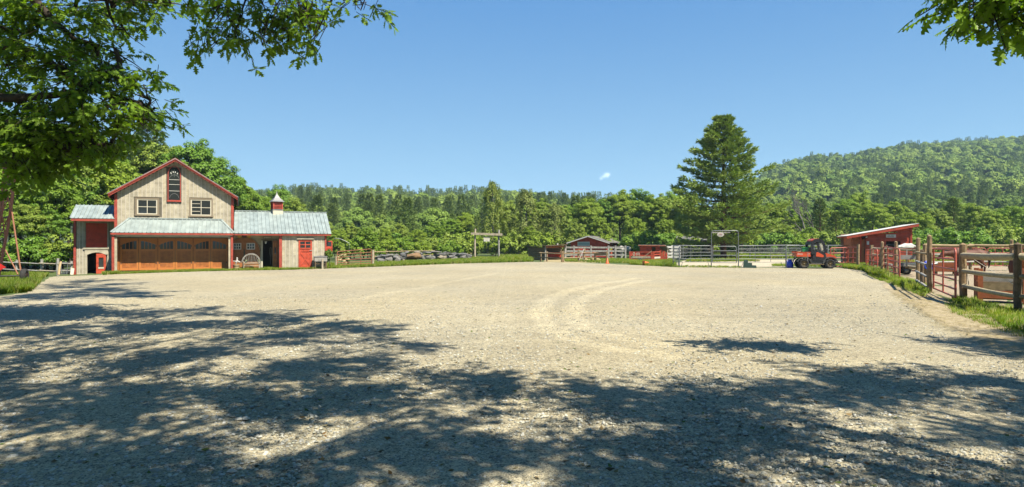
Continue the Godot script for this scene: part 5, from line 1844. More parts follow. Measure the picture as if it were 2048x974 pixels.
func coop() -> void:
	var d := 57.0
	var co := thing("chicken_coop", "small bright red coop with slanting roof and railed deck", "coop", at(1299, 520, d) * Vector3(1, 0, 1), -12.0)
	var X := func(px: float, lz: float) -> float: return local_at(co, px, 500, lz).x
	var Y := func(py: float, px := 1300.0, lz := 0.0) -> float: return local_at(co, px, py, lz).y
	# house
	var hx0: float = X.call(1280, -0.8)
	var hx1: float = X.call(1320, -0.8)
	var hz := -0.8
	var top: float = Y.call(489.5, 1300, hz)
	var house := hold(co, "house")
	var rows := 6
	for i in rows:
		for q in [[hx0, X.call(1304, hz)], [X.call(1312.5, hz), hx1]]:
			bx(house, "board", M.red_shed, Vector3((q[0] + q[1]) / 2, 0.35 + (i + 0.5) * (top - 0.35) / rows, hz), Vector3(q[1] - q[0], (top - 0.35) / rows - 0.012, 0.05 + 0.004 * (i % 2)))
	bx(house, "door_header", M.red_barn, Vector3(X.call(1308.2, hz), top - 0.1, hz - 0.004), Vector3(0.42, 0.2, 0.05))
	bx(house, "door_sill", M.red_barn, Vector3(X.call(1308.2, hz), 0.6, hz - 0.004), Vector3(0.42, 0.55, 0.05))
	bx(house, "shutter", M.red_shed, Vector3(X.call(1315, hz), 1.02, hz + 0.05), Vector3(0.36, 0.86, 0.04))
	bx(house, "end_wall", M.red_barn, Vector3(hx0 + 0.03, 0.75, hz - 0.9), Vector3(0.05, 1.2, 1.75))
	bx(house, "back_wall", M.inside_wood, Vector3((hx0 + hx1) / 2, 0.6, hz - 1.8), Vector3(hx1 - hx0, 1.2, 0.05))
	var hx2: float = X.call(1335, -0.8)
	for i in 5:
		bx(house, "side_board", M.orange_board if i % 2 else M.red_barn, Vector3(lerpf(hx1, hx2, (i + 0.5) / 5.0), 0.35 + (top - 0.5 - 0.1 * i - 0.3) / 2, hz - 0.10 - 0.1 * i), Vector3((hx2 - hx1) / 5 - 0.01, top - 0.5 - 0.1 * i - 0.1, 0.05))
	bx(house, "skirt", M.red_shed, Vector3((hx1 + hx2) / 2, 0.16, hz - 0.1), Vector3(hx2 - hx1, 0.44, 0.06))
	bx(house, "corner_board", M.cream_paint, Vector3(hx2 + 0.03, 0.5, hz - 0.3), Vector3(0.07, 1.1, 0.07))
	# roof: high at the front, falling to the right and back
	var st := SurfaceTool.new()
	st.begin(Mesh.PRIMITIVE_TRIANGLES)
	st.set_smooth_group(-1)
	var ra := Vector3(X.call(1276.5, hz + 0.3), top + 0.02, hz + 0.3)
	var rb := Vector3(X.call(1331, hz + 0.3), top + 0.0, hz + 0.3)
	prism(st, [ra, rb, rb + Vector3(0.55, -0.62, -2.2), ra + Vector3(0.2, -0.62, -2.2)], Vector3.UP, 0.06)
	st.generate_normals()
	part(co, "roof", st.commit(), M.shingle)
	beam(co, "front_board", M.orange_board, ra + Vector3(0, -0.09, 0.01), rb + Vector3(0, -0.09, 0.01), 0.04, 0.06)
	beam(co, "rake_board", M.cream_paint, rb + Vector3(0.02, -0.05, 0.02), rb + Vector3(0.42, -0.66, -0.5), 0.09, 0.03, Vector3.BACK)
	# deck with rails
	var dk := hold(co, "deck")
	var dz := 0.55
	var dx0: float = X.call(1260, dz)
	var dx1: float = X.call(1305.5, dz)
	for q in [dx0, dx1 - 0.1, dx1 + 0.08]:
		bx(dk, "post", M.red_shed, Vector3(q, 0.43, dz), Vector3(0.14, 0.98, 0.14))
	bx(dk, "skirt_board", M.red_barn, Vector3((dx0 + dx1) / 2, 0.13, dz), Vector3(dx1 - dx0, 0.26, 0.05))
	bx(dk, "pale_board", M.timber_pale, Vector3((dx0 + dx1) / 2 + 0.03, 0.38, dz + 0.02), Vector3(dx1 - dx0 - 0.32, 0.17, 0.05))
	bx(dk, "top_rail", M.red_shed, Vector3((dx0 + dx1) / 2, 0.86, dz), Vector3(dx1 - dx0, 0.07, 0.07))
	bx(dk, "sign_panel", M.red_barn, Vector3(dx0 + 0.48, 0.66, dz + 0.005), Vector3(0.9, 0.32, 0.04))
	bx(dk, "floor_board", M.timber_pale, Vector3((dx0 + dx1) / 2, 0.29, 0.0), Vector3(dx1 - dx0, 0.04, 1.1))
	var ex: float = X.call(1321, 0.3)
	bx(dk, "post", M.red_shed, Vector3(ex, 0.48, 0.1), Vector3(0.12, 1.1, 0.12))
	for h in [0.86, 0.62]:
		beam(dk, "rail", M.red_shed, Vector3(dx1 + 0.08, h, dz), Vector3(ex, h + 0.03, 0.1), 0.04, 0.08)
	beam(dk, "pale_board", M.cream_paint, Vector3(dx1 + 0.1, 0.33, dz + 0.03), Vector3(ex, 0.36, 0.13), 0.04, 0.16)
	beam(dk, "red_step", M.red_shed, Vector3(dx1 + 0.1, 0.12, dz + 0.05), Vector3(ex, 0.16, 0.16), 0.04, 0.14)
	# the two round and square painted marks on the deck panel
	var hoop := []
	for i in 17:
		hoop.append(Vector3(dx0 + 0.36 + cos(TAU * i / 16) * 0.09, 0.66 + sin(TAU * i / 16) * 0.13, dz + 0.03))
	part(dk, "oval_mark", tube(hoop, 0.025, 6), M.cream_paint)
	for q in [[0.62, 0.0, 0.05, 0.26], [0.84, 0.0, 0.05, 0.26], [0.73, 0.0, 0.20, 0.04], [0.73, 0.11, 0.20, 0.04]]:
		bx(dk, "square_mark", M.cream_paint, Vector3(dx0 + q[0], 0.66 + q[1], dz + 0.032), Vector3(q[2], q[3], 0.015))
	# hand cart with a long pale handle
	var cp := gp(1281, 523.3)
	var ct := thing("hand_cart", "single-wheeled hand cart with a long pale handle before the coop deck", "cart", cp)
	var w := hold(ct, "wheel", Vector3(0, 0.16, 0), Vector3(90, 20, 0))
	part(w, "tyre", lathe([[0.09, -0.04], [0.15, -0.035], [0.16, 0.0], [0.15, 0.035], [0.09, 0.04], [0.09, -0.04]], 16), M.tyre)
	part(w, "rim", lathe([[0.0, -0.03], [0.09, -0.035], [0.09, 0.035], [0.0, 0.03]], 12), M.white_paint)
	rod(ct, "handle", M.rail_tan, Vector3(0.1, 0.26, 0.06), Vector3(1.0, 0.98, 0.06), 0.028)
	rod(ct, "axle", M.iron, Vector3(0, 0.16, -0.1), Vector3(0, 0.16, 0.14), 0.02)
	beam(ct, "tray", M.dark_green_plastic, Vector3(-0.25, 0.24, 0.0), Vector3(0.35, 0.27, 0.0), 0.3, 0.05)


# ------------------------------------------------------------------ round pen
func build_round_pen() -> void:
	var ring := []
	for p in pen_corners:
		ring.append(gp(p[0], p[1]))
	ring.append(ring[0])
	for i in ring.size() - 1:
		if i == 2:
			continue
		var label := "silver tube panel in the far side of the riding pen"
		if i == 0:
			label = "narrow silver pen panel at the corner beside the coop"
		elif i == 1:
			label = "silver pen panel between the coop and the arched entry"
		elif i == 3:
			label = "long silver pen panel behind the green mounting block"
		elif i == 4:
			label = "silver pen panel partly hidden behind the utility vehicle"
		pen_panel(ring[i], ring[i + 1], label, "riding pen panels", 6 if i < 5 else 5)
	# arched entry with its gate and sign
	var a: Vector3 = ring[2]
	var b: Vector3 = ring[3]
	var en := thing("entry_arch", "tall silver tube arch over the round pen entry", "arch", a)
	var d := b - a
	var n := d.normalized()
	var H := 2.55
	part(en, "arch_tube", tube([Vector3(0, -0.02, 0), Vector3(0, H - 0.14, 0), Vector3(0, H - 0.04, 0) + n * 0.04, Vector3(0, H, 0) + n * 0.14, d + Vector3(0, H, 0) - n * 0.14, d + Vector3(0, H - 0.04, 0) - n * 0.04, d + Vector3(0, H - 0.14, 0), d + Vector3(0, -0.02, 0)], 0.027, 8), M.galvanised)
	beam(en, "sign_bar", M.timber_grey, Vector3(0, H - 0.13, 0.0) + n * 0.03, Vector3(0, H - 0.12, 0.0) + n * 1.25, 0.03, 0.07)
	rod(en, "threshold", M.galvanised, Vector3(0, 0.0, 0), d, 0.02)
	var sg := thing("oval_sign", "oval cream sign hanging from the round pen's entry arch", "sign", a + n * 0.60 + Vector3(0, H - 0.27, 0.04), -18.0)
	part(sg, "rim", lathe_flat(0.235, 0.165, 0.02), M.cream_paint)
	part(sg, "field", lathe_flat(0.185, 0.115, 0.026), M.white_paint)
	for k in 3:
		bx(sg, "lettering", M.print_rose, Vector3(0, 0.055 - 0.045 * k, 0.03), Vector3([0.16, 0.26, 0.20][k], 0.014, 0.006))
	tube_gate("pen_gate", "silver five-rail gate under the round pen's entry arch", a + n * 0.08, b - n * 0.12, 0.30, 1.45, 0.30, 1.45, 5, [], M.galvanised, 0.026)
	# green mounting block of three steps
	var mb := thing("mounting_block", "dark green plastic three-step mounting block before the pen panel", "mounting block", gp(1499, 535.6), -20)
	var prof := PackedVector2Array([Vector2(-0.42, -0.02), Vector2(-0.36, 0.52), Vector2(-0.10, 0.52), Vector2(-0.10, 0.33), Vector2(0.16, 0.33), Vector2(0.16, 0.16), Vector2(0.42, 0.16), Vector2(0.44, -0.02)])
	part(mb, "body", extrude(prof, -0.24, 0.24), M.dark_green_plastic)
	for q in [[-0.23, 0.525], [0.03, 0.335], [0.29, 0.165]]:
		bx(mb, "tread", M.grey_plastic, Vector3(q[0], q[1], 0), Vector3(0.22, 0.012, 0.42))
	# blue drum with handles
	var dr := thing("blue_drum", "bright blue plastic drum with handles standing by the round pen", "drum", gp(1580, 535.8))
	part(dr, "body", lathe([[0.0, -0.01], [0.17, -0.01], [0.21, 0.06], [0.22, 0.22], [0.20, 0.38], [0.13, 0.46], [0.11, 0.47], [0.11, 0.52], [0.14, 0.53], [0.14, 0.57], [0.0, 0.58]], 18), M.blue_plastic)
	for s in [-1, 1]:
		part(dr, "handle", tube([Vector3(s * 0.10, 0.50, 0), Vector3(s * 0.18, 0.52, 0.02), Vector3(s * 0.22, 0.44, 0.02), Vector3(s * 0.19, 0.36, 0.02)], 0.025, 7), M.blue_plastic)
	rod(dr, "spout", M.blue_plastic, Vector3(-0.05, 0.1, 0.18), Vector3(-0.08, 0.1, 0.27), 0.03)
	# red tube gate and dark open shed beyond the ring
	tube_gate("tube_gate", "bright red tube gate seen through the round pen's bars", gp(1356, 513.5), gp(1409, 513.0), 0.2, 1.45, 0.2, 1.45, 5, [0.5, 0.82], M.red_tube, 0.035)
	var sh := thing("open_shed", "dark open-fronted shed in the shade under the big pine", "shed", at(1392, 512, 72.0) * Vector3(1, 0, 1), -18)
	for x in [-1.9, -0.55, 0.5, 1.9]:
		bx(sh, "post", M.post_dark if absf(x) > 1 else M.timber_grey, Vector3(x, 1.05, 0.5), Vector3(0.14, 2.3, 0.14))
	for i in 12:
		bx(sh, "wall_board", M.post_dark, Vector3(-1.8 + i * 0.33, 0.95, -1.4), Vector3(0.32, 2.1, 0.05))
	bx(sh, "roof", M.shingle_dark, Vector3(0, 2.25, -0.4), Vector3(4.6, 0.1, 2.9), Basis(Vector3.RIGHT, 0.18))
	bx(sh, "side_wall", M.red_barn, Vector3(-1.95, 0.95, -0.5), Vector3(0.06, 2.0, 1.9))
	# lumber stacked beside it
	var lp := at(1418, 512, 69.0)
	for i in 4:
		var pk := thing("sawn_plank", "pale sawn plank leaning in a stack beside the dark open shed", "plank", Vector3(lp.x + 0.1 * i, 0, lp.z), 0, "planks by the open shed")
		beam(pk, "wood", M.new_lumber, Vector3(0, -0.02, 0.3), Vector3(-0.7 - 0.1 * i, 1.75 + 0.08 * i, -0.3), 0.22, 0.05)


func lathe_flat(rx: float, ry: float, thick: float) -> ArrayMesh:
	var p := PackedVector2Array()
	for i in 24:
		p.append(Vector2(cos(TAU * i / 24) * rx, sin(TAU * i / 24) * ry))
	return extrude(p, 0, thick)


func pen_panel(a: Vector3, b: Vector3, label: String, group: String, rails: int) -> void:
	var d := b - a
	var n := d.normalized()
	var g := thing("round_pen_fence", label, "fence panel", a + n * 0.03, 0, group)
	d -= n * 0.06
	var lo := 0.34
	var hi := 1.49
	part(g, "outer_tube", tube([Vector3(0, -0.02, 0), Vector3(0, hi - 0.05, 0), Vector3(0, hi, 0) + n * 0.06, d + Vector3(0, hi, 0) - n * 0.06, d + Vector3(0, hi - 0.05, 0), d + Vector3(0, -0.02, 0)], 0.024, 7), M.galvanised)
	for i in rails - 1:
		var y := lerpf(lo, hi, float(i) / (rails - 1))
		rod(g, "rail", M.galvanised, Vector3(0, y, 0), d + Vector3(0, y, 0), 0.019)
	for t in [0.35, 0.68]:
		rod(g, "stay", M.galvanised, d * t + Vector3(0, lo, 0), d * t + Vector3(0, hi, 0), 0.016)
	for t in [0.05, 0.95]:
		rod(g, "foot", M.galvanised, d * (t + (0.05 if t < 0.5 else -0.05)) + Vector3(0, lo, 0), d * t + Vector3(0, -0.02, 0), 0.018)


# ------------------------------------------------------------------ utility vehicle
func build_utility_vehicle() -> void:
	var u := thing("utility_vehicle", "orange and black farm utility vehicle with a cab and cargo bed", "utility vehicle", Vector3(20.25, 0, -40.9), -13.0)
	# own axes: x forwards (to the right), z to the viewer
	var W := 0.72
	# wheels
	for q in [[-0.76, W - 0.12], [-0.76, -W + 0.12], [0.83, W - 0.12], [0.83, -W + 0.12]]:
		var w := hold(u, "wheel", Vector3(q[0], 0.315, q[1]), Vector3(90, 0, 0))
		part(w, "tyre", lathe([[0.17, -0.12], [0.28, -0.125], [0.315, -0.09], [0.325, 0.0], [0.315, 0.09], [0.28, 0.125], [0.17, 0.12], [0.17, -0.12]], 22), M.tyre)
		part(w, "rim", lathe([[0.0, -0.06], [0.06, -0.07], [0.08, -0.04], [0.15, -0.05], [0.18, -0.10], [0.18, 0.10], [0.15, 0.05], [0.08, 0.04], [0.06, 0.08], [0.0, 0.09]], 16), M.dusty_rim)
		for k in 18:
			var a := TAU * k / 18
			bx(w, "tread_lug", M.tyre, Vector3(cos(a) * 0.322, 0, sin(a) * 0.322), Vector3(0.02, 0.2, 0.05), Basis(Vector3.UP, -a) * Basis(Vector3.RIGHT, 0.5 if k % 2 else -0.5))
	# lower body
	var low := PackedVector2Array([Vector2(-0.38, 0.30), Vector2(0.42, 0.30), Vector2(0.52, 0.46), Vector2(0.62, 0.66), Vector2(0.55, 0.98), Vector2(-0.18, 1.0), Vector2(-0.26, 0.72), Vector2(-0.42, 0.60)])
	part(u, "lower_body", extrude(low, -W + 0.03, W - 0.03), M.grey_plastic)
	bx(u, "chassis", M.iron, Vector3(0.0, 0.36, 0), Vector3(1.7, 0.14, 0.7))
	bx(u, "side_step", M.dusty_rim, Vector3(0.02, 0.28, W - 0.02), Vector3(0.85, 0.04, 0.08))
	rod(u, "tow_hitch", M.iron, Vector3(-0.85, 0.36, 0), Vector3(-1.25, 0.35, 0), 0.035)
	rod(u, "drive_axle", M.iron, Vector3(-0.76, 0.315, -0.6), Vector3(-0.76, 0.315, 0.6), 0.04)
	rod(u, "drive_axle", M.iron, Vector3(0.83, 0.315, -0.6), Vector3(0.83, 0.315, 0.6), 0.04)
	# fenders: arcs over the wheels
	for q in [[-0.76, 0.40, 10.0, 165.0], [0.83, 0.42, 15.0, 178.0]]:
		for s in [-1, 1]:
			var o := arc_points(Vector2(q[0], 0.33), Vector2(q[1] + 0.05, q[1] + 0.03), q[2], q[3], 12)
			var i := arc_points(Vector2(q[0], 0.33), Vector2(q[1], q[1] - 0.02), q[2], q[3], 12)
			part(u, "fender", extrude(PackedVector2Array(o + reversed(i)), W * s - 0.17 if s > 0 else -W - 0.02, W + 0.02 if s > 0 else -W + 0.17), M.grey_plastic)
	# hood, sloping, with headlights and grille
	var hood := PackedVector2Array([Vector2(0.52, 0.68), Vector2(1.16, 0.62), Vector2(1.22, 0.72), Vector2(1.14, 0.84), Vector2(0.58, 1.04), Vector2(0.50, 1.0)])
	part(u, "hood", extrude(hood, -0.56, 0.56), M.orange_paint)
	bx(u, "grille", M.black_plastic, Vector3(1.18, 0.56, 0), Vector3(0.09, 0.22, 0.9))
	for s in [-1, 1]:
		part(u, "headlight", lathe([[0.0, 0.0], [0.07, 0.0], [0.06, 0.03], [0.0, 0.04]], 12), M.white_paint, Transform3D(Basis(Vector3.BACK, -PI / 2 + 0.3), Vector3(1.175, 0.76, s * 0.42)))
	tube_bumper(u)
	# doors with an orange inset
	for s in [-1, 1]:
		var dr := hold(u, "door")
		var z0 := W - 0.03 if s > 0 else -W - 0.015
		part(dr, "panel", extrude(PackedVector2Array([Vector2(-0.24, 0.52), Vector2(0.44, 0.50), Vector2(0.54, 0.70), Vector2(0.50, 1.06), Vector2(0.20, 1.16), Vector2(-0.26, 1.20)]), z0, z0 + 0.045), M.black_plastic)
		part(dr, "inset", extrude(PackedVector2Array([Vector2(-0.06, 0.80), Vector2(0.36, 0.74), Vector2(0.43, 0.82), Vector2(0.38, 0.90), Vector2(0.06, 1.08), Vector2(-0.03, 1.06)]), z0 - 0.012, z0 + 0.057), M.orange_paint)
		bx(dr, "handle", M.iron, Vector3(-0.16, 0.98, z0 + 0.05 if s > 0 else z0 - 0.005), Vector3(0.12, 0.03, 0.03))
	# cab: two side hoops joined by a roof and a rear panel
	var shell := [Vector2(-0.36, 0.96), Vector2(-0.37, 1.55), Vector2(-0.30, 1.80), Vector2(-0.14, 1.92), Vector2(0.16, 1.94), Vector2(0.38, 1.86), Vector2(0.50, 1.66), Vector2(0.62, 1.02)]
	var shin := [Vector2(-0.20, 0.96), Vector2(-0.20, 1.52), Vector2(-0.15, 1.66), Vector2(-0.06, 1.74), Vector2(0.14, 1.76), Vector2(0.27, 1.70), Vector2(0.36, 1.54), Vector2(0.46, 1.02)]
	for s in [-1, 1]:
		part(u, "cab_frame", extrude(PackedVector2Array(shell + reversed(shin)), s * W - 0.06, s * W + 0.03), M.black_plastic)
	var rs := [Vector2(-0.36, 1.60), Vector2(-0.28, 1.82), Vector2(-0.12, 1.94), Vector2(0.16, 1.96), Vector2(0.38, 1.88), Vector2(0.46, 1.78), Vector2(0.42, 1.72), Vector2(0.14, 1.86), Vector2(-0.10, 1.85), Vector2(-0.22, 1.74), Vector2(-0.30, 1.58)]
	part(u, "cab_roof", extrude(PackedVector2Array(rs), -W + 0.03, W - 0.07), M.black_plastic)
	part(u, "roof_panel", extrude(PackedVector2Array([Vector2(-0.345, 1.80), Vector2(-0.28, 1.885), Vector2(-0.15, 1.962), Vector2(0.0, 1.975), Vector2(0.14, 1.975), Vector2(0.14, 1.965), Vector2(-0.12, 1.942), Vector2(-0.26, 1.84)]), -0.6, 0.64), M.orange_paint)
	bx(u, "rear_panel", M.black_plastic, Vector3(-0.33, 1.12, 0), Vector3(0.05, 0.4, 1.3))
	bx(u, "windscreen", M.clear_glass, Vector3(0.50, 1.34, 0), Vector3(0.02, 0.66, 1.2), Basis(Vector3.BACK, 0.24))
	# seat and steering wheel
	bx(u, "seat", M.black_plastic, Vector3(-0.06, 0.96, 0), Vector3(0.36, 0.12, 1.1))
	bx(u, "seat_back", M.black_plastic, Vector3(-0.22, 1.2, 0), Vector3(0.08, 0.42, 1.1), Basis(Vector3.BACK, 0.12))
	var hoop := []
	for i in 17:
		hoop.append(Vector3(0, cos(TAU * i / 16) * 0.16, sin(TAU * i / 16) * 0.16))
	part(u, "steering_wheel", tube(hoop, 0.016, 6), M.black_plastic, Transform3D(Basis(Vector3.BACK, 0.5), Vector3(0.24, 1.22, 0.3)))
	rod(u, "steering_column", M.iron, Vector3(0.24, 1.22, 0.3), Vector3(0.46, 1.04, 0.3), 0.02)
	# cargo bed
	var bed := hold(u, "cargo_bed")
	for s in [-1, 1]:
		bx(bed, "side_panel", M.orange_paint, Vector3(-0.80, 0.92, s * (W - 0.02)), Vector3(0.86, 0.28, 0.05))
		bx(bed, "side_rim", M.orange_paint, Vector3(-0.80, 1.07, s * (W - 0.02)), Vector3(0.88, 0.035, 0.08))
	bx(bed, "tailgate", M.orange_paint, Vector3(-1.22, 0.92, 0), Vector3(0.05, 0.27, 1.36))
	bx(bed, "front_panel", M.orange_paint, Vector3(-0.39, 0.93, 0), Vector3(0.05, 0.28, 1.36))
	bx(bed, "floor_panel", M.grey_plastic, Vector3(-0.80, 0.79, 0), Vector3(0.84, 0.03, 1.36))
	for k in 6:
		bx(bed, "lettering", M.white_paint, Vector3(-1.15 + k * 0.052, 0.95, W + 0.007), Vector3(0.036, 0.055 if k else 0.075, 0.004))
	bx(bed, "lettering", M.cream_paint, Vector3(-0.47, 0.97, W + 0.007), Vector3(0.05, 0.05, 0.004))
	# load: green tote, lumber over the tailgate
	var tb := thing("green_tote", "bright green plastic tote standing in the vehicle's cargo bed", "tote", u.transform * Vector3(-0.66, 0.805, 0.28), -13)
	part(tb, "body", extrude(PackedVector2Array([Vector2(-0.13, 0.0), Vector2(0.14, 0.0), Vector2(0.21, 0.56), Vector2(-0.17, 0.56)]), -0.22, 0.22), M.green_plastic)
	bx(tb, "lid", M.green_plastic, Vector3(0.02, 0.575, 0), Vector3(0.44, 0.03, 0.5))
	for k in 3:
		var bd := thing("loose_board", "tan board lying in the cargo bed and sticking out behind", "board", u.transform * Vector3(-1.0, 0.83 + 0.04 * k, -0.1 - 0.14 * k), -13, "boards in the cargo bed")
		beam(bd, "wood", M.new_lumber, Vector3(-0.55 + 0.1 * k, 0.04 - 0.02 * k, 0), Vector3(0.35, 0.20 + 0.03 * k, 0), 0.16, 0.035)
	rod(u, "bed_strap", M.white_paint, Vector3(-0.55, 1.06, W + 0.02), Vector3(-0.56, 0.5, W + 0.03), 0.008)


func tube_bumper(u: Node3D) -> void:
	part(u, "bumper", tube([Vector3(1.1, 0.42, -0.55), Vector3(1.28, 0.42, -0.45), Vector3(1.30, 0.42, 0.45), Vector3(1.1, 0.42, 0.55)], 0.035, 8), M.black_plastic)


# ------------------------------------------------------------------ animals
func horse(called: String, label: String, pos: Vector3, turn: float, coat: Material, hair: Material, head_low := 0.0, size := 1.0) -> Node3D:
	# own axes: facing +x
	var h := thing(called, label, "horse", pos, turn)
	h.scale = Vector3.ONE * size
	var key := "horse%d" % int(head_low * 10)
	var poll := Vector3(1.05, 1.62, 0).lerp(Vector3(1.12, 1.16, 0.02), head_low)
	var nose := Vector3(1.42, 1.38, 0).lerp(Vector3(1.40, 0.86, 0.03), head_low)
	if not meshes.has(key):
		var b := [
			[Vector3(-0.48, 1.10, 0), Vector3(0.30, 1.06, 0), 0.29, 0.30],
			[Vector3(0.30, 1.10, 0), Vector3(0.56, 1.12, 0), 0.29, 0.20],
			[Vector3(-0.46, 1.16, 0), Vector3(-0.70, 1.16, 0), 0.27, 0.19],
			[Vector3(0.36, 1.26, 0), Vector3(0.52, 1.32, 0), 0.16, 0.15],
			[Vector3(0.54, 1.18, 0), poll, 0.21, 0.115],
			[poll + Vector3(0.02, 0, 0), poll.lerp(nose, 0.5), 0.115, 0.095],
			[poll.lerp(nose, 0.5), nose, 0.085, 0.062],
			[poll.lerp(nose, 0.25) + Vector3(-0.02, -0.06, 0), poll.lerp(nose, 0.45) + Vector3(-0.02, -0.05, 0), 0.085, 0.06],
		]
		for s in [-1, 1]:
			b.append_array([
				[poll + Vector3(-0.02, 0.08, s * 0.05), poll + Vector3(0.0, 0.20, s * 0.065), 0.032, 0.012],
				[Vector3(0.42, 1.0, s * 0.15), Vector3(0.46, 0.76, s * 0.15), 0.13, 0.085],
				[Vector3(0.46, 0.76, s * 0.15), Vector3(0.47, 0.50, s * 0.145), 0.08, 0.058],
				[Vector3(0.47, 0.48, s * 0.145), Vector3(0.47, 0.16, s * 0.14), 0.05, 0.04],
				[Vector3(0.47, 0.16, s * 0.14), Vector3(0.51, 0.06, s * 0.14), 0.045, 0.06],
				[Vector3(0.51, 0.06, s * 0.14), Vector3(0.52, 0.03, s * 0.14), 0.062, 0.065],
				[Vector3(-0.60, 1.08, s * 0.13), Vector3(-0.50, 0.80, s * 0.16), 0.20, 0.125],
				[Vector3(-0.50, 0.78, s * 0.16), Vector3(-0.72, 0.54, s * 0.15), 0.11, 0.062],
				[Vector3(-0.72, 0.52, s * 0.15), Vector3(-0.68, 0.18, s * 0.14), 0.055, 0.042],
				[Vector3(-0.68, 0.17, s * 0.14), Vector3(-0.64, 0.06, s * 0.14), 0.046, 0.06],
				[Vector3(-0.64, 0.06, s * 0.14), Vector3(-0.63, 0.03, s * 0.14), 0.062, 0.065],
			])
		meshes[key] = smooth_body(b, 0.022, 0.034)
	part(h, "body", meshes[key], coat)
	# mane along the crest and a hanging tail
	var st := SurfaceTool.new()
	st.begin(Mesh.PRIMITIVE_TRIANGLES)
	for i in 12:
		var t := i / 11.0
		var p := Vector3(0.50, 1.40, 0).lerp(poll + Vector3(-0.03, 0.10, 0), t) + Vector3(0, 0.02 * sin(t * PI), 0)
		add_tube(st, [p, p + Vector3(-0.03, 0.02, 0.05), p + Vector3(-0.03, -0.09, 0.14), p + Vector3(-0.02, -0.24, 0.16)], [0.03, 0.04, 0.03, 0.008], 5)
	st.generate_normals()
	part(h, "mane", st.commit(), hair)
	var tl := SurfaceTool.new()
	tl.begin(Mesh.PRIMITIVE_TRIANGLES)
	for k in 5:
		var o := (k - 2) * 0.025
		add_tube(tl, [Vector3(-0.84, 1.26, 0), Vector3(-0.95, 1.20, o), Vector3(-1.0, 0.9, o * 1.6), Vector3(-0.97, 0.5 - 0.03 * k, o)], [0.04, 0.045, 0.04, 0.01], 6)
	tl.generate_normals()
	part(h, "tail", tl.commit(), hair)
	for s in [-1, 1]:
		part(h, "eye", meshes.rock0, M.black_hair, Transform3D(Basis.from_scale(Vector3.ONE * 0.05), poll.lerp(nose, 0.3) + Vector3(0.0, 0.05, s * 0.085)))
	return h


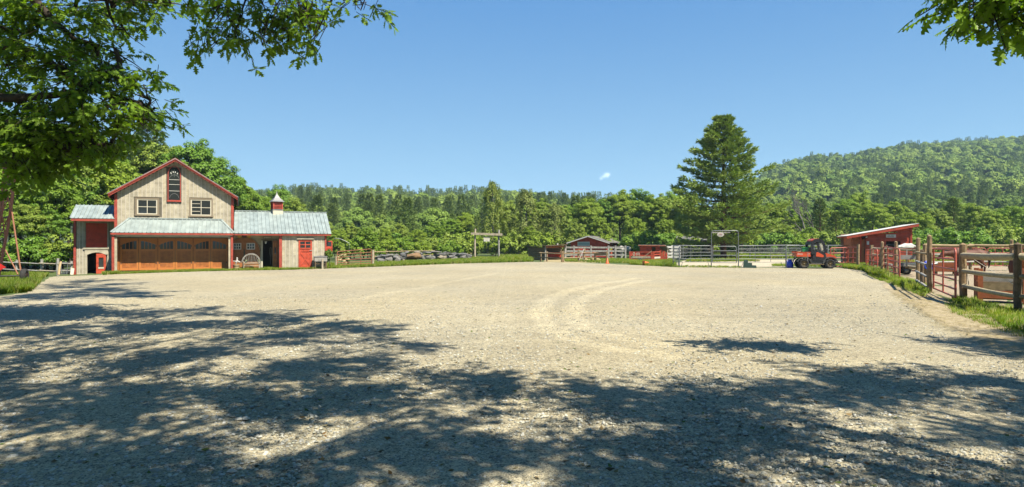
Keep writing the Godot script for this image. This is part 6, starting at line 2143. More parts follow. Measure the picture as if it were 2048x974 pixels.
# ------------------------------------------------------------------ right side
func build_right_paddock() -> void:
	field_shed()
	# ---- near rail fence: P1 - P2 and on out of the frame
	var p1 := gp(1925.5, 600)
	var p2 := gp(2035, 629)
	var p3 := p2 + Vector3(1.6, 0, 3.2)
	var rf := thing("rail_fence", "weathered three-rail log fence along the gravel, nearest the feed crate", "fence", p1)
	var q2 := p2 - p1
	var q3 := p3 - p1
	square_post(rf, Vector3.ZERO, 1.62, 0.18, M.post_wood)
	square_post(rf, q2, 1.63, 0.15, M.post_dark)
	square_post(rf, q3, 1.6, 0.17, M.post_wood)
	var off := Vector3(-0.06, 0, 0.10)
	for h in [[1.30, 1.34, 0.105], [0.85, 0.88, 0.085], [0.42, 0.42, 0.08]]:
		rough_log(rf, "rail", M.rail_wood, Vector3(-0.05, h[0], 0.13), q2 + Vector3(-0.03, h[1], 0.02), h[2], 0.85)
		rough_log(rf, "rail", M.rail_wood if h[0] > 1 else M.post_wood, q2 + Vector3(0.02, h[1], 0.06), q3 + Vector3(0.0, h[0], 0.0), h[2] * 0.9, 0.85)
	# twine strung across
	rod(rf, "twine", M.twine, Vector3(0.2, 1.22, 0.1), q2 + Vector3(-0.05, 0.70, -0.05), 0.006)
	rod(rf, "twine", M.twine, Vector3(0.06, 0.90, 0.1), Vector3(0.1, 0.40, 0.1), 0.012)
	# ---- near red gate and its hinge post
	var hg := gp(1867, 585)
	var fe := gp(1911, 604.5)
	var hp := thing("hinge_post", "tall brown post carrying the nearest red tube gate", "post", hg + Vector3(-0.06, 0, -0.12))
	square_post(hp, Vector3.ZERO, 1.90, 0.14, M.post_wood)
	tube_gate("tube_gate", "red six-rail tube gate standing ajar next to the log fence", hg, fe, 0.15, 1.47, 0.14, 1.50, 6, [0.48], M.red_tube, 0.03, "red tube gates")
	# pair of posts with a blue hose hung on one
	var pa := thing("tall_post", "tall plain brown post standing before the post with the blue hose", "post", gp(1836, 570.5))
	square_post(pa, Vector3.ZERO, 1.84, 0.14, M.post_wood)
	var pb := thing("hose_post", "brown post with a coil of blue hose hung on it", "post", gp(1849, 573))
	square_post(pb, Vector3.ZERO, 1.60, 0.13, M.post_wood)
	var hs := thing("hose_coil", "coil of bright blue hose hanging from the brown post", "hose", gp(1849, 573) + Vector3(0.02, 0.84, 0.12))
	for k in 4:
		var loop := []
		for i in 15:
			var a := TAU * i / 14.0
			loop.append(Vector3(cos(a) * (0.12 + 0.012 * k), sin(a) * (0.14 - 0.01 * k) - 0.02 * k, 0.035 * k))
		part(hs, "loop", tube(loop, 0.022, 6), M.blue_plastic)
	rod(hs, "pipe_end", M.galvanised, Vector3(0.08, 0.0, 0.05), Vector3(0.34, 0.05, 0.05), 0.05)
	# short rails from the tall post to the gate's hinge post
	var sr := thing("short_rail_fence", "short run of brown rails between the blue hose and the near red gate", "fence", gp(1849, 573))
	var s0 := gp(1836, 570.5) - sr.position
	var s1 := hg - sr.position + Vector3(-0.1, 0, -0.2)
	for h in [1.32, 0.95, 0.55, 0.2]:
		rough_log(sr, "rail", M.rail_tan if h > 1 else M.timber_grey, s0 + Vector3(0, h, -0.1), s1 + Vector3(0, h - 0.02, 0), 0.05, 0.8)
	square_post(sr, s0.lerp(s1, 0.5) + Vector3(0.1, 0, -0.15), 1.4, 0.12, M.post_dark)
	# red panels running back towards the shed behind the gates
	var back := [gp(1742, 534.5), gp(1768, 537.0), gp(1800, 540.0), gp(1838, 543.5)]
	for i in 3:
		tube_gate("corral_fence", ["dull red corral panel before the field shed's window", "dull red corral panel behind the middle red gate", "dull red corral panel behind the farm cart"][i], back[i], back[i + 1] - (back[i + 1] - back[i]).normalized() * 0.1, 0.05, 1.38, 0.05, 1.36, 6, [0.5], M.red_tube, 0.035, "red panels before the shed", "fence panel")
	# ---- second red gate
	var a2 := gp(1767, 548.5)
	var b2 := gp(1799, 560.5)
	tube_gate("tube_gate", "red seven-rail tube gate with two stays in the middle of the run", a2, b2, 0.02, 1.48, 0.05, 1.40, 6, [0.3, 0.66], M.red_tube, 0.035, "red tube gates")
	for q in [[1766, 549.5, 1.72, "brown post at the far end of the middle red gate"], [1794, 557, 1.72, "brown post at the near end of the middle red gate"]]:
		var po := thing("gate_post", q[3], "post", gp(q[0], q[1]) + Vector3(0.1, 0, -0.25))
		square_post(po, Vector3.ZERO, q[2], 0.14, M.post_wood)
	# ---- third, farthest of the run
	tube_gate("tube_gate", "small red five-rail tube gate farthest along the run, by the shed door", gp(1733, 540), gp(1754.5, 545.5), 0.1, 1.26, 0.02, 1.32, 5, [0.5], M.red_tube, 0.034, "red tube gates")
	for q in [[1740, 538, 1.55, "brown post behind the farthest small red gate, shed side"], [1760, 543, 1.25, "short leaning brown post between the two farther red gates"]]:
		var po := thing("gate_post", q[3], "post", gp(q[0], q[1]))
		rough_log(po, "shaft", M.post_wood, Vector3(0, -0.12, 0), Vector3(0.08, q[2], 0), 0.09)
	# log rails joining the posts behind the gates
	var lr := thing("log_rail_fence", "grey log rails running behind the red gates towards the blue hose", "fence", gp(1800, 552))
	var lp := [gp(1745, 536) + Vector3(0, 0, 0), gp(1772, 541), gp(1796, 547), gp(1836, 553)]
	for i in lp.size():
		lp[i] -= lr.position
		rough_log(lr, "post", M.post_dark, lp[i] + Vector3(0, -0.1, 0), lp[i] + Vector3(0, 1.55, 0), 0.085)
		if i:
			for h in [1.33, 0.93, 0.45]:
				rough_log(lr, "rail", M.rail_wood, lp[i - 1] + Vector3(-0.1, h, 0.08), lp[i] + Vector3(0.1, h - 0.03, 0.08), 0.07, 0.8)
	# grey boards on the fence and white feed bags over the top rail
	var gb := at(1815, 514.5, 31.0)
	var bd := thing("grey_board", "wide grey board fixed across the log rails below the white sack", "board", gb)
	bx(bd, "wood", M.timber_grey, Vector3.ZERO, Vector3(0.84, 0.22, 0.04), Basis(Vector3.UP, -0.4))
	bx(bd, "cleat", M.timber_grey, Vector3(0, -0.02, -0.06), Vector3(0.06, 0.9, 0.05), Basis(Vector3.UP, -0.4))
	var wbp := at(1813, 492, 31.2)
	var bag := thing("feed_sack", "white feed sack draped along the top rail near the shed", "sack", wbp)
	part(bag, "cloth", smooth_body([[Vector3(-0.46, -0.05, 0.1), Vector3(-0.1, 0.02, 0.02), 0.075, 0.11], [Vector3(-0.1, 0.02, 0.02), Vector3(0.25, 0.03, -0.05), 0.11, 0.10], [Vector3(0.25, 0.03, -0.05), Vector3(0.5, -0.02, -0.12), 0.10, 0.06], [Vector3(-0.3, -0.06, 0.12), Vector3(0.3, -0.07, 0.02), 0.06, 0.05]], 0.02, 0.03), M.white_bag)
	part(bag, "tie", tube([Vector3(-0.48, -0.06, 0.1), Vector3(-0.54, -0.08, 0.12)], 0.03, 6), M.twine)
	# flat farm cart
	var cp := gp(1812, 549)
	var ct := thing("farm_cart", "low grey flat farm cart with rubber wheels behind the middle red gate", "cart", cp, -24)
	beam(ct, "deck", M.timber_grey, Vector3(-0.75, 0.50, 0), Vector3(0.55, 0.46, 0), 0.9, 0.08)
	beam(ct, "side_board", M.log_brown, Vector3(-0.1, 0.42, 0.5), Vector3(1.2, 0.28, 0.6), 0.06, 0.16)
	bx(ct, "tray", M.galvanised, Vector3(0.1, 0.58, 0), Vector3(0.9, 0.08, 0.6))
	for s in [-1, 1]:
		var w := hold(ct, "wheel", Vector3(-0.05, 0.22, s * 0.42), Vector3(90, 0, 0))
		part(w, "tyre", lathe([[0.13, -0.06], [0.21, -0.05], [0.22, 0.0], [0.21, 0.05], [0.13, 0.06], [0.13, -0.06]], 16), M.tyre)
		part(w, "rim", lathe([[0.0, -0.04], [0.13, -0.05], [0.13, 0.05], [0.0, 0.04]], 12), M.galvanised)
	rod(ct, "axle", M.iron, Vector3(-0.05, 0.22, -0.42), Vector3(-0.05, 0.22, 0.42), 0.03)
	bx(ct, "axle_block", M.post_dark, Vector3(-0.05, 0.36, 0), Vector3(0.2, 0.2, 0.5))
	# ---- bay horse in the paddock, head low behind the gate
	horse("horse", "bay horse with lowered head standing in the dirt paddock", gp(1941, 552) + Vector3(0.1, 0, -0.3), 168, M.bay_coat, M.black_hair, 1.0, 0.97)
	horse("horse", "chestnut horse standing behind the feed crate at the log fence", Vector3(17.7, 0, -20.6), 8, M.chestnut_coat, M.bay_coat, 0.0, 0.95)
	# ---- feed crate with orange posts just inside the fence
	var fc := thing("feed_crate", "orange-posted plank feed crate standing inside the log fence", "feed crate", Vector3(13.85, 0, -17.3), -30)
	for x in [-0.5, 0.5]:
		for z in [-0.32, 0.32]:
			bx(fc, "post", M.orange_board, Vector3(x, 0.46, z), Vector3(0.12, 0.96, 0.1))
	for i in 3:
		bx(fc, "plank", [M.orange_board, M.rail_tan, M.timber_grey][i], Vector3(0, 0.22 + i * 0.24, 0.33), Vector3(0.96, 0.22, 0.04))
		bx(fc, "plank", M.timber_pale, Vector3(0, 0.22 + i * 0.24, -0.33), Vector3(0.96, 0.22, 0.04))
		bx(fc, "end_plank", M.orange_board, Vector3(-0.53, 0.22 + i * 0.24, 0), Vector3(0.04, 0.22, 0.56))
		bx(fc, "end_plank", M.orange_board, Vector3(0.53, 0.22 + i * 0.24, 0), Vector3(0.04, 0.22, 0.56))
	bx(fc, "bottom", M.log_brown, Vector3(0, 0.10, 0), Vector3(0.98, 0.05, 0.6))
	# second box farther in
	var fb := thing("feed_box", "low brown wooden feed box on the paddock dirt behind the near red gate", "feed box", gp(1890, 549), -28)
	for i in 2:
		bx(fb, "plank", M.orange_board, Vector3(0, 0.28 + i * 0.24, 0.3), Vector3(0.95, 0.22, 0.04))
		bx(fb, "plank", M.orange_board, Vector3(0, 0.28 + i * 0.24, -0.3), Vector3(0.95, 0.22, 0.04))
		bx(fb, "end_plank", M.orange_board, Vector3(-0.46, 0.28 + i * 0.24, 0), Vector3(0.04, 0.22, 0.56))
		bx(fb, "end_plank", M.orange_board, Vector3(0.46, 0.28 + i * 0.24, 0), Vector3(0.04, 0.22, 0.56))
	bx(fb, "bottom", M.log_brown, Vector3(0, 0.18, 0), Vector3(0.9, 0.05, 0.56))
	for x in [-0.4, 0.4]:
		for z in [-0.25, 0.25]:
			bx(fb, "leg", M.log_brown, Vector3(x, 0.07, z), Vector3(0.08, 0.2, 0.08))
	# ---- long log fence at the back of the paddock
	var bf := thing("log_rail_fence", "long log fence crossing the paddock behind the bay horse", "fence", gp(1940, 541))
	var bp := [gp(1853, 543.5), gp(1940, 540.5), gp(2023, 541.0), gp(2110, 543.5)]
	for i in bp.size():
		bp[i] -= bf.position
		square_post(bf, bp[i], 1.62 if i != 2 else 1.85, 0.17, M.post_wood)
		if i:
			for h in [[1.55, 0.10], [1.02, 0.07], [0.55, 0.07]]:
				rough_log(bf, "rail", M.rail_tan if h[0] > 1.5 else M.timber_grey, bp[i - 1] + Vector3(-0.2, h[0], 0.14), bp[i] + Vector3(0.15, h[0] - 0.03, 0.14), h[1], 0.8)
	# ---- red corral panels farther back
	var ra := [gp(1862, 531.5), gp(1935, 531), gp(1975, 531.5), gp(2025, 532), gp(2090, 534)]
	for i in 4:
		tube_gate("corral_fence", "dull red corral panel closing the far side of the paddock", ra[i], ra[i + 1] - (ra[i + 1] - ra[i]).normalized() * 0.12, 0.02, 1.3, 0.02, 1.3, 5, [0.33, 0.66], M.red_tube, 0.04, "far corral panels", "fence panel")
	# red rails between the vehicle and the shed
	var rb := [gp(1661, 533.5), gp(1693, 533.5), gp(1704, 535)]
	tube_gate("corral_fence", "dull red corral panel between the utility vehicle and the field shed", rb[0], rb[1], 0.02, 1.32, 0.02, 1.36, 5, [0.2, 0.8], M.red_tube, 0.04, "corral panels by the shed", "fence panel")
	tube_gate("corral_fence", "short dull red corral panel right before the field shed's corner", rb[1] + Vector3(0.1, 0, 0), gp(1716, 536), 0.02, 1.36, 0.02, 1.4, 5, [0.5], M.red_tube, 0.04, "corral panels by the shed", "fence panel")
	var sp := thing("gate_post", "grey post at the field shed's corner joining the red panels", "post", gp(1716.5, 536.5))
	rough_log(sp, "shaft", M.post_wood, Vector3(0, -0.1, 0), Vector3(0, 1.6, 0), 0.1)


func square_post(parent: Node, p: Vector3, h: float, w: float, m: Material) -> void:
	# a hewn post with worn edges
	var key := "post_mesh"
	if not meshes.has(key):
		var st := SurfaceTool.new()
		st.begin(Mesh.PRIMITIVE_TRIANGLES)
		st.set_smooth_group(-1)
		var rows := []
		var n := 9
		for j in n:
			var t := float(j) / (n - 1)
			var row := []
			for k in 8:
				var cx := 0.5 if k in [0, 1, 2, 7] else -0.5
				var a := TAU * (k + 0.5) / 8.0
				var v := Vector2(cos(a), sin(a))
				v /= maxf(absf(v.x), absf(v.y))
				v *= 0.5 * (1.0 if k % 2 == 0 else 1.0)
				v *= 1.0 + 0.10 * noise.get_noise_3d(k * 2.3, j * 0.7, 5.0)
				row.append(Vector3(v.x + 0.08 * noise.get_noise_2d(j * 0.45, 3.0), t, v.y + 0.08 * noise.get_noise_2d(j * 0.45, 31.0)))
			rows.append(row)
		for j in n - 1:
			for k in 8:
				var k2 := (k + 1) % 8
				quad(st, rows[j][k], rows[j][k2], rows[j + 1][k2], rows[j + 1][k])
		for k in 8:
			var k2 := (k + 1) % 8
			tri(st, Vector3(0, 1.03, 0), rows[n - 1][k], rows[n - 1][k2])
			tri(st, Vector3(0, 0, 0), rows[0][k2], rows[0][k])
		st.generate_normals()
		meshes[key] = st.commit()
	part(parent, "post", meshes[key], m, Transform3D(Basis(Vector3.UP, rng.randf_range(-0.4, 0.4)) * Basis.from_scale(Vector3(w, h + 0.12, w)), p + Vector3(0, -0.12, 0)))


func field_shed() -> void:
	var d := 47.0
	var s := thing("field_shed", "bright red field shed with a single-pitch roof and small white sign", "shed", at(1766, 520, d) * Vector3(1, 0, 1), -18.0)
	var X := func(px: float, lz := 0.0) -> float: return local_at(s, px, 490, lz).x
	var Y := func(px: float, py: float, lz := 0.0) -> float: return local_at(s, px, py, lz).y
	var x0: float = X.call(1731)
	var x1: float = X.call(1823)
	var y0: float = Y.call(1731, 468)
	var y1: float = Y.call(1823, 453.5)
	var top := func(x: float) -> float: return lerpf(y0, y1, (x - x0) / (x1 - x0))
	var wx0: float = X.call(1772)
	var wx1: float = X.call(1801)
	var wy0: float = Y.call(1786, 499)
	var wy1: float = Y.call(1786, 485)
	# horizontal boards, cut round the window opening and to the slope of the roof
	var wall := hold(s, "front_wall")
	var bh := 0.24
	var n := 14
	for i in n:
		var ya := i * bh - 0.1
		var yb := ya + bh - 0.008
		var spans := [[x0, x1]]
		if yb > wy0 + 0.06 and ya < wy1 - 0.06:
			spans = [[x0, wx0], [wx1, x1]]
		for q in spans:
			var a: float = q[0]
			var b: float = q[1]
			var poly := PackedVector2Array([Vector2(a, ya), Vector2(b, ya), Vector2(b, minf(yb, top.call(b))), Vector2(a, minf(yb, top.call(a)))])
			if top.call(b) <= ya + 0.02:
				continue
			if top.call(a) < ya:
				var xx: float = x0 + (ya - y0) / (y1 - y0) * (x1 - x0)
				poly = PackedVector2Array([Vector2(xx, ya), Vector2(b, ya), Vector2(b, minf(yb, top.call(b)))])
				if top.call(b) > yb:
					poly.append(Vector2(minf(b, x0 + (yb - y0) / (y1 - y0) * (x1 - x0)), yb))
			part(wall, "board", extrude(poly, -0.03, 0.0 + 0.005 * (i % 3)), M.red_shed)
	bx(wall, "corner_board", M.red_shed, Vector3(x1 - 0.02, (y1 - 0.1) / 2, 0.02), Vector3(0.13, y1, 0.06))
	bx(wall, "window_ledge", M.red_barn, Vector3((wx0 + wx1) / 2, wy0 - 0.03, 0.05), Vector3(wx1 - wx0 + 0.15, 0.08, 0.1))
	bx(wall, "window_bar", M.galvanised, Vector3((wx0 + wx1) / 2, wy1 - 0.16, -0.02), Vector3(wx1 - wx0, 0.03, 0.03))
	# interior
	var L := 3.4
	bx(s, "back_wall", M.inside_wood, Vector3((x0 + x1) / 2 - 0.5, 1.2, -L), Vector3(x1 - x0 + 1.2, 2.5, 0.08))
	bx(s, "side_wall", M.red_shed, Vector3(x1 - 0.03, 1.45, -L / 2), Vector3(0.05, 2.9, L))
	bx(s, "floor_slab", M.inside_wood, Vector3((x0 + x1) / 2, 0.0, -L / 2), Vector3(x1 - x0, 0.05, L))
	# orange tack room at the low end, with its door
	var tk := hold(s, "tack_room")
	var t0: float = X.call(1703, -0.3)
	for i in 5:
		bx(tk, "board", M.orange_board, Vector3(lerpf(t0, X.call(1721, -0.3), (i + 0.5) / 5.0), 1.02, -0.3), Vector3((X.call(1721, -0.3) - t0) / 5 - 0.012, 2.28, 0.04))
	bx(tk, "door", M.orange_board, Vector3((X.call(1722.5, -0.2) + X.call(1731, -0.2)) / 2, 1.0, -0.2), Vector3(X.call(1731, -0.2) - X.call(1722.5, -0.2) - 0.02, 2.0, 0.05))
	bx(tk, "door_post", M.red_barn, Vector3(X.call(1721.7, -0.2), 1.05, -0.24), Vector3(0.08, 2.3, 0.12))
	bx(tk, "door_handle", M.iron, Vector3(X.call(1729, -0.2), 1.05, -0.16), Vector3(0.05, 0.42, 0.04))
	bx(tk, "end_wall", M.orange_board, Vector3(t0 + 0.03, 1.02, -1.9), Vector3(0.05, 2.28, 3.1))
	# roof
	var rx0: float = X.call(1693, 0.35)
	var rx1: float = X.call(1838.5, 0.35)
	var ry0: float = Y.call(1693, 471.5, 0.35)
	var ry1: float = Y.call(1838.5, 446.5, 0.35)
	var roof := hold(s, "roof")
	var st := SurfaceTool.new()
	st.begin(Mesh.PRIMITIVE_TRIANGLES)
	st.set_smooth_group(-1)
	prism(st, [Vector3(rx0, ry0, 0.38), Vector3(rx1, ry1, 0.38), Vector3(rx1, ry1, -L - 0.3), Vector3(rx0, ry0, -L - 0.3)], Vector3.UP, 0.022)
	st.generate_normals()
	part(roof, "metal_sheet", st.commit(), M.white_paint)
	beam(roof, "fascia", M.red_shed, Vector3(rx0 + 0.02, ry0 - 0.13, 0.34), Vector3(rx1 - 0.02, ry1 - 0.13, 0.34), 0.21, 0.05, Vector3.BACK)
	bx(roof, "end_board", M.red_shed, Vector3(rx1 - 0.04, ry1 - 0.15, -1.4), Vector3(0.05, 0.2, 3.3))
	st = SurfaceTool.new()
	st.begin(Mesh.PRIMITIVE_TRIANGLES)
	st.set_smooth_group(-1)
	prism(st, [Vector3(rx0 + 0.05, ry0 - 0.06, 0.28), Vector3(rx1 - 0.08, ry1 - 0.06, 0.28), Vector3(rx1 - 0.08, ry1 - 0.06, -L - 0.2), Vector3(rx0 + 0.05, ry0 - 0.06, -L - 0.2)], Vector3.UP, 0.06)
	st.generate_normals()
	part(roof, "soffit", st.commit(), M.red_barn)
	# twin lamp and meter box
	var lx: float = X.call(1732.5, 0.05)
	for k in 2:
		part(s, "floodlight", lathe([[0.0, 0.0], [0.05, 0.0], [0.07, 0.1], [0.0, 0.1]], 10), M.white_paint, Transform3D(Basis(Vector3.RIGHT, 0.8 + 0.4 * k), Vector3(lx, Y.call(1732, 470.5 + 4 * k), 0.08)))
	bx(s, "meter_box", M.white_paint, Vector3(X.call(1735.5), Y.call(1735, 486), 0.05), Vector3(0.15, 0.26, 0.09))
	# sign
	var sg := thing("shed_sign", "small white sign with two dark words on the red field shed", "sign", s.transform * Vector3(X.call(1781.8), Y.call(1781, 472), 0.03), -18.0)
	bx(sg, "board", M.white_paint, Vector3.ZERO, Vector3(0.66, 0.235, 0.025))
	for q in [[-0.13, 0.06, 0.13, 0.03], [0.08, 0.06, 0.17, 0.03], [-0.02, -0.04, 0.44, 0.05]]:
		bx(sg, "lettering", M.print_dark if q[1] > 0 else M.timber_grey, Vector3(q[0], q[1], 0.015), Vector3(q[2], q[3], 0.006))


# ------------------------------------------------------------------ foliage
func leaf_arrays() -> Dictionary:
	return {"v": PackedVector3Array(), "n": PackedVector3Array(), "c": PackedColorArray(), "i": PackedInt32Array()}


func add_leaf(a: Dictionary, p: Vector3, along_dir: Vector3, nrm: Vector3, len: float, wid: float, c: Color) -> void:
	# one pointed leaf, folded a little along its middle
	var side := along_dir.cross(nrm).normalized() * wid
	var mid := p + along_dir * len * 0.45
	var k: int = a.v.size()
	var drop := nrm * wid * 0.35
	a.v.append(p)
	a.v.append(mid + side - drop)
	a.v.append(p + along_dir * len)
	a.v.append(mid - side - drop)
	for i in 4:
		a.n.append(nrm)
		a.c.append(c)
	a.i.append_array([k, k + 2, k + 1, k, k + 3, k + 2])


func to_mesh(a: Dictionary) -> ArrayMesh:
	var arr := []
	arr.resize(Mesh.ARRAY_MAX)
	arr[Mesh.ARRAY_VERTEX] = a.v
	arr[Mesh.ARRAY_NORMAL] = a.n
	arr[Mesh.ARRAY_COLOR] = a.c
	arr[Mesh.ARRAY_INDEX] = a.i
	var m := ArrayMesh.new()
	m.add_surface_from_arrays(Mesh.PRIMITIVE_TRIANGLES, arr)
	return m


func rand_dir(r: RandomNumberGenerator) -> Vector3:
	return Vector3(r.randfn(), r.randfn(), r.randfn()).normalized()


func crown_mesh(sd: int, rx: float, ry: float, rz: float, clumps: int, per: int, leaf: float, cols: Array, cy: float, lobes := 0.33, top_heavy := 0.0, rounding := 0.4) -> ArrayMesh:
	# leaf-sized faces gathered in clumps through an uneven crown centred at height cy; cols are two leaf tones, mixed by chance from leaf to leaf
	var r := RandomNumberGenerator.new()
	r.seed = sd
	var a := leaf_arrays()
	var lump := FastNoiseLite.new()
	lump.seed = sd
	lump.frequency = 0.9
	for k in clumps:
		var u := rand_dir(r)
		if u.y < -0.55:
			u.y *= -0.5
			u = u.normalized()
		var reach := 0.45 + 0.6 * pow(r.randf(), 0.55)
		reach *= 1.0 + 0.38 * lump.get_noise_3dv(u * 1.6)
		var sx := 1.0 - top_heavy * maxf(0.0, u.y)
		var c := Vector3(u.x * rx * sx, u.y * ry, u.z * rz * sx) * reach * 0.82 + Vector3(0, cy, 0)
		var cr := lobes * r.randf_range(0.65, 1.2) * (rx + ry + rz) / 3.0
		for i in per:
			var w := rand_dir(r)
			if w.y < -0.2 and r.randf() < 0.6:
				w.y = -w.y
			var p := c + Vector3(w.x, w.y * 0.78, w.z) * cr * (0.55 + 0.5 * r.randf())
			var n := (w * 0.9 + rand_dir(r) * 0.42 + Vector3(0, 0.4, 0)).normalized()
			var d := n.cross(rand_dir(r)).normalized()
			var t := r.randf()
			var col: Color = cols[0].lerp(cols[1], t)
			var b := r.randf_range(0.8, 1.2)
			var l := leaf * r.randf_range(0.7, 1.35)
			# leaves at the outside of a crown lie like its surface
			n = n.lerp((w * 0.5 + (p - Vector3(0, cy, 0)) / Vector3(rx, ry, rz) * 0.6).normalized(), rounding).normalized()
			d = (d - n * n.dot(d)).normalized()
			add_leaf(a, p, d, n, l, l * 0.42, Color(col.r * b, col.g * b, col.b * b))
	return to_mesh(a)


func trunk_mesh(sd: int, h: float, r0: float, limbs: int, spread: float, from: float) -> ArrayMesh:
	var r := RandomNumberGenerator.new()
	r.seed = sd
	var st := SurfaceTool.new()
	st.begin(Mesh.PRIMITIVE_TRIANGLES)
	var pts := []
	var rad := []
	var lean := Vector3(r.randf_range(-0.3, 0.3), 0, r.randf_range(-0.3, 0.3))
	for i in 7:
		var t := i / 6.0
		pts.append(Vector3(0, h * t - 0.25 * (1.0 - t), 0) + lean * t * t + Vector3(sin(t * 5 + sd) * 0.08, 0, cos(t * 4 + sd) * 0.08) * h * 0.1)
		rad.append(r0 * (1.25 if i == 0 else lerpf(1.0, 0.12, t)))
	add_tube(st, pts, rad, 8)
	for k in limbs:
		var t := lerpf(from, 0.9, (k + r.randf()) / limbs)
		var f := t * 6.0
		var p: Vector3 = pts[int(f)].lerp(pts[mini(int(f) + 1, 6)], f - int(f))
		var ang := k * 2.4 + r.randf()
		var d := Vector3(cos(ang), r.randf_range(0.45, 1.0), sin(ang)).normalized()
		var l := spread * r.randf_range(0.6, 1.0) * (1.1 - t * 0.5)
		var br := r0 * lerpf(0.5, 0.15, t)
		add_tube(st, [p, p + d * l * 0.5, p + (d + Vector3(0, 0.25, 0)) * l], [br, br * 0.6, br * 0.15], 5)
	st.generate_normals()
	return st.commit()


func conifer_mesh(sd: int, h: float, base: float, r_max: float, whorl: float, per_whorl: int, tufts: int, needle: float, blades: int, cols: Array, droop := 0.12, ragged := 0.25, taper := 0.72) -> Array:
	# [foliage, trunk and branches] of a pine: whorls of branches, each carrying tufts of needles
	var r := RandomNumberGenerator.new()
	r.seed = sd
	var a := leaf_arrays()
	var st := SurfaceTool.new()
	st.begin(Mesh.PRIMITIVE_TRIANGLES)
	add_tube(st, [Vector3(0, -0.3, 0), Vector3(0.03, h * 0.3, 0), Vector3(-0.03, h * 0.65, 0.03), Vector3(0, h * 0.98, 0)], [h * 0.022, h * 0.019, h * 0.011, 0.015], 9)
	var y := base
	while y < h * 0.985:
		var t := (y - base) / (h - base)
		var L := r_max * (0.62 + 0.38 * minf(1.0, t / 0.22)) * pow(1.0 - t, taper) + 0.15
		var n := per_whorl + r.randi_range(-1, 1)
		var turn := r.randf() * TAU
		for k in n:
			var ang := turn + TAU * k / n + r.randf_range(-0.3, 0.3)
			var l := L * r.randf_range(1.0 - ragged, 1.0 + ragged * 0.7)
			var d := Vector3(cos(ang), 0, sin(ang))
			var rise := lerpf(-droop, 0.75, t * t) + r.randf_range(-0.08, 0.12)
			var p0 := Vector3(0, y, 0)
			var p1 := p0 + d * l * 0.55 + Vector3(0, rise * l * 0.5, 0)
			var p2 := p0 + d * l + Vector3(0, rise * l * 0.8 + l * 0.14, 0)
			add_tube(st, [p0, p1, p2], [0.012 + l * 0.011, 0.01 + l * 0.006, 0.006], 4)
			var nt := int(tufts * (0.35 + 0.65 * l / r_max))
			for j in nt:
				var s := 0.28 + 0.74 * pow(r.randf(), 0.75)
				var q := p0.lerp(p1, s / 0.55) if s < 0.55 else p1.lerp(p2, (s - 0.55) / 0.45)
				var fan := (1.0 - absf(s - 0.62) * 1.3) * l * 0.34
				var side := d.cross(Vector3.UP) * r.randf_range(-1, 1)
				q += side * fan + Vector3(0, r.randf_range(-0.05, 0.12) * l * 0.5, 0)
				var out := (d * 0.9 + side * 0.8 + Vector3(0, r.randf_range(0.1, 0.7), 0)).normalized()
				var u := r.randf()
				var c: Color = cols[0].lerp(cols[1], u)
				for b in blades:
					var v := (out + rand_dir(r) * 0.55).normalized()
					var nn := (v.cross(rand_dir(r)) + Vector3(0, 0.5, 0)).normalized()
					nn = (nn - v * v.dot(nn)).normalized()
					var g := r.randf_range(0.85, 1.15)
					add_leaf(a, q, v, nn, needle * r.randf_range(0.7, 1.3), needle * 0.10, Color(c.r * g, c.g * g, c.b * g))
		y += whorl * r.randf_range(0.75, 1.25) * (1.0 - 0.45 * t)
	st.generate_normals()
	return [to_mesh(a), st.commit()]


func place_tree(called: String, label: String, group: String, kind: Array, m: Material, bark: Material, pos: Vector3, scale: Vector3, turn: float) -> Node3D:
	var t := thing(called, label, "tree", pos, turn, group)
	t.scale = scale
	part(t, "crown", kind[0], m)
	part(t, "trunk", kind[1], bark)
	return t


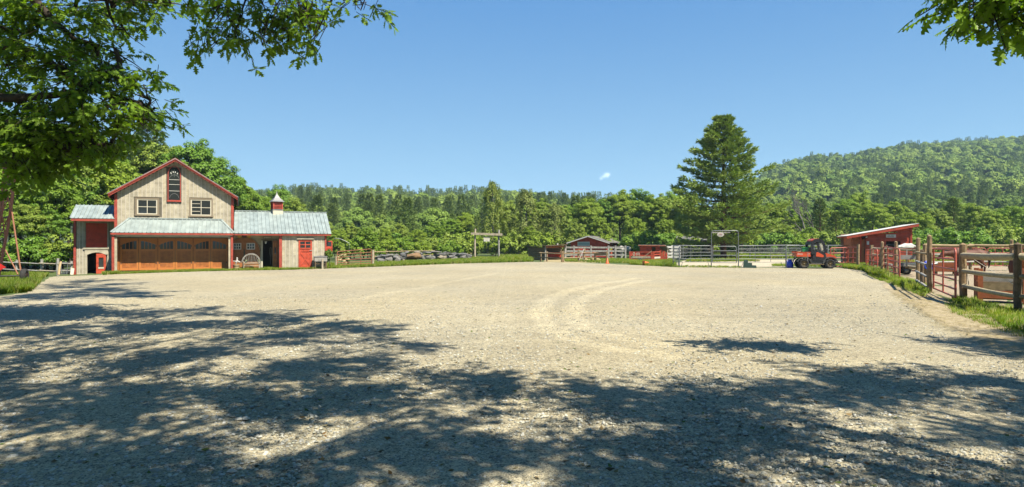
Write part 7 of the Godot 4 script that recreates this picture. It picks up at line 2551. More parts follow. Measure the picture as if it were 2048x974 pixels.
func build_trees() -> void:
	var yg := [Color(0.29, 0.38, 0.048), Color(0.21, 0.315, 0.04)]
	# broadleaf kinds, about 10 m tall
	var leafy := []
	for k in 6:
		var rx: float = [3.3, 2.8, 3.9, 2.5, 3.5, 3.0][k]
		var ry: float = [4.0, 4.4, 3.6, 4.6, 4.0, 4.2][k]
		leafy.append([crown_mesh(500 + k, rx, ry, rx, 150, 130, 0.155, yg, 10.0 - ry * 0.98, [0.13, 0.17, 0.14, 0.18, 0.12, 0.16][k], 0.25, 0.22), trunk_mesh(520 + k, 8.0, 0.2, 7, 2.6, 0.3)])
	# low bushes
	var bushy := []
	for k in 3:
		bushy.append([crown_mesh(540 + k, 1.5, 1.1, 1.5, 50, 70, 0.12, yg, 0.85, 0.2, 0.0, 0.2), trunk_mesh(545 + k, 1.2, 0.06, 5, 0.8, 0.05)])
	# weeping birch-like kind: long hanging sprays
	var birch := [birch_mesh(560), trunk_mesh(561, 10.0, 0.17, 9, 2.2, 0.3)]
	var pine_cols := [Color(0.17, 0.235, 0.05), Color(0.12, 0.19, 0.045)]
	var pine := conifer_mesh(600, 10.0, 1.2, 2.9, 0.55, 5, 20, 0.40, 5, pine_cols, 0.05, 0.35)
	var hero := conifer_mesh(611, 16.0, 1.8, 6.3, 0.66, 6, 135, 0.42, 5, [Color(0.29, 0.375, 0.075), Color(0.19, 0.29, 0.06)], 0.08, 0.45, 0.82)
	# ---- the tall white pine
	place_tree("white_pine", "tall dark green pine standing alone behind the round pen", "", hero, M.needle, M.bark_pine, at(1447, 510, 64.0) * Vector3(1, 0, 1), Vector3(0.95, 0.93, 0.95), 30)
	# ---- belt of trees beyond the fences: [column, top row, distance, kind, tint, width factor]
	var r := RandomNumberGenerator.new()
	r.seed = 91
	var tints := ["leaf_yellow", "leaf", "leaf_deep", "leaf_grey"]
	var words := {"leaf_yellow": "yellow-green broadleaf tree", "leaf": "mid green broadleaf tree", "leaf_deep": "deep green broadleaf tree", "leaf_grey": "grey-green broadleaf tree"}
	var belt := [
		[676, 455, 60, 2, 1, 0.9], [700, 440, 66, 0, 3, 1.0], [735, 448, 62, 4, 1, 1.0], [770, 452, 66, 1, 0, 1.0], [800, 440, 72, 5, 3, 0.9], [835, 455, 70, 2, 1, 1.0], [868, 438, 76, 0, 2, 1.0], [900, 430, 78, 4, 1, 1.0], [930, 415, 80, 3, 0, 1.0],
		[1010, 392, 84, 5, 3, 1.0], [1075, 388, 88, 0, 0, 1.0], [1105, 396, 84, 4, 3, 1.05], [1140, 402, 88, 2, 1, 0.95],
		[1178, 384, 86, 3, 1, 1.0], [1212, 388, 90, 0, 2, 0.9], [1240, 371, 90, 5, 1, 1.0], [1278, 371, 92, 1, 2, 1.1], [1312, 378, 88, 0, 1, 1.0], [1340, 368, 92, 3, 2, 1.0], [1376, 382, 88, 2, 1, 1.0], [1330, 430, 80, 4, 0, 0.9],
		[1500, 400, 86, 2, 0, 1.1], [1545, 395, 84, 4, 0, 1.1], [1590, 405, 90, 0, 1, 1.0], [1655, 410, 88, 5, 1, 1.0], [1690, 385, 98, 3, 2, 1.0], [1718, 378, 100, 1, 1, 0.9], [1745, 400, 92, 2, 1, 1.0], [1790, 395, 100, 0, 0, 1.0], [1832, 418, 78, 2, 0, 1.05], [1872, 408, 84, 4, 3, 1.0], [1910, 390, 92, 1, 2, 0.9], [1946, 398, 88, 5, 1, 1.0], [1985, 415, 80, 0, 0, 1.0], [2022, 405, 84, 2, 1, 1.0], [2060, 400, 86, 4, 0, 1.0], [2110, 405, 84, 0, 1, 1.0], [2170, 410, 82, 2, 2, 1.0], [2230, 400, 84, 4, 1, 1.0], [2290, 405, 82, 0, 0, 1.0], [2350, 410, 80, 2, 1, 1.0], [2420, 400, 80, 5, 2, 1.0],
		[1200, 425, 74, 4, 0, 0.8], [1150, 440, 72, 2, 3, 0.8], [1270, 430, 76, 2, 1, 0.8], [1060, 445, 74, 4, 0, 0.8], [1410, 440, 86, 2, 2, 1.1], [1570, 445, 74, 4, 0, 0.9], [1620, 450, 80, 2, 1, 0.9],
	]
	for b in belt:
		var d: float = b[2]
		var p := at(b[0], 500, d) * Vector3(1, 0, 1)
		var h: float = EYE + (487.0 - b[1]) / F * d
		var s: float = h / 10.2
		var tint: String = tints[b[4] - 1 if b[4] in [1, 2] and int(b[0]) % 3 != 0 else b[4]]
		var where := "behind the stone wall" if b[0] < 945 else "behind the log shelter" if b[0] < 1130 else "behind the red stable and coop" if b[0] < 1345 else "beyond the riding pen" if b[0] < 1700 else "beyond the dirt paddock"
		place_tree("broadleaf_tree", words[tint] + " standing " + where, words[tint] + "s " + where, leafy[b[3]], M[tint], M.bark, p, Vector3(s * b[5], s, s * b[5]) * Vector3(lerpf(1.0, 1.2, r.randf()), 1, 1.1), r.randf() * 360)
	# birches with hanging sprays
	for b in [[985, 352, 76, 0.62], [1052, 370, 78, 0.8], [1110, 400, 76, 0.75]]:
		var d: float = b[2]
		var h: float = EYE + (487.0 - b[1]) / F * d
		place_tree("birch_tree", "slender birch with hanging pale sprays beyond the timber gateway", "birches beyond the yard", birch, M.leaf_grey if b[0] != 985 else M.leaf_yellow, M.bark_grey, at(b[0], 500, d) * Vector3(1, 0, 1), Vector3(h / 11.0 * b[3] * 1.3, h / 11.0, h / 11.0 * b[3] * 1.3), b[0])
	# pines standing among the broadleaf trees
	for b in [[1640, 400, 84, 1.0], [1672, 425, 76, 1.1], [1906, 398, 86, 0.9], [1775, 412, 104, 1.0], [1485, 415, 92, 1.0]]:
		var d: float = b[2]
		var h: float = EYE + (487.0 - b[1]) / F * d
		place_tree("pine_tree", "young dark pine among the broadleaf trees beyond the paddock", "pines beyond the paddock", pine, M.needle, M.bark_pine, at(b[0], 500, d) * Vector3(1, 0, 1), Vector3(h / 10.0 * b[3], h / 10.0, h / 10.0 * b[3]), b[0])
	# dead trees, bare
	for b in [[1613, 378, 82, 1.0, "bare dead tree with twisted limbs behind the utility vehicle, its taller stem"], [1630, 384, 82, 0.95, "bare dead tree with forked crown behind the utility vehicle"]]:
		var d: float = b[2]
		var h: float = EYE + (487.0 - b[1]) / F * d
		var dt := thing("dead_tree", b[4], "tree", at(b[0], 500, d) * Vector3(1, 0, 1), b[0] * 3)
		part(dt, "trunk", dead_mesh(int(b[0]), h), M.bark_grey)
	# wood behind and beside the barn
	var wood := [
		[-60, 180, 46, 2, 2, 1.2], [-10, 200, 48, 4, 2, 1.2], [35, 230, 45, 0, 1, 1.2], [80, 215, 50, 5, 2, 1.1], [115, 250, 46, 1, 3, 1.1], [150, 240, 52, 2, 1, 1.1], [190, 260, 50, 4, 0, 1.0], [225, 300, 56, 0, 0, 1.0], [325, 262, 62, 4, 3, 0.95], [385, 262, 60, 5, 2, 0.95], [425, 300, 62, 2, 2, 0.9], [462, 330, 66, 0, 1, 0.9], [500, 362, 66, 3, 1, 0.9], [530, 385, 68, 2, 1, 0.9], [560, 352, 72, 3, 2, 0.75], [590, 390, 70, 1, 3, 0.9], [615, 410, 72, 4, 1, 0.9], [645, 425, 70, 0, 3, 0.9],
		[20, 330, 41, 2, 1, 1.0], [70, 320, 42, 4, 2, 1.0], [112, 330, 41.5, 0, 1, 0.9], [-40, 320, 40, 5, 1, 1.0], [140, 300, 46, 1, 2, 0.9], [55, 400, 40, 2, 3, 1.0], [5, 395, 39.5, 4, 1, 1.0], [95, 410, 40.5, 2, 2, 0.9], [-110, 200, 44, 0, 2, 1.2], [-170, 200, 40, 2, 1, 1.2],
	]
	for b in wood:
		var d: float = b[2]
		var h: float = EYE + (487.0 - b[1]) / F * d
		var s: float = h / 10.2
		var tint: String = tints[b[4]]
		place_tree("woodland_tree", words[tint].replace("broadleaf", "woodland") + " close behind the barn and its annex", "wood behind the barn, " + words[tint], leafy[b[3]], M[tint], M.bark, at(b[0], 500, d) * Vector3(1, 0, 1), Vector3(s * b[5], s, s * b[5]), r.randf() * 360)
	for b in [[295, 248, 62, 0.95, "feathery pine rising behind the barn roof, its crown against the sky"], [262, 275, 60, 0.9, "shorter feathery pine behind the barn's annex side"]]:
		var d: float = b[2]
		var h: float = EYE + (487.0 - b[1]) / F * d
		place_tree("pine_tree", b[4], "", pine, M.needle, M.bark_pine, at(b[0], 500, d) * Vector3(1, 0, 1), Vector3(h / 10.0 * b[3], h / 10.0, h / 10.0 * b[3]), b[0])
	# bushes: along the fences, under the wood, beyond the pens
	var bush_at := []
	for i in 15:
		bush_at.append([lerpf(665, 950, (i + 0.3) / 15.0), 58 + 12 * r.randf() + 5.0 * i / 15.0, 1.3])
	for i in 18:
		bush_at.append([lerpf(1010, 1340, i / 18.0), 70 + 8 * r.randf(), 1.4])
	for i in 10:
		bush_at.append([lerpf(1340, 1690, i / 10.0), 72 + 6 * r.randf(), 1.5])
	for i in 16:
		bush_at.append([lerpf(1830, 2140, i / 16.0), 60 + 14 * r.randf(), 1.7])
	for i in 12:
		bush_at.append([lerpf(-80, 145, i / 12.0), 38.2 + 1.8 * r.randf(), 1.0])
	for b in bush_at:
		var tint: String = tints[r.randi_range(0, 3)]
		var where := "under the wood beside the annex" if b[0] < 200 else "behind the stone wall" if b[0] < 960 else "behind the red stable and shelter" if b[0] < 1340 else "beyond the riding pen" if b[0] < 1700 else "beyond the dirt paddock"
		var look: String = {"leaf_yellow": "yellow-green", "leaf": "mid green", "leaf_deep": "deep green", "leaf_grey": "grey-green"}[tint]
		var t := thing("bush", look + " leafy bush " + where, "bush", at(b[0], 500, b[1]) * Vector3(1, 0, 1), r.randf() * 360, look + " bushes " + where)
		t.scale = Vector3.ONE * b[2] * r.randf_range(0.75, 1.25)
		var kd: Array = bushy[r.randi_range(0, 2)]
		part(t, "leaves", kd[0], M[tint])
		part(t, "stems", kd[1], M.bark)
	# the wood's edge behind the viewer, which keeps the near gravel in shade
	for i in 15:
		var tint: String = tints[i % 3]
		var p := Vector3(-30.0 + i * 4.3 + r.randf_range(-1, 1), 0, 11.0 + 5.0 * (i % 2) + r.randf_range(0, 2))
		place_tree("woodland_tree", words[tint].replace("broadleaf", "woodland") + " at the wood's edge across the yard from the barn", "wood across the yard, " + words[tint], leafy[i % 6], M[tint], M.bark, p, Vector3(1.5, 1.35, 1.4), r.randf() * 360)
	forest()


func birch_mesh(sd: int) -> ArrayMesh:
	var r := RandomNumberGenerator.new()
	r.seed = sd
	var a := leaf_arrays()
	for k in 150:
		var t := pow(r.randf(), 0.8)
		var y := lerpf(1.6, 10.6, t)
		var rad := 3.0 * sin(clampf((1.0 - t) * 0.9 + 0.12, 0, 1) * PI * 0.62) * pow(r.randf(), 0.5) * (0.75 + 0.5 * r.randf())
		var ang := r.randf() * TAU
		var p := Vector3(cos(ang) * rad, y, sin(ang) * rad)
		var len := r.randf_range(0.5, 1.7)
		for i in 34:
			var s := r.randf()
			var q := p + Vector3(r.randfn() * 0.14, -len * s + r.randfn() * 0.05, r.randfn() * 0.14) + Vector3(cos(ang), 0, sin(ang)) * 0.25 * s
			var n := (Vector3(cos(ang), 0.3, sin(ang)) + rand_dir(r) * 0.7).normalized()
			var d := (Vector3.DOWN + rand_dir(r) * 0.6)
			d = (d - n * n.dot(d)).normalized()
			var c := Color(0.28, 0.32, 0.075).lerp(Color(0.17, 0.24, 0.045), r.randf())
			add_leaf(a, q, d, n, 0.23 * r.randf_range(0.7, 1.3), 0.085, c)
	return to_mesh(a)


func dead_mesh(sd: int, h: float) -> ArrayMesh:
	var r := RandomNumberGenerator.new()
	r.seed = sd
	var st := SurfaceTool.new()
	st.begin(Mesh.PRIMITIVE_TRIANGLES)
	var grow := func(me: Callable, p: Vector3, d: Vector3, l: float, rad: float, depth: int) -> void:
		var q := p + d * l * 0.5 + rand_dir(r) * l * 0.08
		var e := q + (d + rand_dir(r) * 0.35).normalized() * l * 0.5
		add_tube(st, [p, q, e], [rad, rad * 0.8, rad * 0.6], 5)
		if depth > 0:
			for k in 3:
				me.call(me, e if k < 2 else q, (d + rand_dir(r) * 0.8 + Vector3(0, 0.2, 0)).normalized(), l * r.randf_range(0.5, 0.75), rad * 0.55, depth - 1)
	grow.call(grow, Vector3(0, -0.2, 0), Vector3.UP, h * 0.5, 0.16, 4)
	st.generate_normals()
	return st.commit()


func forest() -> void:
	# the wooded hillsides: thousands of trees that read as one mass
	var cols := [Color(1, 1, 1), Color(0.86, 0.86, 0.86)]
	var kinds := []
	for k in 3:
		kinds.append(crown_mesh(700 + k, 3.2, 3.0, 3.2, 30, 44, 0.85, cols, 4.0, 0.30, 0.0, 0.7))
	for k in 2:
		kinds.append(conifer_mesh(720 + k, 9.0, 0.8, 1.9, 0.8, 6, 5, 0.8, 3, cols, 0.05, 0.3)[0])
	# finer ones for the foot of the slopes
	for k in 3:
		kinds.append(crown_mesh(710 + k, 3.2, 3.4, 3.2, 90, 90, 0.24, cols, 4.0, 0.19, 0.0, 0.4))
	for k in 2:
		kinds.append(conifer_mesh(730 + k, 9.0, 0.8, 2.0, 0.6, 6, 12, 0.5, 4, cols, 0.05, 0.3)[0])
	var r := RandomNumberGenerator.new()
	r.seed = 5
	for side in 2:
		var ridge: Array = ridge_left if side == 0 else ridge_right
		var start := 105.0 if side == 0 else 125.0
		var lists := []
		var tint := []
		for k in 10:
			lists.append([])
			tint.append([])
		var d := start - 5.0
		while d < (455.0 if side == 0 else 700.0):
			var step := (3.5 if side == 0 else 4.0) + d * 0.004
			var a0 := 300.0 if side == 0 else 1380.0
			var a1 := 1480.0 if side == 0 else 2650.0
			var x := (a0 - 1024.0) / F * d
			while x < (a1 - 1024.0) / F * d:
				var px := x + r.randf_range(-0.45, 0.45) * step
				var pz := -d + r.randf_range(-0.45, 0.45) * step
				x += step
				var top := ridge_at(ridge, 1024.0 + F * px / -pz)
				if -pz > top.x + 12.0:
					continue
				var y := hill_height(ridge, start, px, pz)
				var patch := noise.get_noise_2d(px * 0.011 + 30, pz * 0.011)
				var up := clampf(-pz / top.x, 0, 1)
				var con := r.randf() < (0.26 + 0.45 * patch + (0.08 if up > 0.93 else 0.0) + (0.14 if side == 0 else 0.0))
				var k := r.randi_range(3, 4) if con else r.randi_range(0, 2)
				if d < 250.0:
					k += 5
				var s := lerpf(0.55, 1.3, pow(r.randf(), 1.4))
				if con:
					s = minf(s, 1.1)
				elif side == 0:
					s *= 0.88
				var c: Color
				if con:
					c = Color(0.16, 0.235, 0.06).lerp(Color(0.22, 0.30, 0.075), r.randf())
				else:
					c = Color(0.165, 0.27, 0.05).lerp(Color(0.285, 0.385, 0.065), clampf(r.randf() + patch * -0.4, 0, 1))
				c = c * (r.randf_range(0.7, 1.0) if side == 0 else r.randf_range(0.75, 1.0))
				var b := Basis(Vector3.UP, r.randf() * TAU).scaled(Vector3(s, s * r.randf_range(0.85, 1.2) * (1.0 if not con else 1.0), s))
				lists[k].append(Transform3D(b, Vector3(px, y - 0.6, pz)))
				tint[k].append(c)
			d += step * 0.92
		for k in 10:
			if lists[k].is_empty():
				continue
			var mm := MultiMesh.new()
			mm.transform_format = MultiMesh.TRANSFORM_3D
			mm.use_colors = true
			mm.mesh = kinds[k]
			mm.instance_count = lists[k].size()
			for i in lists[k].size():
				mm.set_instance_transform(i, lists[k][i])
				mm.set_instance_color(i, tint[k][i])
			var o := MultiMeshInstance3D.new()
			o.name = "hillside_forest"
			o.multimesh = mm
			o.material_override = M.far_leaf
			add_child(o, true)
			var what := "broadleaf" if k % 5 < 3 else "conifer"
			tag(o, "dense %s forest covering the %s" % [what, "long low hill behind the yard" if side == 0 else "high hill behind the paddock"], "forest", "forest on the %s" % ["low hill", "high hill"][side], "stuff")


# ------------------------------------------------------------------ big oaks whose boughs reach over the yard
func oak_leaf_points() -> Array:
	return [Vector2(0, 0), Vector2(0.035, 0.12), Vector2(0.20, 0.20), Vector2(0.09, 0.31), Vector2(0.34, 0.45), Vector2(0.12, 0.55), Vector2(0.33, 0.72), Vector2(0.10, 0.76), Vector2(0.15, 0.90), Vector2(0, 1.0)]


func add_oak_leaf(a: Dictionary, p: Vector3, d: Vector3, n: Vector3, len: float, c: Color) -> void:
	var side := d.cross(n).normalized()
	var pts := oak_leaf_points()
	for s in [-1.0, 1.0]:
		var k: int = a.v.size()
		for q in pts:
			var bend: float = -0.22 * q.y * q.y - 0.35 * absf(q.x)
			a.v.append(p + (d * q.y + side * q.x * s + n * bend) * len)
			a.n.append((n + side * s * -0.3).normalized())
			a.c.append(c)
		for q in pts:
			a.v.append(p + (d * q.y + n * (-0.22 * q.y * q.y)) * len)
			a.n.append((n + side * s * -0.3).normalized())
			a.c.append(c)
		var m: int = pts.size()
		for i in m - 1:
			if s > 0:
				a.i.append_array([k + i, k + m + i + 1, k + i + 1])
				if i > 0:
					a.i.append_array([k + i, k + m + i, k + m + i + 1])
			else:
				a.i.append_array([k + i, k + i + 1, k + m + i + 1])
				if i > 0:
					a.i.append_array([k + i, k + m + i + 1, k + m + i])


func sprig_mesh(sd: int, n_leaves: int, size: float) -> ArrayMesh:
	# a twig along +z with lobed leaves round it
	var r := RandomNumberGenerator.new()
	r.seed = sd
	var a := leaf_arrays()
	for i in n_leaves:
		var t := float(i) / n_leaves
		var p := Vector3(0, 0, t * 0.34)
		var ang := i * 2.4 + r.randf()
		var d := Vector3(cos(ang), sin(ang) * 0.45 - 0.15, 0.55 + 0.7 * t).normalized()
		var n := (Vector3(0, 1, 0) + rand_dir(r) * 0.6)
		n = (n - d * d.dot(n)).normalized()
		var g := r.randf_range(0.8, 1.2)
		add_oak_leaf(a, p + d * 0.03, d, n, size * r.randf_range(0.75, 1.2), Color(0.20 * g, 0.31 * g, 0.042 * g))
	# the twig
	var k: int = a.v.size()
	for z in [-0.12, 0.32]:
		for i in 3:
			var q := TAU * i / 3
			a.v.append(Vector3(cos(q), sin(q), 0) * 0.007 + Vector3(0, 0, z))
			a.n.append(Vector3(cos(q), sin(q), 0))
			a.c.append(Color(0.07, 0.055, 0.04))
	for i in 3:
		var j := (i + 1) % 3
		a.i.append_array([k + i, k + 3 + j, k + j, k + i, k + 3 + i, k + 3 + j])
	return to_mesh(a)


func big_oak(label: String, base: Vector3, trunk_h: float, trunk_r: float, pads: Array, sd: int, limbs := []) -> void:
	# pads: [centre, radii, sprigs, limb radius]; each pad is a spray of foliage at the end of a limb
	var r := RandomNumberGenerator.new()
	r.seed = sd
	var tr := thing("oak_tree", label, "tree", base)
	var st := SurfaceTool.new()
	st.begin(Mesh.PRIMITIVE_TRIANGLES)
	var top := Vector3(0.3, trunk_h * 1.5, -0.3)
	add_tube(st, [Vector3(0, -0.4, 0), Vector3(0.05, 0.5, 0), Vector3(0.1, trunk_h * 0.5, -0.05), Vector3(0.15, trunk_h, -0.1), top], [trunk_r * 1.5, trunk_r * 1.08, trunk_r * 0.95, trunk_r * 0.8, trunk_r * 0.4], 14)
	# main limbs given as paths; sprays near one grow from it
	for lb in limbs:
		var path := [Vector3(0.1, trunk_h * 0.9, -0.1)]
		var rr := [0.16]
		for i in lb.size():
			path.append(lb[i] - base)
			rr.append(lerpf(0.10, 0.02, float(i) / lb.size()))
		add_tube(st, path, rr, 7)
	var lists := [[], [], [], []]
	for pd in pads:
		var c: Vector3 = pd[0] - base
		var rad: Vector3 = pd[1]
		var start := Vector3(0.1, trunk_h * r.randf_range(0.7, 1.3), -0.1)
		if pd.size() > 4:
			start = pd[4] - base
		else:
			var best := 2.2
			for lb in limbs:
				for i in lb.size() - 1:
					var q := Geometry3D.get_closest_point_to_segment(pd[0], lb[i], lb[i + 1])
					if q.distance_to(pd[0]) < best:
						best = q.distance_to(pd[0])
						start = q - base
		var midp := start.lerp(c, 0.5) + Vector3(0, (c - start).length() * 0.10, 0) + rand_dir(r) * 0.3
		var lr: float = pd[3]
		add_tube(st, [start, start.lerp(midp, 0.5) + rand_dir(r) * 0.15, midp, midp.lerp(c, 0.6) + rand_dir(r) * 0.15, c], [lr, lr * 0.8, lr * 0.6, lr * 0.4, lr * 0.25], 6)
		var twigs := []
		var nb := int(clampf(pd[2] / 14.0, 5, 40))
		for b in nb:
			var u := rand_dir(r)
			var e := c + Vector3(u.x * rad.x, u.y * rad.y, u.z * rad.z) * r.randf_range(0.5, 1.0)
			var s := midp.lerp(c, r.randf_range(0.2, 1.0))
			var m := s.lerp(e, 0.5) + rand_dir(r) * 0.15 + Vector3(0, 0.1, 0)
			add_tube(st, [s, m, e], [lr * 0.2 + 0.006, lr * 0.12 + 0.005, 0.005], 4)
			twigs.append([m, e])
		for i in pd[2]:
			var tw: Array = twigs[r.randi_range(0, twigs.size() - 1)]
			var p: Vector3 = tw[0].lerp(tw[1], r.randf_range(0.15, 1.08)) + Vector3(r.randfn(), r.randfn() * 0.7, r.randfn()) * 0.20
			var out: Vector3 = (tw[1] - tw[0]).normalized() + rand_dir(r) * 0.9
			out.y *= 0.5
			out.y -= 0.1
			out = out.normalized()
			var z := out
			var x := Vector3.UP.cross(z).normalized()
			var y := z.cross(x)
			var bs := Basis(x, y, z).rotated(z, r.randf_range(-0.8, 0.8)).scaled(Vector3.ONE * r.randf_range(0.8, 1.25) * (pd[5] if pd.size() > 5 else 1.0))
			lists[r.randi_range(0, 3)].append(Transform3D(bs, p))
	st.generate_normals()
	part(tr, "trunk", st.commit(), M.bark)
	for k in 4:
		var mm := MultiMesh.new()
		mm.transform_format = MultiMesh.TRANSFORM_3D
		mm.mesh = meshes["sprig%d" % k]
		mm.instance_count = lists[k].size()
		for i in lists[k].size():
			mm.set_instance_transform(i, lists[k][i])
		var o := MultiMeshInstance3D.new()
		o.name = "foliage"
		o.multimesh = mm
		o.material_override = M.oak_leaf
		o.set_meta("kind", "stuff")
		tr.add_child(o, true)


func build_oaks() -> void:
	for k in 4:
		meshes["sprig%d" % k] = sprig_mesh(800 + k, 7 + k % 2, 0.165)
	# shadow of a point at height h falls at (x - 0.52 h, z - 0.469 h)
	var S := func(gx: float, gz: float, h: float) -> Vector3: return Vector3(gx + 0.52 * h, h, gz + 0.469 * h)
	var V := Vector3(1.7, 0.9, 1.6)
	# --- oak to the left: its lower boughs fill the upper left of the view
	var base_a := Vector3(-15.5, 0, -9.5)
	var left := []
	for q in [[40, 60, 12.0, 70], [20, 140, 12.5, 90], [110, 50, 12.5, 90], [120, 130, 12.0, 90], [190, 90, 13.0, 70], [190, 150, 12.0, 80], [60, 210, 12.5, 90], [150, 215, 12.0, 90], [235, 170, 12.5, 50], [230, 225, 12.0, 70], [275, 215, 12.3, 40], [290, 195, 12.5, 18], [110, 275, 12.8, 80], [185, 275, 12.3, 70], [30, 280, 12.5, 90], [150, 20, 13.0, 70], [60, 5, 13.0, 80], [245, 120, 12.6, 34], [230, 265, 12.2, 40], [255, 60, 13, 12], [280, 8, 12.6, 34], [330, 2, 12.4, 22], [240, 5, 12.6, 40], [70, 320, 12.4, 40], [0, 30, 12.2, 80], [215, 10, 12.6, 40], [300, 240, 12.3, 14], [190, 310, 12.3, 26], [60, 300, 12.2, 90], [130, 310, 12.3, 70], [10, 325, 12.2, 90], [95, 250, 12.2, 60]]:
		left.append([at(q[0], q[1], q[2]), Vector3(0.62, 0.45, 0.8), int(q[3] * 0.48), 0.05])
	# high crown above the frame
	for q in [[-12.0, -20.0, 12.5, 130], [-14.5, -22.0, 12.0, 120], [-17.0, -24.5, 12.5, 110], [-18.5, -20.0, 11.0, 130], [-19.0, -27.0, 13.0, 70], [-16.0, -16.5, 10.5, 150], [-14.5, -19.0, 11.0, 110], [-13.0, -13.0, 9.5, 170], [-16.5, -11.0, 9.0, 170], [-19.0, -15.0, 9.5, 150], [-11.0, -15.0, 10.5, 130]]:
		left.append([S.call(q[0], q[1], q[2]), V, int(q[3] * 1.5), 0.09])
	big_oak("broad oak with low leafy boughs standing beside the yard near the hay elevator", base_a, 5.5, 0.42, left, 21, [
		[at(-60, 85, 11.6), at(0, 92, 11.8), at(60, 100, 12.0), at(105, 128, 12.1), at(150, 165, 12.2), at(215, 190, 12.3), at(280, 205, 12.4)],
		[at(-60, 190, 11.8), at(20, 196, 12.0), at(110, 190, 12.1), at(170, 180, 12.2), at(240, 130, 12.6)],
		[at(-60, 225, 11.8), at(0, 240, 12.0), at(50, 262, 12.2), at(100, 285, 12.4), at(190, 290, 12.3)],
		[at(-20, -60, 11.8), at(70, 0, 12.2), at(110, 45, 12.4), at(150, 78, 12.6), at(200, 92, 12.9)],
		[at(60, -90, 12.0), at(150, -10, 12.6), at(240, 0, 12.6), at(330, -5, 12.5)],
	])
	# --- oak behind the camera on the left: shade over the near yard, one bough hanging into view
	var mid := []
	for q in [[-3.2, -12.3, 11.0, 120], [-5.5, -14.0, 11.5, 130], [-8.0, -14.6, 11.0, 130], [-1.9, -10.4, 10.5, 60], [-4.2, -10.6, 10.0, 110], [-6.5, -12.0, 10.5, 120], [-9.0, -12.0, 10.5, 140], [-1.0, -8.1, 9.0, 60], [-2.6, -8.4, 9.5, 130], [-4.6, -8.6, 9.5, 150], [-7.0, -9.4, 9.5, 170], [-9.6, -9.6, 9.5, 170], [-0.6, -6.6, 8.5, 60], [-2.2, -6.4, 9.0, 180], [-4.2, -6.4, 9.0, 190], [-6.4, -6.8, 9.0, 190], [-1.0, -4.8, 8.5, 130], [-3.0, -4.6, 8.5, 210], [-5.2, -4.6, 8.5, 200], [-7.5, -5.2, 9.0, 190], [0.6, -3.4, 8.5, 120], [-1.6, -3.0, 8.5, 220], [-11.0, -13.0, 10.5, 120], [-10.5, -7.0, 9.5, 180], [0.4, -5.2, 8.6, 70], [-3.8, -2.4, 9.0, 200]]:
		mid.append([S.call(q[0], q[1], q[2]), V * (Vector3(0.58, 0.9, 0.5) if q[1] > -9.0 else Vector3(0.86, 0.9, 0.8)), int(q[3] * (1.0 if q[1] > -9.0 else 1.15)), 0.08])
	for q in [[440, 18, 9.8, 14], [425, 75, 9.8, 12], [470, 60, 9.8, 12], [500, 30, 9.8, 16], [525, 60, 9.9, 9], [545, 12, 9.8, 22], [590, 20, 10.0, 20], [610, 35, 10.0, 14], [575, 60, 10.0, 10], [575, 88, 9.9, 6], [525, 90, 9.8, 5], [475, 82, 9.8, 6], [415, 100, 9.8, 7], [620, 78, 9.9, 7], [610, 60, 9.9, 6], [390, 2, 10.0, 12], [690, 6, 9.4, 6], [715, 14, 9.4, 4], [665, -4, 9.4, 6]]:
		mid.append([at(q[0], q[1], q[2]), Vector3(0.17, 0.11, 0.25), int(q[3] * 0.55 + 2), 0.022, at(q[0] + 30 if q[0] < 660 else 690, -60, q[2]), 0.82])
	big_oak("tall oak shading the near gravel, one thin bough hanging against the sky", Vector3(-2.5, 0, 4.5), 6.0, 0.45, mid, 22)
	# --- oak behind the camera on the right: dappled shade and the leaves in the corner
	var right := []
	for q in [[0.2, -6.8, 8.6, 80], [1.1, -6.4, 8.4, 70], [1.9, -6.7, 8.4, 60], [1.4, -5.2, 8.2, 60], [7.6, -10.0, 9.4, 70], [9.0, -10.2, 9.6, 90], [5.6, -6.4, 8.6, 100], [2.0, -6.6, 8.5, 60], [3.2, -7.4, 9.0, 70], [4.0, -7.7, 9.0, 60], [4.8, -7.4, 9.0, 70], [4.2, -6.6, 8.5, 70], [6.2, -7.4, 9.0, 70], [7.8, -9.4, 9.5, 80], [9.0, -8.2, 9.0, 120], [6.8, -5.6, 8.5, 110], [4.6, -5.2, 8.5, 90], [2.4, -5.4, 8.5, 80], [3.4, -4.0, 8.0, 130], [5.4, -4.0, 8.0, 140], [7.4, -3.8, 8.0, 160], [9.6, -5.8, 8.5, 150], [2.0, -3.2, 8.0, 140], [9.5, -10.8, 10.0, 70], [8.2, -6.6, 8.5, 110], [1.2, -4.4, 8.2, 90]]:
		right.append([S.call(q[0], q[1], q[2]), V * Vector3(0.5, 0.8, 0.44), int(q[3] * 1.05), 0.08])
	for q in [[1905, 2, 7.8, 10], [1935, 12, 7.8, 12], [1965, 25, 7.8, 14], [1960, 55, 7.8, 6], [1995, 20, 7.8, 12], [2015, 40, 7.7, 14], [2035, 55, 7.7, 12], [2042, 78, 7.7, 6], [2040, 15, 7.8, 12], [2070, 40, 7.8, 16], [1925, -10, 7.8, 14], [1980, -8, 7.8, 14]]:
		right.append([at(q[0] + 22, q[1] - 14, q[2]), Vector3(0.15, 0.10, 0.2), int(q[3] * 0.65), 0.02, at(2140, -40, 7.9), 1.12])
	big_oak("oak overhanging the paddock side, its lowest leaves at the view's corner", Vector3(10.5, 0, 3.0), 5.5, 0.4, right, 23)


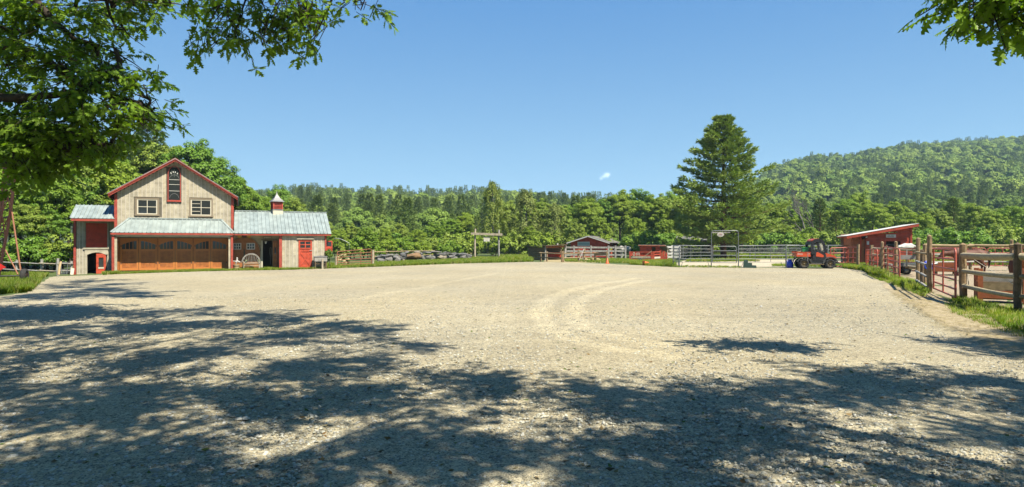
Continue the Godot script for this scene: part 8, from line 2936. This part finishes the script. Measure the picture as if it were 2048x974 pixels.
# ------------------------------------------------------------------ grass and litter
func scatter(called: String, label: String, category: String, mesh: Mesh, m: Material, spots: Array, cols: Array) -> void:
	var mm := MultiMesh.new()
	mm.transform_format = MultiMesh.TRANSFORM_3D
	mm.use_colors = cols.size() > 0
	mm.mesh = mesh
	mm.instance_count = spots.size()
	for i in spots.size():
		mm.set_instance_transform(i, spots[i])
		if cols.size():
			mm.set_instance_color(i, cols[i])
	var o := MultiMeshInstance3D.new()
	o.name = called
	o.multimesh = mm
	o.material_override = m
	add_child(o, true)
	tag(o, label, category, "", "stuff")


func grass_tuft(sd: int, blades: int, h: float, spread: float) -> ArrayMesh:
	var r := RandomNumberGenerator.new()
	r.seed = sd
	var a := leaf_arrays()
	for b in blades:
		var ang := r.randf() * TAU
		var out := Vector3(cos(ang), 0, sin(ang))
		var p := out * spread * r.randf() * 0.6
		var l := h * r.randf_range(0.5, 1.2)
		var lean := r.randf_range(0.1, 0.7)
		var tip := p + Vector3(0, l, 0) + out * l * lean
		var midp := p + Vector3(0, l * 0.6, 0) + out * l * lean * 0.35
		var side := Vector3(-sin(ang), 0, cos(ang)).rotated(Vector3.UP, r.randf_range(-0.8, 0.8)) * h * 0.035
		var g := r.randf_range(0.8, 1.15)
		var k: int = a.v.size()
		for v in [p - side, p + side, midp + side * 0.8, midp - side * 0.8, tip]:
			a.v.append(v)
			a.n.append((Vector3.UP + out * 0.4).normalized())
			a.c.append(Color(g, g, g))
		a.i.append_array([k, k + 2, k + 1, k, k + 3, k + 2, k + 3, k + 4, k + 2])
	return to_mesh(a)


func build_grass() -> void:
	var r := RandomNumberGenerator.new()
	r.seed = 77
	var tall := grass_tuft(1, 16, 0.34, 0.16)
	var short := grass_tuft(2, 14, 0.13, 0.12)
	var weed := grass_tuft(3, 12, 0.22, 0.14)
	var spots := {"tall": [], "short": [], "weed": []}
	var cols := {"tall": [], "short": [], "weed": []}
	var put := func(kind: String, p: Vector2, s: float) -> void:
		var b := Basis(Vector3.UP, r.randf() * TAU).scaled(Vector3.ONE * s * r.randf_range(0.7, 1.3))
		spots[kind].append(Transform3D(b, Vector3(p.x, gh(p.x, p.y) - 0.02, p.y)))
		var t := clampf(0.5 + 0.5 * noise.get_noise_2d(p.x * 0.5, p.y * 0.5) + r.randf_range(-0.3, 0.3), 0, 1)
		var gc := Color(0.15, 0.26, 0.03).lerp(Color(0.29, 0.36, 0.06), t)
		if r.randf() < 0.16:
			gc = gc.lerp(Color(0.50, 0.42, 0.20), r.randf_range(0.4, 0.9))
		cols[kind].append(gc)
	# strips of quadrilaterals in pixels: [corner, corner, corner, corner, count, kind, size]
	for q in [
		[[-60, 545], [95, 546], [60, 583], [-60, 592], 1900, "tall", 0.72],
		[[-60, 545], [95, 546], [60, 583], [-60, 592], 2200, "weed", 1.0],
		[[235, 542], [462, 538], [462, 541.5], [235, 546.5], 1500, "short", 1.0],
		[[205, 541], [240, 540], [240, 546], [207, 549], 260, "weed", 0.9],
		[[462, 536], [560, 535.5], [560, 540], [462, 541.5], 700, "short", 1.2],
		[[464, 535], [520, 534], [518, 538], [464, 539], 160, "weed", 0.8],
		[[560, 534.5], [665, 532], [668, 536.5], [560, 540], 700, "short", 1.3],
		[[630, 531], [668, 530.5], [668, 535], [630, 536], 240, "weed", 1.3],
		[[665, 531], [750, 528], [750, 533], [665, 537], 800, "short", 1.5],
		[[748, 526.5], [950, 517.5], [950, 526], [748, 534], 3200, "weed", 1.15],
		[[940, 515.5], [1065, 517], [1065, 523.5], [940, 526], 3000, "weed", 1.25],
		[[1000, 514], [1062, 514], [1062, 522], [1000, 524], 1200, "tall", 1.1],
		[[1130, 518], [1265, 518], [1265, 526.5], [1130, 523.5], 1600, "weed", 0.9],
		[[1255, 521], [1350, 519], [1350, 533.5], [1262, 529], 2600, "weed", 1.1],
		[[1340, 531], [1480, 533], [1480, 536], [1345, 534.5], 300, "short", 1.0],
		[[1684, 531], [1735, 532], [1726, 540.5], [1690, 537], 1100, "weed", 1.3],
		[[1545, 529], [1700, 530], [1695, 533.5], [1545, 532.5], 700, "short", 1.3],
		[[1728, 540], [1768, 548], [1782, 563], [1740, 549], 600, "tall", 0.9],
		[[1768, 548], [1852, 572], [1858, 590], [1790, 570], 480, "tall", 0.55],
		[[1735, 542], [1850, 575], [1858, 600], [1740, 553], 700, "short", 1.1],
		[[1905, 600], [1950, 603], [1985, 630], [1940, 628], 260, "tall", 0.5],
		[[1960, 612], [2060, 628], [2100, 680], [2005, 655], 420, "tall", 0.5],
		[[1890, 600], [2060, 630], [2100, 700], [1905, 628], 420, "short", 1.0],
		[[2060, 628], [2400, 720], [2500, 830], [2100, 690], 900, "tall", 0.7],
		[[2060, 628], [2400, 720], [2500, 830], [2100, 690], 1500, "short", 1.1],
		[[1380, 520], [1500, 519], [1520, 523], [1370, 524], 700, "weed", 1.2],
		[[1370, 512], [1680, 512], [1680, 517], [1370, 517], 1600, "tall", 1.4],
		[[1800, 524], [2090, 522], [2090, 529], [1800, 532], 1600, "tall", 1.2],
	]:
		var c := []
		for k in 4:
			c.append(flat2(gp(q[k][0], q[k][1])))
		for i in q[4]:
			var u := r.randf()
			var v := r.randf()
			put.call(q[5], c[0].lerp(c[1], u).lerp(c[3].lerp(c[2], u), v), q[6])
	scatter("grass", "tall green grass along the fences and the wood's edge", "grass", tall, M.grass_blade, spots.tall, cols.tall)
	scatter("grass", "short green grass growing against the barn and pens", "grass", short, M.grass_blade, spots.short, cols.short)
	scatter("grass", "weedy green verge before the stone wall and coop", "grass", weed, M.grass_blade, spots.weed, cols.weed)


func pebble_mesh(sd: int) -> ArrayMesh:
	var r := RandomNumberGenerator.new()
	r.seed = sd
	var st := SurfaceTool.new()
	st.begin(Mesh.PRIMITIVE_TRIANGLES)
	st.set_smooth_group(-1)
	var ring := []
	for k in 6:
		var a := TAU * k / 6
		ring.append(Vector3(cos(a) * r.randf_range(0.38, 0.6), r.randf_range(0.0, 0.14), sin(a) * r.randf_range(0.3, 0.5)))
	var top := []
	for k in 6:
		top.append(ring[k] * 0.55 + Vector3(r.randf_range(-0.06, 0.06), r.randf_range(0.24, 0.38), 0))
	var peak := Vector3(r.randf_range(-0.1, 0.1), 0.4, r.randf_range(-0.1, 0.1))
	for k in 6:
		var j := (k + 1) % 6
		quad(st, ring[k], ring[j], top[j], top[k])
		tri(st, top[k], top[j], peak)
		tri(st, ring[j] , ring[k], Vector3(0, -0.15, 0))
	st.generate_normals()
	return st.commit()


func build_litter() -> void:
	# loose stones lying on the gravel near the viewer
	var r := RandomNumberGenerator.new()
	r.seed = 99
	for k in 3:
		var spots := []
		var cols := []
		for i in 30000:
			var d := 2.2 * exp(pow(r.randf(), 1.25) * 2.2)
			var x := r.randf_range(-1, 1) * (d * 0.95 + 1.5)
			if x > 7.2 + maxf(0.0, (d - 10.0) * 0.62) or x < -15.0:
				continue
			var s := 0.009 + 0.022 * pow(r.randf(), 3.0)
			if r.randf() < 0.012:
				s *= 1.9
			var b := Basis(Vector3.UP, r.randf() * TAU).rotated(Vector3.RIGHT, r.randf_range(-0.4, 0.4)).scaled(Vector3(s, s * 0.8, s) * 1.5)
			spots.append(Transform3D(b, Vector3(x, 0.003 + gh(x, -d), -d)))
			var g := r.randf_range(0.2, 0.55)
			var warm := r.randf_range(0.82, 1.0)
			cols.append(Color(g, g * lerpf(0.93, 1.0, warm - 0.1), g * warm * 0.92))
		scatter("gravel", "loose grey and tan gravel stones lying on the yard", "gravel", pebble_mesh(900 + k), M.pebble, spots, cols)
	# dry leaves and chaff
	var a := leaf_arrays()
	add_leaf(a, Vector3.ZERO, Vector3(0, 0, 1), Vector3.UP, 1.0, 0.3, Color(1, 1, 1))
	var spots2 := []
	var cols2 := []
	for i in 1500:
		var d := 2.4 * exp(r.randf() * 2.3)
		var x := r.randf_range(-1, 1) * (d * 0.92 + 1.0)
		if x > 7.2 + maxf(0.0, (d - 10.0) * 0.62) or x < -15.0:
			continue
		var s := r.randf_range(0.03, 0.075)
		spots2.append(Transform3D(Basis(Vector3.UP, r.randf() * TAU).rotated(Vector3.RIGHT, r.randf_range(-0.5, 0.5)).scaled(Vector3.ONE * s), Vector3(x, 0.022 + gh(x, -d), -d)))
		cols2.append([Color(0.20, 0.12, 0.05), Color(0.28, 0.2, 0.1), Color(0.10, 0.07, 0.04), Color(0.32, 0.27, 0.16), Color(0.12, 0.16, 0.04)][r.randi_range(0, 4)])
	scatter("leaf_litter", "dry fallen leaves scattered over the gravel", "leaves", to_mesh(a), M.grass_blade, spots2, cols2)
	# long straw-like stalks
	var st := leaf_arrays()
	add_leaf(st, Vector3.ZERO, Vector3(0, 0, 1), Vector3.UP, 1.0, 0.03, Color(1, 1, 1))
	var spots3 := []
	var cols3 := []
	for i in 420:
		var d := 2.6 * exp(r.randf() * 1.6)
		var x := r.randf_range(-1, 1) * (d * 0.92 + 1.0)
		if x > 7.0:
			continue
		spots3.append(Transform3D(Basis(Vector3.UP, r.randf() * TAU).scaled(Vector3.ONE * r.randf_range(0.06, 0.22)), Vector3(x, 0.02, -d)))
		cols3.append(Color(0.42, 0.36, 0.22))
	# and thick on the verge by the log fence
	var vq := []
	for p in [[1775, 560], [1860, 586], [2075, 672], [2090, 730], [1880, 648], [1790, 590]]:
		vq.append(flat2(gp(p[0], p[1])))
	for i in 5200:
		var u := r.randf() * 2.0
		var a0: Vector2 = vq[int(u)].lerp(vq[int(u) + 1], u - int(u))
		var b0: Vector2 = vq[5 - int(u)].lerp(vq[4 - int(u)], u - int(u))
		var q := a0.lerp(b0, r.randf_range(-0.15, 1.1))
		spots3.append(Transform3D(Basis(Vector3.UP, r.randf() * TAU).rotated(Vector3.RIGHT, r.randf_range(-0.2, 0.1)).scaled(Vector3.ONE * r.randf_range(0.08, 0.26)), Vector3(q.x, 0.034, q.y)))
		cols3.append(Color(0.50, 0.42, 0.24).lerp(Color(0.26, 0.2, 0.1), r.randf()))
	scatter("straw_stalks", "dry pale stalks strewn over the near gravel", "straw", to_mesh(st), M.grass_blade, spots3, cols3)
